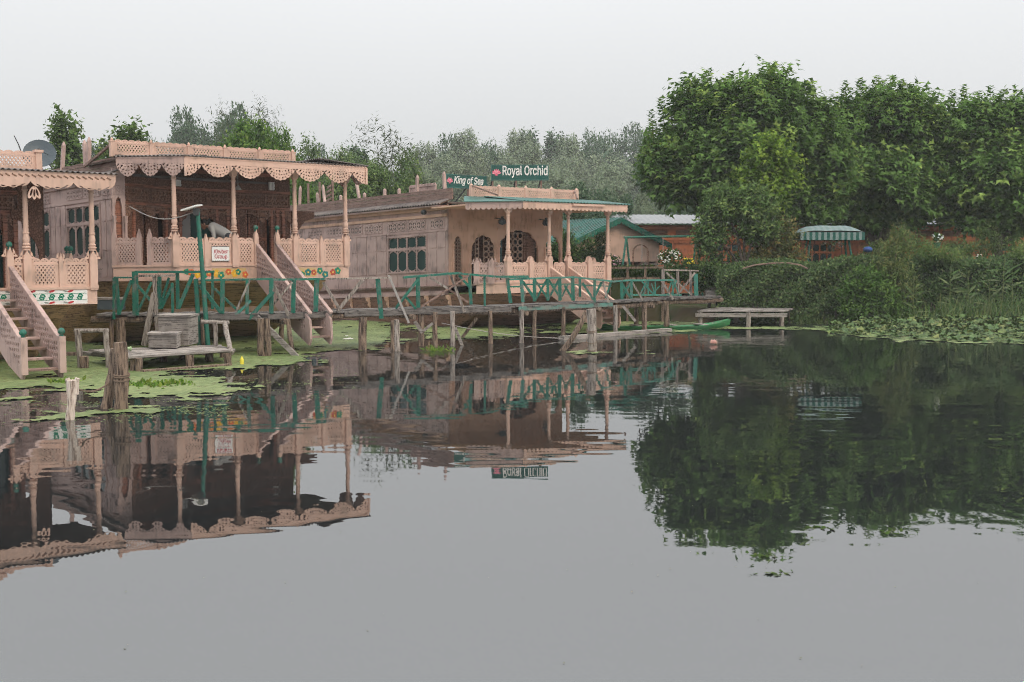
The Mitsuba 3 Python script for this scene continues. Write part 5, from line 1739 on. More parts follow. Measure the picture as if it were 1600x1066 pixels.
def build_signs():
    d = 45.6
    pl, pr = dp(768, 258, d), dp(856.5, 258, d - .1)
    sign_board('name_board', 'large green name board reading Royal Orchid with a pink lotus', pl, pr, dp(800, 281.5, d)[2], dp(800, 258.5, d)[2], 'Royal Orchid', 0.34, 1.72, 0.40, 0.0, ((0.04, 4.7), (0.94, 4.7), (1.9, 4.7)))
    pl, pr = dp(697, 277, 46.4), dp(760.5, 280.5, 47.9)
    sign_board('name_board', 'smaller green name board reading King of Sea, partly behind the roof rail', pl, pr, 5.30, 5.80, 'King of Sea', 0.27, 1.54, 0.37, 0.22, ((0.03, 4.6), (1.2, 4.6)))
    b = thing('notice', 'white notice with red words Khyber Group hung on the veranda railing', 'sign')
    x0, x1 = 0.72, 1.60
    o = FRB(np.array([[1.05, -.045, 0], [1.57, -.045, 0]]))
    o, U, N, w = seg(o[0, :2], o[1, :2])
    z0, z1 = 2.5 + (405 - 407.5) * 33.1 / FOCAL, 2.5 + (405 - 386) * 33.1 / FOCAL
    m = Mesh()
    block(m, o, U, N, 0, w, 0, .015, z0, z1)
    part(b, 'board', m, 'white_paint')
    m = Mesh()
    for a, c, dd, e in ((-.01, w + .01, z0 - .012, z0), (-.01, w + .01, z1, z1 + .012)):
        block(m, o, U, N, a, c, 0, .022, dd, e)
    part(b, 'frame', m, 'dish_grey')
    for txt, zz, ww in (('Khyber', z0 + .205, .42), ('Group', z0 + .065, .38)):
        t = lettering(txt, .105, ww)
        v = np.asarray(t.vertices)
        m = Mesh()
        m.add(at(o, U, N, (w - ww) / 2, .0155, zz) + v[:, :1] * U + v[:, 1:2] * ZUP + v[:, 2:] * N * .5, t.faces)
        part(b, 'lettering', m, 'sign_red')


build_lamp()
build_dish()
build_signs()


# ---------------------------------------------------------------- the man on the veranda
def build_person():
    import manifold3d as m3
    b = thing('person', 'dark-haired person in a pale grey shirt bending forward on the veranda behind the railing', 'person')
    base = FRB(np.array([1.86, 0.74, 2.24]))

    def bend(p):
        x, y, z = p[0] - .10, p[1], p[2] - .92          # bows at the hips
        a = -0.42 if z > .01 else 0.0
        return (x * math.cos(a) + z * math.sin(a) + .10, y, -x * math.sin(a) + z * math.cos(a) + .92) if a else tuple(p)

    def body(bones, edge, it):
        parts = []
        for (p, r0), (q, r1) in bones:
            p, q = bend(p), bend(q)
            a = m3.Manifold.sphere(r0, 20).translate(list(map(float, p)))
            c = m3.Manifold.sphere(r1, 20).translate(list(map(float, q)))
            parts.append(m3.Manifold.batch_hull([a, c]))
        u = m3.Manifold.batch_boolean(parts, m3.OpType.Add).refine_to_length(edge)
        mm = u.to_mesh()
        t = trimesh.Trimesh(np.array(mm.vert_properties[:, :3]), np.array(mm.tri_verts), process=True)
        trimesh.smoothing.filter_taubin(t, iterations=it)
        return t

    def shp(t):
        return Mesh().add(np.asarray(t.vertices) + base, t.faces)
    # local: +x picture right, y away; he stands side-on, bent towards the left
    hipL, hipR, kL, kR, aL, aR = (0.10, -.08, .92), (0.10, .10, .92), (0.02, -.09, .50), (0.05, .11, .50), (0.08, -.09, .08), (0.10, .11, .08)
    ch, sh, nk = (-.06, 0, 1.16), (-.20, 0, 1.34), (-.30, 0, 1.42)
    t = body([((.10, 0, .92), .15), ((.1, 0, .95), .15)] and [(((.10, .01, .92), .15), (ch, .155)), ((ch, .155), (sh, .15)), (((-.2, -.17, 1.34), .075), ((-.2, .17, 1.34), .075)),
              (((-.20, -.19, 1.33), .07), ((-.24, -.22, 1.08), .055)), (((-.24, -.22, 1.08), .055), ((-.34, -.2, .95), .048)), (((-.20, .19, 1.33), .07), ((-.26, .22, 1.08), .055)), (((-.26, .22, 1.08), .055), ((-.36, .18, .95), .048))], .03, 10)
    part(b, 'shirt', shp(t), 'shirt_grey', True)
    t = body([((hipL, .11), (kL, .075)), ((kL, .075), (aL, .06)), ((hipR, .11), (kR, .075)), ((kR, .075), (aR, .06)), ((hipL, .11), (hipR, .11)), ((aL, .055), ((0.0, -.09, .045), .045)), ((aR, .055), ((.02, .11, .045), .045))], .03, 8)
    part(b, 'trousers', shp(t), 'trouser', True)
    bones = [((nk, .06), ((-.36, 0, 1.47), .06)), (((-.38, 0, 1.54), .095), ((-.42, 0, 1.50), .085)), (((-.47, 0, 1.47), .035), ((-.50, 0, 1.50), .02)), (((-.44, 0, 1.44), .05), ((-.45, 0, 1.43), .045)), (((-.37, -.1, 1.53), .022), ((-.37, -.1, 1.49), .016)), (((-.37, .1, 1.53), .022), ((-.37, .1, 1.49), .016))]
    for s, ex in ((-1, 0.02), (1, -.02)):
        w = np.array([-.35 + ex * 0, s * .19, .93])
        h = w + [-.07, 0, -.07]
        bones.append(((w, .036), (h, .036)))
        for k in range(4):
            f0 = h + [-.015, (k - 1.5) * .02, -.01]
            f1 = f0 + [-.045, 0, -.03 - .004 * (k in (1, 2))]
            f2 = f1 + [-.008, 0, -.035]
            bones += [((f0, .0105), (f1, .0095)), ((f1, .0095), (f2, .008))]
        bones.append(((w + [-.02, -s * .03, -.03], .013), (w + [-.07, -s * .055, -.06], .010)))
    t = body(bones, .012, 4)
    part(b, 'body', shp(t), 'skin', True)
    t = body([(((-.365, 0, 1.575), .103), ((-.37, 0, 1.545), .10)), (((-.33, 0, 1.55), .09), ((-.32, 0, 1.51), .075))], .02, 4)
    part(b, 'hair', shp(t), 'hair', True)


build_person()


# ---------------------------------------------------------------- foliage
LEAF = {'lobed': (np.array([[0, 0, 0], [.50, .22, -.10], [.20, .42, .0], [0, 1, -.12], [-.20, .42, .0], [-.50, .22, -.10]]), np.array([[0, 1, 2], [0, 2, 3], [0, 3, 4], [0, 4, 5]])),
        'oval': (np.array([[0, 0, 0], [.30, .5, -.08], [0, 1, 0], [-.30, .5, -.08]]), np.array([[0, 1, 2], [0, 2, 3]])),
        'heart': (np.array([[0, 0, 0], [.46, .35, -.08], [0, 1, 0], [-.46, .35, -.08]]), np.array([[0, 1, 2], [0, 2, 3]])),
        'narrow': (np.array([[0, 0, 0], [.10, .45, 0], [0, 1, -.08], [-.10, .45, 0]]), np.array([[0, 1, 2], [0, 2, 3]]))}


def nrmz(a):
    return a / (np.linalg.norm(a, axis=-1, keepdims=True) + 1e-9)


def leaves(m, kind, pos, axis, up, size, col):
    tv, tf = LEAF[kind]
    n = len(pos)
    a = nrmz(axis)
    u = nrmz(up - a * (up * a).sum(-1, keepdims=True))
    s = np.cross(a, u)
    v = pos[:, None] + np.asarray(size)[:, None, None] * (tv[None, :, :1] * s[:, None] + tv[None, :, 1:2] * a[:, None] + tv[None, :, 2:] * u[:, None])
    f = tf[None] + (np.arange(n) * len(tv))[:, None, None]
    c = np.repeat(col[:, None], len(tv), 1)
    m.add(v.reshape(-1, 3), f.reshape(-1, 3))
    m.c[-1] = c.reshape(-1, 3)


def tone(r, n, base, fresh, share=0.25, var=0.22):
    """Leaf colours: a base tone, some fresh yellower leaves, each leaf a little different."""
    t = (r.random(n) < share)[:, None] * r.uniform(0.4, 1.0, (n, 1))
    c = np.asarray(base) * (1 - t) + np.asarray(fresh) * t
    return np.clip(c * (1 + r.uniform(-var, var, (n, 1))) * (1 + r.uniform(-.06, .06, (n, 3))), 0.004, 0.9)


def crown(m, r, blobs, shoots, per, length, kind, size, base, fresh, share=0.25, up=0.8, inner=0.35, droop=0.2, spread=0.10, var=1.0):
    """Leafy shoots spread through ellipsoids (x, y, z, rx, ry, rz)."""
    b = np.asarray(blobs, float)
    w = (b[:, 3] * b[:, 5]) ** 1.0
    i = r.choice(len(b), shoots, p=w / w.sum())
    d = nrmz(r.normal(size=(shoots, 3)))
    d[:, 2] = np.where(d[:, 2] < -0.3, d[:, 2] * 0.6, d[:, 2])
    rad = inner + (1 - inner) * r.random(shoots) ** 0.55
    p0 = b[i, :3] + d * b[i, 3:] * (rad * 0.92)[:, None]
    dirs = nrmz(d + [0, 0, up] + r.normal(size=(shoots, 3)) * 0.35)
    L = length * r.uniform(0.55, 1.25, shoots)
    t = np.tile(np.linspace(0.05, 1, per), shoots) + r.uniform(-.04, .04, shoots * per)
    k = np.repeat(np.arange(shoots), per)
    n = len(k)
    taper = 1.15 - 0.55 * t
    side = nrmz(np.cross(dirs[k], r.normal(size=(n, 3))))
    pos = p0[k] + dirs[k] * (L[k] * t)[:, None] + side * (spread * taper * r.uniform(0.2, 1.3, n))[:, None]
    ax = side * 0.9 + dirs[k] * 0.35 + d[k] * 0.25 + [0, 0, -droop]
    upv = np.array([0, 0, 1.0]) + d[k] * 0.45 + r.normal(size=(n, 3)) * 0.30
    sh = (r.random(shoots) < share) * r.uniform(0.3, 1, shoots)
    f = np.clip(sh[k] * (0.35 + 0.65 * t) + 0.18 * t, 0, 1)[:, None]
    c = (np.asarray(base) * (1 - f) + np.asarray(fresh) * f) * (1 + var * r.uniform(-.2, .2, (n, 1))) * (1 + 0.16 * var * r.normal(size=(shoots, 1)))[k]
    leaves(m, kind, pos, ax, upv, size * r.uniform(0.65, 1.2, n) * (1.1 - 0.35 * t), np.clip(c, .004, .9))
    return p0, dirs, L


def limbs(m, foot, r0, targets, r, fork=0.35):
    """A tapered trunk and limbs out to these points."""
    foot = np.asarray(foot, float)
    top = np.mean(targets, axis=0)
    mid = foot + (top - foot) * fork
    mid[:2] = foot[:2] + (top[:2] - foot[:2]) * fork * 0.4
    m.tube([foot - [0, 0, .3], foot + [0, 0, .15], foot + (mid - foot) * .5, mid], [r0 * 1.35, r0 * 1.1, r0 * .9, r0 * .8], 9, wob=.06)
    for q in targets:
        q = np.asarray(q, float)
        j = mid + (q - mid) * 0.5 + r.normal(size=3) * 0.12 * np.linalg.norm(q - mid) * 0.3
        j[2] += 0.1 * np.linalg.norm(q - mid)
        m.tube([mid - (mid - foot) * .08, j, q], [r0 * .5, r0 * .3, r0 * .10], 6, wob=.05)


def px_blobs(lst, depth):
    s = depth / FOCAL
    out = []
    for px, py, rx, ry, *dd in lst:
        d = depth + (dd[0] if dd else 0)
        p = dp(px, py, d)
        out.append([*p, rx * s, min(rx, 90) * s * 0.9, ry * s])
    return out


# the plane trees on the bank
def plane_tree(label, depth, blobs, foot_px, shoots, seed, tips, fresh_share=0.22):
    k = thing('plane_tree', label, 'tree', 'plane trees on the bank')
    r = np.random.default_rng(seed)
    B = px_blobs(blobs, depth)
    tufts = []
    for q in B:                                         # boughs: flattened tufts over each lobe, with hollows between
        nt = 15
        for i in range(nt):
            zz = 1 - 1.75 * (i + .5) / nt
            a = i * 2.39996 + q[0]
            u = np.array([math.sqrt(max(0, 1 - zz * zz)) * math.cos(a), math.sqrt(max(0, 1 - zz * zz)) * math.sin(a), zz])
            f = r.uniform(.62, .86)
            R = r.uniform(.30, .46) * (q[3] + q[5]) / 2
            tufts.append([q[0] + u[0] * q[3] * f, q[1] + u[1] * q[4] * f, q[2] + u[2] * q[5] * f, R, R, R * .62])
    m = Mesh()
    crown(m, r, tufts, shoots, 15, 1.05, 'lobed', 0.37, (0.105, 0.20, 0.058), (0.27, 0.37, 0.095), fresh_share, 0.95, 0.30, 0.25, 0.19)
    for px, py in tips:                                 # this year's leaders standing up from the crown
        for dd in (0, 1):
            e = dp(px + dd * r.uniform(-16, 16), py - 5 + dd * r.uniform(6, 22), depth + r.uniform(-1.2, 1.2))
            b0 = e - [r.uniform(-.4, .4), 0, r.uniform(1.8, 2.6)]
            n = 46
            t = np.linspace(0, 1, n) ** .8
            a = np.arange(n) * 2.4
            out = np.c_[np.cos(a), np.sin(a), np.full(n, .35)]
            pos = b0 + (e - b0) * t[:, None] + out * (.24 * (1.1 - t))[:, None] * r.uniform(.3, 1.3, (n, 1))
            leaves(m, 'lobed', pos, out + [0, 0, .1], r.normal(size=(n, 3)) * .25 + [0, 0, 1], .40 * (1.1 - .5 * t), tone(r, n, (.10, .19, .055), (.22, .32, .08), .4))
            m.tube([b0 - [0, 0, .5], (b0 + e) / 2, e], [.03, .018, .006], 5, (.10, .085, .06))
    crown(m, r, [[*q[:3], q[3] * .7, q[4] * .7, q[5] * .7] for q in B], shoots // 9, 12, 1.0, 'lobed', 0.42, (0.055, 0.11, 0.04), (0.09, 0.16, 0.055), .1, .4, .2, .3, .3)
    part(k, 'crown', m, 'leafy')
    m = Mesh()
    f = dp(foot_px, 440, depth)
    f[2] = 0.45
    limbs(m, f, 0.30, [q[:3] for q in B], r, 0.45)
    part(k, 'trunk', m, 'bark', 50)


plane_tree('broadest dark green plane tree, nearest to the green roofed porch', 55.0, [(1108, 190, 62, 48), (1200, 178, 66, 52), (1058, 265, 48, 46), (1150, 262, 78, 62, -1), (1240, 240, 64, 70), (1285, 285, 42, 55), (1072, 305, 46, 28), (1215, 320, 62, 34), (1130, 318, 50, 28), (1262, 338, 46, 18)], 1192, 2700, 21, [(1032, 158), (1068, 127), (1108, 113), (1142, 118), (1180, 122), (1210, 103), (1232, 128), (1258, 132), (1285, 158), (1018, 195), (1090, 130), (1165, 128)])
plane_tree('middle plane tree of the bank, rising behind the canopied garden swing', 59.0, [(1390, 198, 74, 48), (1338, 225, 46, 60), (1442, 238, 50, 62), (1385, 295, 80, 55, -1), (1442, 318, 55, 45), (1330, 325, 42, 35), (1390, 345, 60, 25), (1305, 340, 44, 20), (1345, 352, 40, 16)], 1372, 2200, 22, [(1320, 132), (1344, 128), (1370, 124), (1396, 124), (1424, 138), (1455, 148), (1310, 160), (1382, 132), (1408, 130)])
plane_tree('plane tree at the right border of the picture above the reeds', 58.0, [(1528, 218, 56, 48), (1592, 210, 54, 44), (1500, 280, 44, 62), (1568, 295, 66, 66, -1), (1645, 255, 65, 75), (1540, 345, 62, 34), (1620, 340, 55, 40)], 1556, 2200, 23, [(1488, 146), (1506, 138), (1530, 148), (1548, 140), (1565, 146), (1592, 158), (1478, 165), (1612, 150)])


def shrub(name, label, cat, depth, blobs, shoots, per, length, kind, size, base, fresh, seed, share=.3, up=.6, stems=None, group=None, inner=.3, spread=.08, droop=.15):
    k = thing(name, label, cat, group)
    r = np.random.default_rng(seed)
    B = px_blobs(blobs, depth)
    m = Mesh()
    crown(m, r, B, shoots, per, length, kind, size, base, fresh, share, up, inner, droop, spread)
    part(k, 'foliage', m, 'leafy')
    if stems:
        m = Mesh()
        for px, rr in stems:
            f = dp(px, 440, depth)
            f[2] = 0.35
            limbs(m, f, rr, [q[:3] for q in B], r, .5)
        part(k, 'stem', m, 'bark', 50)
    return k, B, r


shrub('small_tree', 'small tree overgrown with creeper, standing on the bank before the broadest plane tree', 'tree', 48.5, [(1172, 325, 36, 30), (1130, 325, 28, 28), (1112, 368, 20, 32), (1108, 412, 16, 26), (1184, 360, 28, 22)], 1150, 9, 0.5, 'oval', .19, (0.09, .16, .055), (.23, .30, .10), 31, .3, .4, [(1168, .14), (1108, .06)])
shrub('fresh_shoots', 'young bright yellow-green tree glowing in front of the broadest plane tree', 'tree', 51.0, [(1205, 255, 26, 26), (1196, 305, 28, 26), (1222, 285, 20, 26), (1180, 290, 18, 18)], 420, 11, 0.8, 'lobed', .27, (.12, .22, .04), (.25, .35, .06), 32, .6, .7, [(1190, .07)])
shrub('bush', 'loose reddish green bush beside the small creeper-grown tree', 'bush', 49.0, [(1222, 372, 22, 26), (1205, 398, 26, 20), (1190, 410, 24, 16), (1240, 402, 18, 16)], 520, 9, .5, 'oval', .15, (.10, .14, .05), (.28, .22, .09), 33, .45, .5, [(1215, .03)])


# ---------------------------------------------------------------- hedges and the growth along the bank
def hedge(label, top, bottom, d0, thick, n, size, base, fresh, seed, share=.15):
    k = thing('hedge', label, 'hedge', 'hedges along the bank')
    r = np.random.default_rng(seed)
    top = np.asarray(top, float)
    m = Mesh()
    P, A, U, C = [], [], [], []
    x = r.uniform(top[0, 0], top[-1, 0], n)
    yt = np.interp(x, top[:, 0], top[:, 1])
    kind = r.random(n)
    pos = np.zeros((n, 3))
    out = np.zeros((n, 3))
    for i in range(n):
        if kind[i] < .62:                              # front
            py = yt[i] + (bottom - yt[i]) * r.random()
            q = dp(x[i], py, d0 + r.uniform(-.05, .5) + .25 * math.sin(x[i] * .09 + py * .11))
            out[i] = (0, -1, .35)
        else:
            q = dp(x[i], yt[i], d0 + .1)
            dd = r.uniform(0, thick)
            q = q + [0, dd, r.uniform(-.25, .08) + .10 * math.sin(x[i] * .21 + dd * 3)]
            out[i] = (0, -.2, 1)
        pos[i] = q
    ax = out * .5 + r.normal(size=(n, 3)) * .8
    leaves(m, 'oval', pos, ax, out + r.normal(size=(n, 3)) * .5, size * r.uniform(.6, 1.3, n), tone(r, n, base, fresh, share, .3))
    part(k, 'foliage', m, 'leafy')
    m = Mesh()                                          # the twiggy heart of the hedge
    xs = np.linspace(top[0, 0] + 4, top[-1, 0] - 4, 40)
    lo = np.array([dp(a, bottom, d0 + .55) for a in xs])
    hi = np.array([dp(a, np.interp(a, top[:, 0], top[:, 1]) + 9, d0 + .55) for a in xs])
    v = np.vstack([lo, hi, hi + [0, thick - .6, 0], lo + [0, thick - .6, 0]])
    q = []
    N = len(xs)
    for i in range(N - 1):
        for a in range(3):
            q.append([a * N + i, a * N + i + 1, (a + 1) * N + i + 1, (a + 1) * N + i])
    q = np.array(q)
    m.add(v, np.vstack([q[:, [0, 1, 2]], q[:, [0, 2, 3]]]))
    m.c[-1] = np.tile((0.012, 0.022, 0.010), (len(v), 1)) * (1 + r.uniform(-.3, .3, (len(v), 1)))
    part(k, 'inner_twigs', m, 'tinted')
    m = Mesh()
    for i in range(int((top[-1, 0] - top[0, 0]) / 16)):
        a = top[0, 0] + 8 + i * 16 + r.uniform(-6, 6)
        g = dp(a, bottom + 5, d0 + .15)
        m.tube([g - [0, 0, .2], g + [r.uniform(-.1, .1), .05, .35], g + [r.uniform(-.2, .2), .1, .9]], [.045, .035, .02], 5)
    part(k, 'stem', m, 'bark')


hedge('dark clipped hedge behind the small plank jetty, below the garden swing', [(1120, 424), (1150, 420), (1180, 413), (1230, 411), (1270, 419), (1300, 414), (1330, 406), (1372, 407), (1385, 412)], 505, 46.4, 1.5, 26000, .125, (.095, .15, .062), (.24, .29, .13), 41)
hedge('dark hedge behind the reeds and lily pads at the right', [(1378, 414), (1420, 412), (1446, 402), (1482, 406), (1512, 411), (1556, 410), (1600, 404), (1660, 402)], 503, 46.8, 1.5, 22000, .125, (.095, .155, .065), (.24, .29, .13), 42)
shrub('bush', 'tall light green seeding bush that rises between the two hedges', 'bush', 46.2, [(1400, 395, 15, 26), (1392, 425, 24, 26), (1412, 380, 10, 20), (1405, 455, 26, 30)], 560, 10, .55, 'narrow', .20, (.12, .19, .065), (.28, .26, .11), 43, .4, 1.1, [(1402, .03)])
shrub('bush', 'fresh green leafy bush spilling over the foot of the dark clipped hedge', 'bush', 45.7, [(1355, 445, 26, 20), (1375, 470, 28, 24), (1345, 485, 26, 18), (1332, 462, 16, 16), (1395, 492, 26, 14)], 900, 9, .45, 'oval', .15, (.075, .15, .042), (.17, .26, .07), 44, .35, .5, [(1362, .03)])
shrub('bush', 'bushy green herbs growing on top of the hedge near the white flowerpot', 'bush', 46.8, [(1455, 398, 24, 12), (1485, 404, 22, 8), (1602, 400, 18, 14)], 380, 8, .35, 'narrow', .17, (.11, .18, .06), (.22, .27, .09), 45, .4, 1.0)


def blades(m, r, n, xr, d_of, h_rng, w, base, fresh, bend=.5):
    x = r.uniform(*xr, n)
    d = d_of(x, r, n)
    g = np.c_[(x - 800) / FOCAL * d, d, np.full(n, -.05)]
    h = r.uniform(*h_rng, n)
    a = r.uniform(0, 2 * PI, n)
    dirx = np.c_[np.cos(a), np.sin(a) * .6, np.zeros(n)]
    sd = nrmz(np.c_[r.normal(size=n), r.normal(size=n) * .5, np.zeros(n)])
    V, F = [], []
    b = bend * r.uniform(.2, 1.2, n)
    lv = []
    for t, ww in ((0, 1.0), (.4, .85), (.75, .55), (1.0, .05)):
        c = g + np.c_[dirx[:, 0] * b * h * t ** 2, dirx[:, 1] * b * h * t ** 2, h * (t - .25 * b * t ** 3)]
        lv += [c - sd * (w * ww * .5), c + sd * (w * ww * .5)]
    v = np.stack(lv, 1).reshape(-1, 3)
    f = []
    for k in range(3):
        f += [[2 * k, 2 * k + 1, 2 * k + 3], [2 * k, 2 * k + 3, 2 * k + 2]]
    f = (np.array(f)[None] + (np.arange(n) * 8)[:, None, None]).reshape(-1, 3)
    m.add(v, f)
    m.c[-1] = np.repeat(tone(r, n, base, fresh, .35, .25), 8, 0)


def build_reeds():
    r = np.random.default_rng(51)
    m = Mesh()
    blades(m, r, 900, (1372, 1660), lambda x, r, n: r.uniform(44.6, 46.3, n), (.3, 1.1), .035, (.10, .17, .06), (.22, .27, .11))
    blades(m, r, 500, (1470, 1660), lambda x, r, n: r.uniform(44.8, 46.2, n), (.6, 1.5), .04, (.11, .18, .075), (.24, .28, .13))
    blades(m, r, 260, (1240, 1380), lambda x, r, n: r.uniform(45.4, 46.2, n), (.15, .5), .03, (.05, .085, .03), (.12, .14, .06))
    struct('reed_grass', m, 'leafy', False, 'stuff', 'green reed grass standing along the foot of the hedges', 'grass')
    for i, (px, top, lean, lab) in enumerate(((1432, 432, -.12, 'tall reed stalk with long blades, nearest the seeding bush'), (1482, 420, .10, 'tall leaning reed stalk below the white flowerpot'), (1513, 425, .02, 'straight pale reed stalk in the middle of the reeds'),
                                              (1548, 440, -.05, 'short reed stalk with drooping leaf tips'), (1565, 392, .12, 'tallest reed stalk, rising above the hedge top'), (1586, 415, -.10, 'reed stalk nearest the right border of the picture'))):
        k = thing('reed_stalk', lab, 'reed', 'tall reed stalks')
        d = 45.0
        g, t = gp(px, 507, 0), dp(px, top, d)
        g = np.array([t[0], d, 0.0])
        t = t + [lean, 0, 0]
        m = Mesh()
        m.tube([g - [0, 0, .2], g + (t - g) * .5 + [lean * .3, 0, 0], t], [.017, .014, .006], 5, (.13, .16, .06))
        part(k, 'stalk', m, 'tinted')
        m = Mesh()
        n = 12
        tt = r.uniform(.25, 1, n)
        s = np.where(np.arange(n) % 2, 1, -1)
        leaves(m, 'narrow', g + (t - g) * tt[:, None], np.c_[s * r.uniform(.6, 1, n), r.normal(size=n) * .3, r.uniform(-.1, 1.0, n)], np.tile([0, -.4, 1.0], (n, 1)), r.uniform(.35, .75, n), tone(r, n, (.09, .15, .06), (.2, .24, .12), .4))
        part(k, 'blade', m, 'leafy')


def build_lilies():
    r = np.random.default_rng(52)
    poly = Polygon([gp(x, y)[:2] for x, y in ((1282, 517), (1320, 512), (1370, 507), (1430, 504.5), (1680, 503), (1680, 541), (1600, 538), (1520, 535), (1440, 531), (1380, 528), (1330, 523))])
    x0, y0, x1, y1 = poly.bounds
    pts = np.c_[r.uniform(x0, x1, 14000), r.uniform(y0, y1, 14000)]
    pts = pts[contains_xy(poly.buffer(.25), pts[:, 0], pts[:, 1])]
    edge = meshkit.fbm(np.c_[pts * [.9, .5], np.zeros(len(pts))], 3)
    inside = np.array([poly.exterior.distance(Point(p)) for p in pts])
    pts = pts[edge > .52 - np.clip(inside * .25, 0, .4)]
    pts = pts[:5200]
    n = len(pts)
    ang = np.linspace(.25, 2 * PI - .25, 10)
    R = r.uniform(.06, .14, n)
    back = np.clip((pts[:, 1] - 39) / 6, 0, 1)
    z = np.where(r.random(n) < .15 + .55 * back, r.uniform(.04, .30, n) * (.3 + back), .008 + r.uniform(0, .02, n))
    tilt = np.where(z > .03, r.uniform(.1, .55, n), r.uniform(0, .05, n))
    th = r.uniform(0, 2 * PI, n)
    rot = r.uniform(0, 2 * PI, n)
    u = np.cos(ang[None] + rot[:, None]) * R[:, None]
    w = np.sin(ang[None] + rot[:, None]) * R[:, None]
    wave = r.uniform(-.04, .05, (n, 10)) * (z > .03)[:, None]
    zz = z[:, None] + np.sin(tilt)[:, None] * (u * np.cos(th)[:, None] + w * np.sin(th)[:, None]) + wave
    zz = np.maximum(zz, .004)
    ring = np.stack([pts[:, :1] + u, pts[:, 1:] + w, zz], -1)
    c = np.c_[pts, z - .01 * (z > .03)][:, None]
    v = np.concatenate([c, ring], 1).reshape(-1, 3)
    f = np.array([[0, i, i + 1] for i in range(1, 10)])
    f = (f[None] + (np.arange(n) * 11)[:, None, None]).reshape(-1, 3)
    m = Mesh()
    m.add(v, f)
    col = tone(r, n, (.07, .12, .038), (.165, .195, .065), .35, .35)
    m.c[-1] = np.repeat(col, 11, 0)
    struct('lily_pads', m, 'tinted', False, 'stuff', 'crowded green lily pads floating before the reeds', 'lily pads')


def weed_sheet(m, r, poly_px, cell, thr=.5, seed=0):
    P = Polygon([gp(x, y)[:2] for x, y in poly_px]).buffer(0)
    x0, y0, x1, y1 = P.bounds
    cx, cy = cell
    xs, ys = np.arange(x0 - .4, x1 + .4, cx), np.arange(y0 - .6, y1 + .6, cy)
    X, Y = np.meshgrid(xs, ys, indexing='ij')
    X = X + r.uniform(-.3, .3, X.shape) * cx
    Y = Y + r.uniform(-.3, .3, Y.shape) * cy
    import shapely
    d = shapely.distance(P.exterior, shapely.points(X, Y)) * np.where(contains_xy(P, X, Y), 1, -1)
    n1 = meshkit.fbm(np.stack([X * 1.1, Y * .7, X * 0 + seed], -1), 3)
    n2 = meshkit.noise(np.stack([X * 2.4, Y * 6.5, X * 0 + seed], -1))
    keep = (d * .55 + (n1 - .5) * 1.25 + (n2 - .5) * .95) > (thr - .5) * .6
    hole = (meshkit.noise(np.stack([X * 3.5, Y * 1.6, X * 0 + 5 + seed], -1)) > .90) & (n2 > .45)
    keep &= ~hole
    Z = .005 + .008 * n2 + r.uniform(0, .014, X.shape)
    a = np.arange(X.size).reshape(X.shape)
    ok = keep[:-1, :-1] & keep[1:, :-1] & keep[1:, 1:] & keep[:-1, 1:]
    q = np.stack([a[:-1, :-1], a[1:, :-1], a[1:, 1:], a[:-1, 1:]], -1)[ok]
    v = np.c_[X.ravel(), Y.ravel(), Z.ravel()]
    t = np.clip((n1.ravel() - .3) * 1.6 + r.uniform(-.5, .5, X.size), 0, 1)[:, None]
    c = np.array([.098, .138, .050]) * (1 - t) + np.array([.185, .225, .092]) * t
    c = np.where(r.random((X.size, 1)) < .04, [.10, .085, .04], c)
    m.add(v, np.vstack([q[:, [0, 1, 2]], q[:, [0, 2, 3]]]))
    m.c[-1] = c


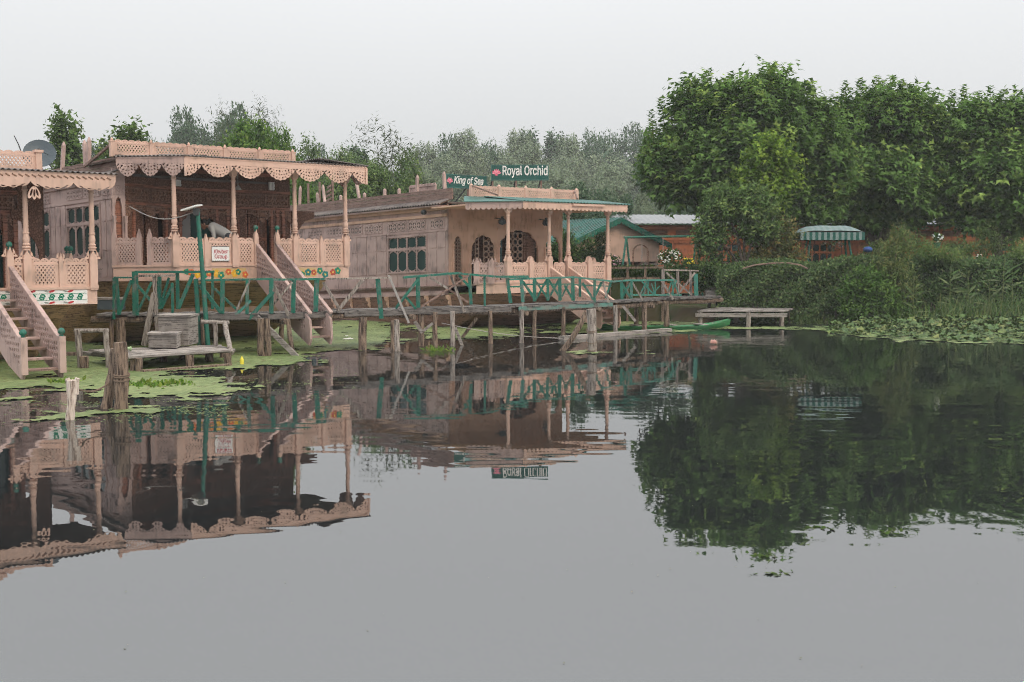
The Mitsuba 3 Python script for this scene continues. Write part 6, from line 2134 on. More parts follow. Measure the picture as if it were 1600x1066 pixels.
def build_weed():
    r = np.random.default_rng(53)
    m = Mesh()
    weed_sheet(m, r, [(-90, 540), (40, 535), (120, 530), (330, 532), (380, 512), (470, 503), (600, 500), (650, 512), (640, 530), (590, 546), (500, 552), (515, 566), (430, 573), (350, 578), (310, 583), (360, 592), (378, 603), (340, 613), (290, 622), (200, 619), (90, 610), (0, 612), (-90, 616)], (.06, .11), .5, 1)
    weed_sheet(m, r, [(82, 650), (120, 643), (170, 640), (240, 638), (258, 644), (228, 653), (150, 655)], (.045, .08), .5, 2)
    weed_sheet(m, r, [(250, 628), (330, 624), (340, 630), (290, 640), (225, 634)], (.05, .09), .85, 6)
    weed_sheet(m, r, [(-80, 626), (0, 625), (30, 631), (-20, 637), (-80, 635)], (.06, .1), .6, 7)
    weed_sheet(m, r, [(640, 512), (700, 505), (780, 500), (838, 516), (820, 526), (720, 533), (660, 530)], (.08, .14), .5, 3)
    weed_sheet(m, r, [(820, 500), (900, 494), (1010, 500), (1125, 506), (1150, 512), (1000, 523), (860, 521)], (.10, .16), .5, 4)
    weed_sheet(m, r, [(1120, 511), (1230, 510), (1320, 513), (1420, 526), (1600, 536), (1640, 540), (1500, 538), (1380, 532), (1280, 519), (1120, 515)], (.10, .12), .62, 5)
    weed_sheet(m, r, [(880, 551), (960, 549), (1000, 552), (930, 554)], (.07, .10), .6, 8)
    n = 5200                                            # loose fronds drifting off the mats
    px = np.concatenate([r.uniform(-60, 560, n // 2), r.uniform(60, 360, n // 4), r.uniform(600, 1150, n - n // 2 - n // 4)])
    py = np.concatenate([r.normal(600, 22, n // 2), r.normal(640, 9, n // 4), r.normal(522, 9, n - n // 2 - n // 4)])
    ok = (py > 500) & (py < 665) & (meshkit.noise(np.c_[px * .02, py * .16, np.zeros(n)]) > .5)
    g = np.array([gp(a, b, .006) for a, b in zip(px[ok], py[ok])])
    k = len(g)
    leaves(m, 'oval', g, np.c_[r.normal(size=(k, 2)), np.zeros(k)], np.tile([0, 0, 1.0], (k, 1)), r.uniform(.02, .07, k), tone(r, k, (.10, .14, .05), (.19, .23, .09), .4))
    struct('duckweed', m, 'tinted', False, 'stuff', 'pale green duckweed carpet floating round the houseboats and piles', 'duckweed')
    for i, (px, py, sz, nn, lab) in enumerate(((225, 603, .55, 120, 'low clump of bright green water plants beside the mooring posts'), (684, 548, .38, 90, 'tuft of bright green grass floating among the bridge piles'), (100, 598, .3, 50, 'small dull green clump on the duckweed, left of the forked stump'), (262, 602, .4, 80, 'small clump of leafy water plants on the duckweed edge, right of the mooring posts'))):
        k = thing('water_plant', lab, 'water plant', 'clumps of water plants')
        g = gp(px, py)
        pos = g + np.c_[r.normal(size=nn) * sz * .6, r.normal(size=nn) * sz * .5, np.zeros(nn)]
        m = Mesh()
        leaves(m, 'narrow' if i == 1 else 'oval', pos, np.c_[r.normal(size=(nn, 2)) * .8, r.uniform(.3, 1.3, nn)], r.normal(size=(nn, 3)) + [0, 0, .6], r.uniform(.07, .15, nn) * (1.5 if i == 1 else 1), tone(r, nn, (.11, .20, .035), (.22, .30, .06), .4))
        labels[part(k, 'leaf_tuft', m, 'leafy')] = {'kind': 'stuff'}


build_reeds()
build_lilies()
build_weed()


# ---------------------------------------------------------------- the woods behind, all the way into the haze
def proto(kind, seed, base, fresh):
    """A tree of unit height: (crown, trunk) as scene dict pieces, used for several trees."""
    r = np.random.default_rng(seed)
    m, t = Mesh(), Mesh()
    if kind == 'poplar':
        bl = [(r.normal() * .015, r.normal() * .015, z, .10 * math.sin(PI * min(1, (1.02 - z) / .85) ** .8) + .03, .10, .10) for z in np.linspace(.18, .93, 10)]
        crown(m, r, bl, 520, 8, .10, 'heart', .040, base, fresh, .3, 1.5, .2, .1, .016)
        t.tube([(0, 0, -.03), (0, 0, .5), (.01, 0, .9)], [.016, .010, .003], 7)
        for b in bl[1:8]:
            t.tube([(0, 0, b[2] - .1), (b[3] * .6 * r.choice([-1, 1]), r.normal() * .05, b[2] + .03)], [.006, .002], 5)
    elif kind == 'broad':
        bl = [(r.normal() * .16, r.normal() * .16, z, r.uniform(.13, .2), .16, r.uniform(.10, .15)) for z in np.linspace(.35, .82, 11)] + [(-.2, 0, .42, .15, .15, .12), (.22, 0, .46, .15, .15, .12)]
        crown(m, r, bl, 1500, 8, .08, 'oval', .042, base, fresh, .3, .8, .3, .15, .022, .4)
        limbs(t, (0, 0, 0), .022, [b[:3] for b in bl[:8]], r, .5)
    elif kind == 'willow':
        bl = [(r.normal() * .17, r.normal() * .15, z, r.uniform(.11, .19), .15, r.uniform(.10, .16)) for z in np.linspace(.28, .84, 13)]
        crown(m, r, bl, 1900, 9, .10, 'oval', .040, base, fresh, .3, .5, .25, .5, .022, .4)
        limbs(t, (0, 0, 0), .022, [b[:3] for b in bl[:8]], r, .4)
    elif kind == 'airy':
        bl = [(r.normal() * .10, r.normal() * .10, z, r.uniform(.06, .13), .12, r.uniform(.07, .11)) for z in np.linspace(.2, .93, 12)]
        crown(m, r, bl, 300, 9, .13, 'narrow', .048, base, fresh, .3, .9, .2, .3, .018)
        limbs(t, (0, 0, 0), .014, [b[:3] for b in bl], r, .3)
    mk = lambda q, b, s: mikit.ply(q.mesh(), b, smooth=False, color=q.cols()) if b == 'leafy' else mikit.ply(q.mesh(), b, smooth=50)
    v = np.vstack(m.v)
    return mk(m, 'leafy', 0), mk(t, 'bark', 0), np.percentile(v[:, 2], 99.8), np.percentile(v[:, 0], 96.5) - np.percentile(v[:, 0], 3.5)


PROTO = {}
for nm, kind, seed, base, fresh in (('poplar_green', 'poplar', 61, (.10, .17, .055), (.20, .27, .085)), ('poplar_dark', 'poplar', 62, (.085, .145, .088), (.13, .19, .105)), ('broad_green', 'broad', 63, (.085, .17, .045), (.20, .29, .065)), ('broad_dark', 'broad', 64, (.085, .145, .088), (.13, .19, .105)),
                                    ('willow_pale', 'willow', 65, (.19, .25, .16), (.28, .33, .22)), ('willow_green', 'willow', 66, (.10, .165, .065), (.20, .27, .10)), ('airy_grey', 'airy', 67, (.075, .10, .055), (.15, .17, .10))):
    PROTO[nm] = proto(kind, seed, base, fresh)


def far_tree(pn, px, ytop, width, depth, label, name='tree', seed=0, group=None, zb=0.6):
    k = thing(name, label, 'tree', group)
    depth = depth * 1.35 if depth > 100 else depth
    cr, tr, hz, wx = PROTO[pn]
    top = dp(px, ytop, depth)
    h = (top[2] - zb) / hz
    wd = width * depth / FOCAL / wx
    tw = T().translate([top[0], depth, zb]).rotate([0, 0, 1], seed * 67.0 % 360).scale([wd, wd, h])
    for nme, d in (('crown', cr), ('trunk', tr)):
        scene[numbered(k + '__' + nme)] = {**d, 'to_world': tw}


G1, G2 = 'hazy trees of the far wood', 'trees behind the houseboat roofs'
FAR = [
    ('poplar_green', 105, 171, 52, 62, 'slender poplar with sky showing through its leaves, right of the satellite dish', 'poplar', G2), ('poplar_green', 205, 189, 62, 64, 'bright young poplar straight above the left end of the tall roof rail', 'poplar', G2),
    ('poplar_green', 165, 211, 44, 66, 'small poplar left of the bright young one, near the roof rail brace', 'poplar', G2), ('poplar_dark', 149, 224, 26, 130, 'thin bluish poplar far off between the two nearest leafy poplars', 'poplar', G1),
    ('broad_dark', 300, 174, 84, 125, 'rounded blue-green tree rising over the middle of the tall roof rail', 'tree', G1), ('broad_dark', 352, 168, 92, 130, 'taller blue-green tree just right of the rounded one', 'tree', G1), ('broad_dark', 262, 207, 46, 135, 'low hazy tree at the left foot of the blue-green pair', 'tree', G1),
    ('airy_grey', 405, 150, 74, 88, 'thin airy tree sticking up highest behind the tall roof rail', 'tree', G2), ('airy_grey', 362, 158, 60, 98, 'sparse airy crown left of the highest airy tree', 'tree', G2), ('broad_green', 392, 186, 120, 58, 'bright green tree directly behind the right half of the tall roof rail', 'tree', G2),
    ('broad_green', 445, 202, 62, 57, 'bright green pointed tree at the right end of the tall roof rail', 'tree', G2), ('broad_dark', 478, 228, 60, 110, 'dull hazy tree right behind the carved eaves corner', 'tree', G1), ('willow_green', 518, 218, 100, 92, 'grey-green willow over the carved eaves', 'tree', G1), ('poplar_dark', 560, 228, 40, 98, 'short narrow tree left of the feathery grey tree', 'tree', G1),
    ('airy_grey', 610, 186, 100, 70, 'feathery grey tree standing alone above the low roof', 'tree', G2), ('willow_green', 600, 236, 96, 62, 'fresh green bushy tree under the feathery grey one', 'tree', G2), ('willow_green', 540, 262, 110, 60, 'low fresh green thicket beyond the leaning roof posts', 'bush', G2), ('willow_pale', 650, 272, 80, 72, 'pale low willow bush left of the smaller name board', 'bush', G2), ('willow_green', 480, 285, 90, 61, 'low green thicket seen between the veranda posts', 'bush', G2),
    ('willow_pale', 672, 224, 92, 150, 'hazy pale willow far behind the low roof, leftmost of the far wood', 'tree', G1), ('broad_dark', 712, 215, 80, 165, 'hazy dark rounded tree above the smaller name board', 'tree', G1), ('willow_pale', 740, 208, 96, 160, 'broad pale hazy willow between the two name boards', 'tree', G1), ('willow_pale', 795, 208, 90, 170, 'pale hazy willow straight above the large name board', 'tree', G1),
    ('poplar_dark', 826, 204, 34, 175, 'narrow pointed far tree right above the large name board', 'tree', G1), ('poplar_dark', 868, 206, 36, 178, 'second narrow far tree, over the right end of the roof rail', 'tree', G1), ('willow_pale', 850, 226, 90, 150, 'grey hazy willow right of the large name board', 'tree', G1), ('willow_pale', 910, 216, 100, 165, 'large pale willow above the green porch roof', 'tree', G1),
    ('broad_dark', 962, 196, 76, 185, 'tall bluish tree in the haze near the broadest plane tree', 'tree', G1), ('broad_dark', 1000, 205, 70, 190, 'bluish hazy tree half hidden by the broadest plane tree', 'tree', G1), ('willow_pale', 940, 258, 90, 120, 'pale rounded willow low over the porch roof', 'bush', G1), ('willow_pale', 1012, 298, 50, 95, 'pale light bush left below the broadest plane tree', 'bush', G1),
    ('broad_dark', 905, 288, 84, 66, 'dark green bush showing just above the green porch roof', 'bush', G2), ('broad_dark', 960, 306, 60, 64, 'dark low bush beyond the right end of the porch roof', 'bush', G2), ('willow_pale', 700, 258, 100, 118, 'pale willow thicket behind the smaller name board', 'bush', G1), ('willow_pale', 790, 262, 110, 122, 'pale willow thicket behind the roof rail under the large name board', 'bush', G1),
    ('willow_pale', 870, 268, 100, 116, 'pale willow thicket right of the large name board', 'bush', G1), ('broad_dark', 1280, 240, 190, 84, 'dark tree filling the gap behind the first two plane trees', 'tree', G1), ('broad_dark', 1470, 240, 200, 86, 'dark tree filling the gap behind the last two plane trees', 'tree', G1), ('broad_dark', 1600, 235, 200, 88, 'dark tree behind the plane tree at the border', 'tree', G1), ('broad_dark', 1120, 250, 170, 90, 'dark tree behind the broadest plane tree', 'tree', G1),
]
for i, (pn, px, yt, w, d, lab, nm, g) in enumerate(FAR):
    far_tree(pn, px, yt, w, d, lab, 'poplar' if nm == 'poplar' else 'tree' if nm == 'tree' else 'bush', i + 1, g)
m = Mesh()
r = np.random.default_rng(70)
n = 16000
d = r.uniform(240, 360, n)
x = r.uniform(-.55, .55, n) * d
hh = 17 + 10 * meshkit.fbm(np.c_[x * .03, d * .02, np.zeros(n)], 3)
z = hh * r.random(n) ** .6
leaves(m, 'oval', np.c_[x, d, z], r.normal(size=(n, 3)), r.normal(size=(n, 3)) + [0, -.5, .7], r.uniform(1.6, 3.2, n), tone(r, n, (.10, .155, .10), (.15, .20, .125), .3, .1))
struct('distant_wood', m, 'leafy', False, 'stuff', 'far wood fading into the haze behind everything', 'wood')


# ---------------------------------------------------------------- cottage, red houseboat, garden things
def build_cottage():
    b = thing('cottage', 'small peach cottage with green sheet gable roof, behind the porch posts', 'cottage')
    d = 53.5
    fr = Frame((dp(892, 400, d)[0], d), (0.86, 0.51))
    # gable front along x from 0 to w, the roof runs back along y
    w, z0, ze, zr = 5.0, 0.4, 3.35, 4.36
    D = 7.0
    m = Mesh()
    s = Polygon([(0, 2.45), (w, 2.45), (w, ze), (w / 2, zr - 0.1), (0, ze)])
    m.plate(s, (0, 0.08, 0), (1, 0, 0), ZUP, (0, -1, 0), .08)
    part(b, 'gable_wall', m, 'cream_paint', frame=fr)
    m = Mesh()
    m.box(0.02, 0.10, .1, D, z0, ze)
    m.box(w - .10, w - .02, .1, D, z0, ze)
    m.box(.1, w - .1, 1.6, 1.68, z0, 2.6)
    part(b, 'back_wall', m, 'hull_brown', frame=fr)
    for x in (0.08, 1.25, 1.75, 3.2, w - .1):
        m = Mesh()
        m.box(x - .06, x + .06, .0, .12, z0, 2.45)
        part(b, 'porch_post', m, 'cream_paint', frame=fr)
    m = Mesh()
    m.box(-.02, w + .02, -.04, .0, 2.38, 2.47)
    part(b, 'beam', m, 'cream_paint', frame=fr)
    for s in (-1, 1):
        e = w / 2 + s * (w / 2 + .45)
        zz = ze - .45 * (zr - ze) / (w / 2)
        m = Mesh()
        n = 26
        for i in range(n):
            y0, y1 = -.35 + i * (D + .3) / n, -.35 + (i + 1) * (D + .3) / n
            m.hexa([[w / 2, y0, zr], [w / 2, y1 - .01, zr], [w / 2, y1 - .01, zr + .03], [w / 2, y0, zr + .03]], [[e, y0, zz], [e, y1 - .01, zz], [e, y1 - .01, zz + .03], [e, y0, zz + .03]])
            m.hexa([[w / 2, y0 - .02, zr + .03], [w / 2, y0 + .03, zr + .03], [w / 2, y0 + .03, zr + .065], [w / 2, y0 - .02, zr + .065]], [[e, y0 - .02, zz + .03], [e, y0 + .03, zz + .03], [e, y0 + .03, zz + .065], [e, y0 - .02, zz + .065]])
        key = part(b, 'roof', m, 'green_roof', frame=fr)
        m = Mesh()
        hem = []
        L = math.hypot(e - w / 2, zr - zz)
        sc = plain_scallop(L, .18, .27, 16)
        U = unit([e - w / 2, 0, zz - zr])
        m.plate(sc, (w / 2, -.36, zr + .03), U, (0, 0, 1), (0, -1, 0), .03)
        part(key, 'barge_board', m, 'green_paint', frame=fr)


def build_red_boat():
    b = thing('houseboat', 'long terracotta-red houseboat with pale metal roof, behind the garden and plane trees', 'houseboat')
    d = 63.0
    xl, xr = dp(955, 400, d)[0], dp(1680, 400, d)[0]
    z0, zt = 0.7, 4.3
    fr = Frame((xl, d), (1.0, 0.06))
    W = xr - xl
    o, U, N, w = seg((0, 0), (W, 0))
    K, R = 'terracotta_paint', 'pale_roof'
    wins = [(x, x + 1.7) for x in (5.2, 10.4, 14.2, 18.0, 21.2)]
    s = sbox(0, z0, W, zt)
    for a, e in wins:
        s = s.difference(sbox(a + .03, 2.05, e - .03, 3.3))
    wall_plate(b, fr, o, U, N, s, K, 'front_wall')
    for a, e in wins:
        window(b, fr, o, U, N, a, e, 2.0, 3.35, 4, K)
    for i in range(17):
        x = .3 + i * 1.45
        m = Mesh()
        block(m, o, U, N, x, x + .12, .001, .06, z0, zt)
        part(b, 'batten', m, K, frame=fr)
        m = Mesh()
        block(m, o, U, N, x + .25, x + 1.25, .001, .02, 3.72, 4.02)
        part(b, 'transom_panel', m, 'hull_brown', frame=fr)
    for z, t in ((3.5, .07), (4.1, .10), (1.9, .06)):
        m = Mesh()
        block(m, o, U, N, 0, W, .061, .061 + t, z, z + .1)
        part(b, 'moulding', m, K, frame=fr)
    m = Mesh()
    sc = plain_scallop(W, .06, .16, int(W / .3))
    m.plate(sc, at(o, U, N, 0, .07, 3.5), U, ZUP, N, .02)
    part(b, 'scalloped_board', m, K, frame=fr)
    m = Mesh()
    corrugated(m, at(o, U, N, -.3, .5, 4.38), at(o, U, N, W, .5, 4.38), at(o, U, N, -.3, -2.6, 4.95), at(o, U, N, W, -2.6, 4.95), .3, .012, .03)
    part(b, 'roof', m, R, frame=fr)
    m = Mesh()
    m.box(0, W, .1, 5.0, z0, zt)
    part(b, 'house_body', m, 'hull_brown', frame=fr)


def build_swing():
    b = thing('garden_swing', 'garden swing seat under a green and white striped canopy, behind the hedge', 'garden swing')
    d = 49.0
    s = d / FOCAL
    L, R = dp(1250, 370, d), dp(1350, 370, d)
    zc, zl = dp(0, 352, d)[2], dp(0, 363, d)[2]
    zg = 0.6
    x0, x1 = L[0], R[0]
    dep = 1.5
    m = Mesh()
    nx, ny = 14, 9
    xs, ys = np.linspace(x0, x1, nx), np.linspace(d - .1, d + dep, ny)
    X, Y = np.meshgrid(xs, ys, indexing='ij')
    tx, ty = (X - x0) / (x1 - x0) * 2 - 1, (Y - d + .1) / (dep + .1) * 2 - 1
    Z = zl + (zc - zl) * np.clip(1 - np.abs(tx) ** 5, 0, 1) * np.clip(1 - .8 * np.abs(ty) ** 2.4, 0, 1) - .03 * np.sin(tx * 9) * np.cos(ty * 3) * .4
    v = np.c_[X.ravel(), Y.ravel(), Z.ravel()]
    i, j = np.meshgrid(np.arange(nx - 1), np.arange(ny - 1), indexing='ij')
    a = (i * ny + j).ravel()
    m.add(v, np.vstack([np.c_[a, a + ny, a + ny + 1], np.c_[a, a + ny + 1, a + 1]]))
    part(b, 'canopy', m, 'canopy_cloth', True)
    for k, col in ((0, 'canopy_pale'), (1, 'canopy_green')):
        m = Mesh()
        n = 22
        for q in range(n):
            if q % 2 != k:
                continue
            a, e = x0 + (x1 - x0) * q / n, x0 + (x1 - x0) * (q + 1) / n
            for yy in (d - .12, d + dep):
                zz = zl - .02
                m.hexa([[a, yy, zz - .30], [e, yy, zz - .30], [e, yy + .01, zz - .30], [a, yy + .01, zz - .30]], [[a, yy, zz + .02], [e, yy, zz + .02], [e, yy + .01, zz + .02], [a, yy + .01, zz + .02]])
        for q in range(12):
            if q % 2 != k:
                continue
            a, e = d - .1 + dep * q / 12, d - .1 + dep * (q + 1) / 12
            for xx in (x0 - .01, x1):
                zz = zl - .02
                m.box(xx, xx + .01, a, e, zz - .30, zz + .02)
        labels[part(b, 'valance', m, col)] = {'kind': 'stuff'}
    for x, sgn in ((x0 + .55, -1), (x1 - .55, 1)):
        for y, dy in ((d + .25, -.35), (d + dep - .35, .35)):
            m = Mesh()
            m.tube([(x, (y + d + .6) / 2, zl - .1), (x + sgn * .42, y + dy, zg)], [.045, .045], 8)
            part(b, 'frame_leg', m, 'green_paint', 40)
    m = Mesh()
    m.tube([(x0 + .5, d + .6, zl - .08), (x1 - .5, d + .6, zl - .08)], [.04, .04], 8)
    part(b, 'top_bar', m, 'green_paint', 40)
    m = Mesh()
    m.box(x0 + .7, x1 - .7, d + .4, d + 1.0, zg + .5, zg + .62)
    m.hexa([[x0 + .7, d + .95, zg + .6], [x1 - .7, d + .95, zg + .6], [x1 - .7, d + 1.05, zg + .6], [x0 + .7, d + 1.05, zg + .6]], [[x0 + .7, d + 1.2, zg + 1.3], [x1 - .7, d + 1.2, zg + 1.3], [x1 - .7, d + 1.3, zg + 1.3], [x0 + .7, d + 1.3, zg + 1.3]])
    part(b, 'seat', m, 'curtain_pale')
    m = Mesh()
    m.tube([(x0 + .75, d + .6, zl - .1), (x0 + .75, d + .6, zg + .6)], [.012, .012], 5)
    part(b, 'hanger', m, 'dark_metal')
    m = Mesh()
    m.tube([(x1 - .75, d + .6, zl - .1), (x1 - .75, d + .6, zg + .6)], [.012, .012], 5)
    part(b, 'hanger', m, 'dark_metal')


mat('canopy_pale', (0.20, 0.27, 0.26), 0.7, 0.2)
mat('canopy_green', (0.025, 0.10, 0.082), 0.7, 0.2)
mat('canopy_cloth', proc(lambda p, n, uv: mix((0.19, 0.245, 0.245), (0.12, 0.19, 0.18), smoothstep(.35, .65, 0.5 + 0.5 * dr.sin(p.x * 2 * PI / 0.24)) * 0.5 + 0.0 * p.y)), 0.7, 0.2)


def pot_plant(label, px, pyb, depth, pot, r_pot, h_pot, kind, size, hgt, wid, base, fresh, seed, n=160, flower=None, nfl=0):
    k = thing('potted_plant' if pot else 'flowering_bush', label, 'potted plant' if pot else 'bush')
    r = np.random.default_rng(seed)
    g = dp(px, pyb, depth)
    if pot:
        m = Mesh()
        m.lathe([(r_pot * .7, 0), (r_pot, h_pot * .9), (r_pot * 1.1, h_pot * .9), (r_pot * 1.1, h_pot), (r_pot * .9, h_pot), (r_pot * .85, h_pot * .9)], g[0], g[1], g[2], 14)
        part(k, 'pot', m, pot, 40)
    c = g + [0, 0, (h_pot if pot else 0) + hgt * .5]
    m = Mesh()
    pos = c + nrmz(r.normal(size=(n, 3))) * (r.random((n, 1)) ** .4) * [wid, wid, hgt * .5]
    leaves(m, kind, pos, r.normal(size=(n, 3)) + [0, 0, .8], r.normal(size=(n, 3)) + [0, -.6, .6], size * r.uniform(.6, 1.3, n), tone(r, n, base, fresh, .3))
    part(k, 'foliage', m, 'leafy')
    if flower is not None:
        m = Mesh()
        for i in range(nfl):
            d = nrmz(r.normal(size=3) + [0, -.9, .4])
            q = c + d * [wid, wid, hgt * .5] * r.uniform(.85, 1.05)
            s = trimesh.creation.icosphere(0, radius=r.uniform(.025, .048))
            m.add(np.asarray(s.vertices) * [1, 1, .7] + q, s.faces, np.asarray(flower) * r.uniform(.85, 1.1))
        labels[part(k, 'blossom', m, 'tinted', True)] = {'kind': 'stuff'}


def build_garden():
    # planter bed and steps by the end of the footbridge
    b = thing('planter_bed', 'long low planter of dark boards with grassy plants beyond the end of the footbridge', 'planter')
    d = 47.2
    x0, x1 = dp(953, 430, d)[0], dp(1036, 430, d)[0]
    zt = dp(0, 418, d)[2]
    for z in (zt - .02, zt - .45):
        m = Mesh()
        m.bar((x0, d, z), (x1, d, z + .02), .08, .08)
        part(b, 'rail', m, 'log_wood')
    m = Mesh()
    m.box(x0, x1, d + .1, d + .9, -.1, zt - .4)
    part(b, 'bed', m, 'soil')
    m = Mesh()
    for x in np.linspace(x0, x1, 4):
        m.bar((x, d + .05, -.2), (x, d + .05, zt), .09)
    part(b, 'post', m, 'log_wood')
    m = Mesh()
    r = np.random.default_rng(81)
    n = 900
    pos = np.c_[r.uniform(x0, x1, n), r.uniform(d + .1, d + .8, n), r.uniform(zt - .45, zt - .1, n)]
    leaves(m, 'narrow', pos, r.normal(size=(n, 3)) * .6 + [0, 0, 1], r.normal(size=(n, 3)), r.uniform(.15, .35, n), tone(r, n, (.04, .08, .025), (.12, .17, .05), .3))
    part(b, 'grass', m, 'leafy')
    # swing frame
    b = thing('swing_frame', 'green tubular swing frame standing in the garden left of the small creeper-grown tree', 'swing')
    d = 51.5
    A, B = dp(975, 371, d), dp(1092, 369, d + 1.5)
    m = Mesh()
    m.tube([A, B], [.05, .05], 8)
    part(b, 'top_bar', m, 'green_paint', 40)
    for q, s in ((A, 1), (B, -1)):
        for dx, dy in ((-.42, -.5), (.42, .5)):
            m = Mesh()
            m.tube([q + [.1 * s, 0, 0], [q[0] + dx + .1 * s, q[1] + dy, .5]], [.045, .045], 8)
            part(b, 'frame_leg', m, 'green_paint', 40)
    for px in (1003, 1036):
        m = Mesh()
        m.tube([dp(px, 371, d + .5), dp(px, 412, d + .5)], [.014, .014], 5)
        part(b, 'chain', m, 'pale_cord')
    m = Mesh()
    p, q = dp(1001, 413, d + .5), dp(1038, 413, d + .5)
    m.bar(p, q, .35, .05, up=(0, 0, 1))
    part(b, 'seat', m, 'grey_wood')
    b = thing('garden_arch', 'rusty hooped garden arch behind the swing frame', 'garden arch')
    d = 52.3
    m = Mesh()
    a = np.linspace(0, PI, 14)
    c = dp(1001, 395, d)
    m.tube(np.vstack([[c + [-.33, 0, -2.0]], np.c_[c[0] - .33 * np.cos(a), np.full(14, c[1]), c[2] + .36 * np.sin(a)], [c + [.33, 0, -2.0]]]), .035, 7)
    part(b, 'hoop', m, 'hull_brown', 40)
    b = thing('cart_wheel', 'dark spoked cart wheel leaning in the garden below the swing frame', 'wheel')
    d = 48.6
    c = dp(1007, 424, d)
    m = Mesh()
    a = np.linspace(0, 2 * PI, 25)
    m.tube(np.c_[c[0] + .36 * np.cos(a), np.full(25, c[1]), c[2] + .36 * np.sin(a)], .035, 6)
    part(b, 'rim', m, 'dark_wood', 40)
    for i in range(6):
        m = Mesh()
        t = i * PI / 3
        m.bar(c, c + [.34 * math.cos(t), 0, .34 * math.sin(t)], .03, up=(0, 1, 0))
        part(b, 'spoke', m, 'dark_wood')
    g, f = (.042, .085, .028), (.12, .18, .05)
    shrub('conifer', 'slim dark conifer in front of the peach cottage', 'conifer', 48.2, [(940, 405, 7, 14), (940, 388, 6, 16), (940, 374, 4, 10)], 240, 8, .3, 'narrow', .16, (.022, .05, .022), (.04, .08, .03), 82, .2, 1.2, [(940, .03)])
    shrub('bush', 'bright leafy bush seen through the right porch arch', 'bush', 49.5, [(880, 395, 18, 30), (872, 420, 22, 22), (892, 425, 20, 18)], 700, 9, .4, 'oval', .15, g, (.14, .22, .06), 83, .4, .7, [(880, .04)])
    shrub('bush', 'leafy climber between the two right porch posts, before the cottage', 'bush', 49.2, [(922, 395, 16, 22), (910, 412, 24, 16), (928, 425, 22, 16), (905, 430, 22, 14)], 560, 8, .35, 'oval', .15, g, (.14, .2, .06), 84, .4, .6)
    shrub('bush', 'dark green shrub between the footbridge end and the small creeper-grown tree', 'bush', 47.5, [(1105, 440, 18, 24), (1125, 455, 16, 20), (1075, 432, 20, 14), (1050, 432, 22, 12)], 800, 8, .35, 'oval', .13, (.034, .07, .026), (.10, .15, .05), 85, .25, .5)
    shrub('bush', 'low green plants in front of the red houseboat, left of the garden swing', 'bush', 52, [(1218, 410, 24, 8), (1165, 412, 20, 10)], 520, 8, .4, 'narrow', .2, (.05, .10, .035), (.14, .19, .06), 86, .3, 1.0)
    shrub('bush', 'mixed leafy plants behind the hedge, right of the garden swing', 'bush', 53, [(1372, 400, 22, 12), (1430, 392, 24, 14), (1500, 396, 26, 14), (1540, 385, 14, 30), (1590, 395, 24, 16)], 900, 8, .45, 'narrow', .22, (.08, .14, .05), (.22, .25, .09), 87, .3, .9)
    pot_plant('white flowering bush beside the swing frame in the garden', 1047, 418, 48.4, None, 0, 0, 'oval', .13, .75, .52, g, f, 88, 420, (.80, .80, .74), 60)
    pot_plant('low clump of bright yellow flowers right of the white flowering bush', 1075, 419, 47.9, None, 0, 0, 'oval', .12, .4, .26, g, f, 89, 120, (.80, .62, .04), 34)
    pot_plant('pink and white flowers behind the last porch post, before the cottage', 958, 418, 48.6, None, 0, 0, 'oval', .12, .5, .3, g, f, 90, 160, (.72, .45, .55), 22)
    pot_plant('white flowers in a green pot held above the hedge at the right', 1464, 388, 49.5, 'canopy_green', .15, .24, 'oval', .14, .38, .24, g, f, 91, 110, (.82, .82, .78), 20)
    pot_plant('single magenta flower plant behind the hedge', 1480, 405, 49.0, None, 0, 0, 'oval', .12, .35, .2, g, f, 92, 60, (.60, .04, .22), 6)
    pot_plant('white flower plant low behind the hedge at the right', 1529, 411, 49.0, None, 0, 0, 'oval', .12, .35, .2, g, f, 93, 60, (.82, .82, .78), 8)
    pot_plant('white flowers on a thin bush inside the garden swing', 1300, 398, 51.2, None, 0, 0, 'oval', .13, .9, .45, (.05, .07, .04), f, 94, 90, (.75, .75, .72), 16)
    b = thing('hanging_basket', 'dark round hanging basket on the creeper-grown tree', 'basket')
    c = dp(1136, 387, 48.0)
    m = Mesh()
    m.lathe([(.02, -.16), (.12, -.12), (.17, 0), (.17, .03), (.10, .05)], c[0], c[1], c[2], 12)
    part(b, 'bowl', m, 'dark_wood', True)
    b = thing('path_gate', 'pale wooden gate post with blue railing panel under the creeper-grown tree', 'gate')
    m = Mesh()
    p = dp(1127, 430, 49.5)
    m.box(p[0] - .06, p[0] + .06, p[1], p[1] + .12, .3, dp(0, 395, 49.5)[2])
    part(b, 'gate_post', m, 'board_wood')
    m = Mesh()
    m.hexa([dp(1112, 422, 49.6), dp(1124, 424, 49.6), dp(1124, 424, 49.7), dp(1112, 422, 49.7)], [dp(1112, 398, 49.6), dp(1124, 403, 49.6), dp(1124, 403, 49.7), dp(1112, 398, 49.7)])
    part(b, 'panel', m, 'blue_cloth')
    m = Mesh()
    m.bar(dp(1108, 394, 49.55), dp(1127, 402, 49.55), .06)
    part(b, 'top_rail', m, 'pale_cord')
    b = thing('stone_steps', 'pale stone steps half hidden by leaves at the landward end of the footbridge', 'steps')
    for i in range(5):
        m = Mesh()
        p = dp(1113, 462 - i * 7.5, 46.6 + i * .3)
        m.box(p[0] - .25, p[0] + .35, p[1], p[1] + .35, p[2] - .2, p[2])
        part(b, 'step', m, 'grey_wood')
    b = thing('bent_pole', 'long thin bent pole arching along the top of the clipped hedge', 'pole')
    m = Mesh()
    pts = [dp(x, y, 46.2) for x, y in ((1160, 420), (1180, 414), (1205, 411.5), (1230, 411), (1250, 414), (1262, 420))]
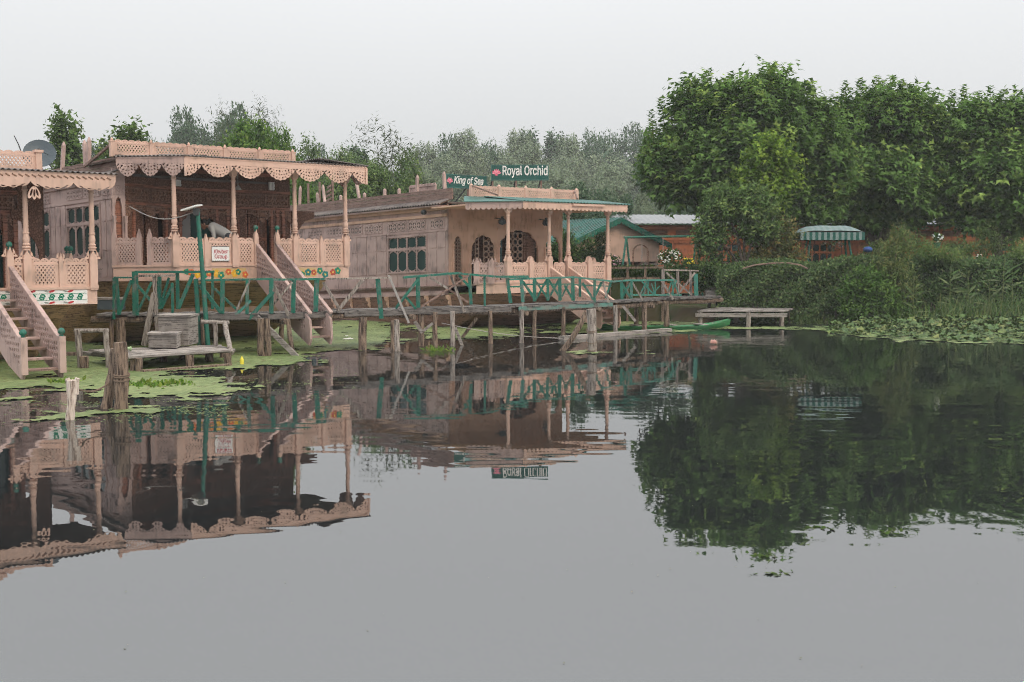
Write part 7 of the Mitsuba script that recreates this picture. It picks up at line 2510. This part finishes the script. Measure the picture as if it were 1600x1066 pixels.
    m.tube(pts, .03, 6)
    part(b, 'shaft', m, 'board_wood', 40)
    b = thing('ceramic_plate', 'round pale disc standing at the foot of the garden swing', 'disc')
    c = dp(1294, 411, 48.0)
    m = Mesh()
    mm = Mesh()
    mm.lathe([(.02, 0), (.12, .0), (.13, .03), (.03, .04)], 0, 0, 0, 16)
    v = np.vstack(mm.v)
    m.add(np.c_[v[:, 0], -v[:, 2], v[:, 1]] + c, np.vstack(mm.f))
    part(b, 'disc', m, 'curtain_pale', 40)
    b = thing('light_bin', 'pale green tub on the hedge at the left foot of the garden swing', 'tub')
    p = dp(1270, 416, 47.6)
    m = Mesh()
    m.hexa(np.array([[-.25, 0, -.15], [.25, 0, -.15], [.22, .3, -.15], [-.22, .3, -.15]]) + p, np.array([[-.28, -.02, .1], [.28, -.02, .1], [.26, .34, .1], [-.26, .34, .1]]) + p)
    part(b, 'tub', m, 'pale_green')
    b = thing('blue_cushion', 'blue cloth lying behind the hedge right of the garden swing', 'cloth')
    p = dp(1356, 390, 52)
    m = Mesh()
    s = trimesh.creation.icosphere(2, radius=1)
    m.add(np.asarray(s.vertices) * [.2, .2, .13] + p, s.faces)
    part(b, 'cloth', m, 'blue_cloth', True)


mat('pale_green', (0.33, 0.45, 0.25), 0.6, 0.3)


def build_litter():
    for px, py, lab, mt, sz in ((545, 531, 'white plastic scrap floating on the duckweed behind the footbridge', 'white_paint', (.16, .05, .035)), (542, 526, 'smaller white scrap just behind the other one', 'white_paint', (.06, .04, .02)), (378, 570, 'yellow plastic bottle standing in the duckweed right of the landing stage', 'yellow_plastic', (.045, .045, .13)),
                                (203, 547, 'small yellow-green cup on the landing stage planks', 'pale_green', (.06, .06, .05))):
        k = thing('litter', lab, 'litter')
        g = gp(px, py, 0 if py != 547 else .38)
        m = Mesh()
        if sz[2] > .1:
            m.lathe([(.04, -.05), (.048, 0), (.048, .12), (.03, .16), (.018, .17), (.018, .2)], g[0], g[1], g[2], 10)
        else:
            s = trimesh.creation.icosphere(2, radius=1)
            v = np.asarray(s.vertices)
            m.add(v * sz * (1 + .2 * np.sin(v[:, :1] * 5 + v[:, 1:2] * 3)) + g + [0, 0, sz[2] * .6], s.faces)
        part(k, 'piece', m, mt, 50)
    k = thing('water_lily', 'pale pink open lily flower floating in the dark water before the jetty', 'flower')
    g = gp(1115, 537, 0.03)
    m = Mesh()
    r = np.random.default_rng(95)
    n = 26
    a = np.arange(n) * 2.4
    el = np.linspace(.2, 1.1, n)
    leaves(m, 'oval', np.tile(g, (n, 1)), np.c_[np.cos(a) * np.cos(el), np.sin(a) * np.cos(el), np.sin(el)], np.tile([0, 0, 1.0], (n, 1)), np.full(n, .15), np.tile([.78, .55, .48], (n, 1)))
    part(k, 'petals', m, 'leafy')
    for i, (px, py, lab) in enumerate(((1212, 897, 'tiny leafy scrap drifting alone on the open water, nearest the camera'), (1286, 826, 'small drift of weed below the edge of the tree reflection'), (1392, 833, 'second small drift of weed, farther right on the open water'), (1195, 868, 'scrap of weed floating left of the small weed drifts'))):
        k = thing('weed_scrap', lab, 'water plant')
        g = gp(px, py)
        n = 14
        m = Mesh()
        leaves(m, 'oval', g + np.c_[r.normal(size=n) * .07, r.normal(size=n) * .05, np.full(n, .006)], np.c_[r.normal(size=(n, 2)), np.full(n, .15)], np.tile([0, 0, 1.0], (n, 1)) + r.normal(size=(n, 3)) * .2, r.uniform(.03, .08, n), tone(r, n, (.06, .10, .03), (.12, .15, .05)))
        labels[part(k, 'leaf_scraps', m, 'leafy')] = {'kind': 'stuff'}


def build_specks():
    r = np.random.default_rng(97)
    n = 110
    px, py = r.uniform(40, 1580, n), 560 + 480 * r.random(n) ** 1.7
    g = np.array([gp(a, b, 0.006) for a, b in zip(px, py)])
    m = Mesh()
    leaves(m, 'oval', g, np.c_[r.normal(size=(n, 2)), np.full(n, .05)], np.tile([0, 0, 1.0], (n, 1)) + r.normal(size=(n, 3)) * .1, r.uniform(.010, .026, n), tone(r, n, (.16, .17, .10), (.30, .28, .20), .4))
    struct('floating_specks', m, 'leafy', False, 'stuff', 'tiny leaf specks scattered on the open water', 'specks')


build_specks()
build_cottage()
build_red_boat()
build_swing()
build_garden()
build_litter()
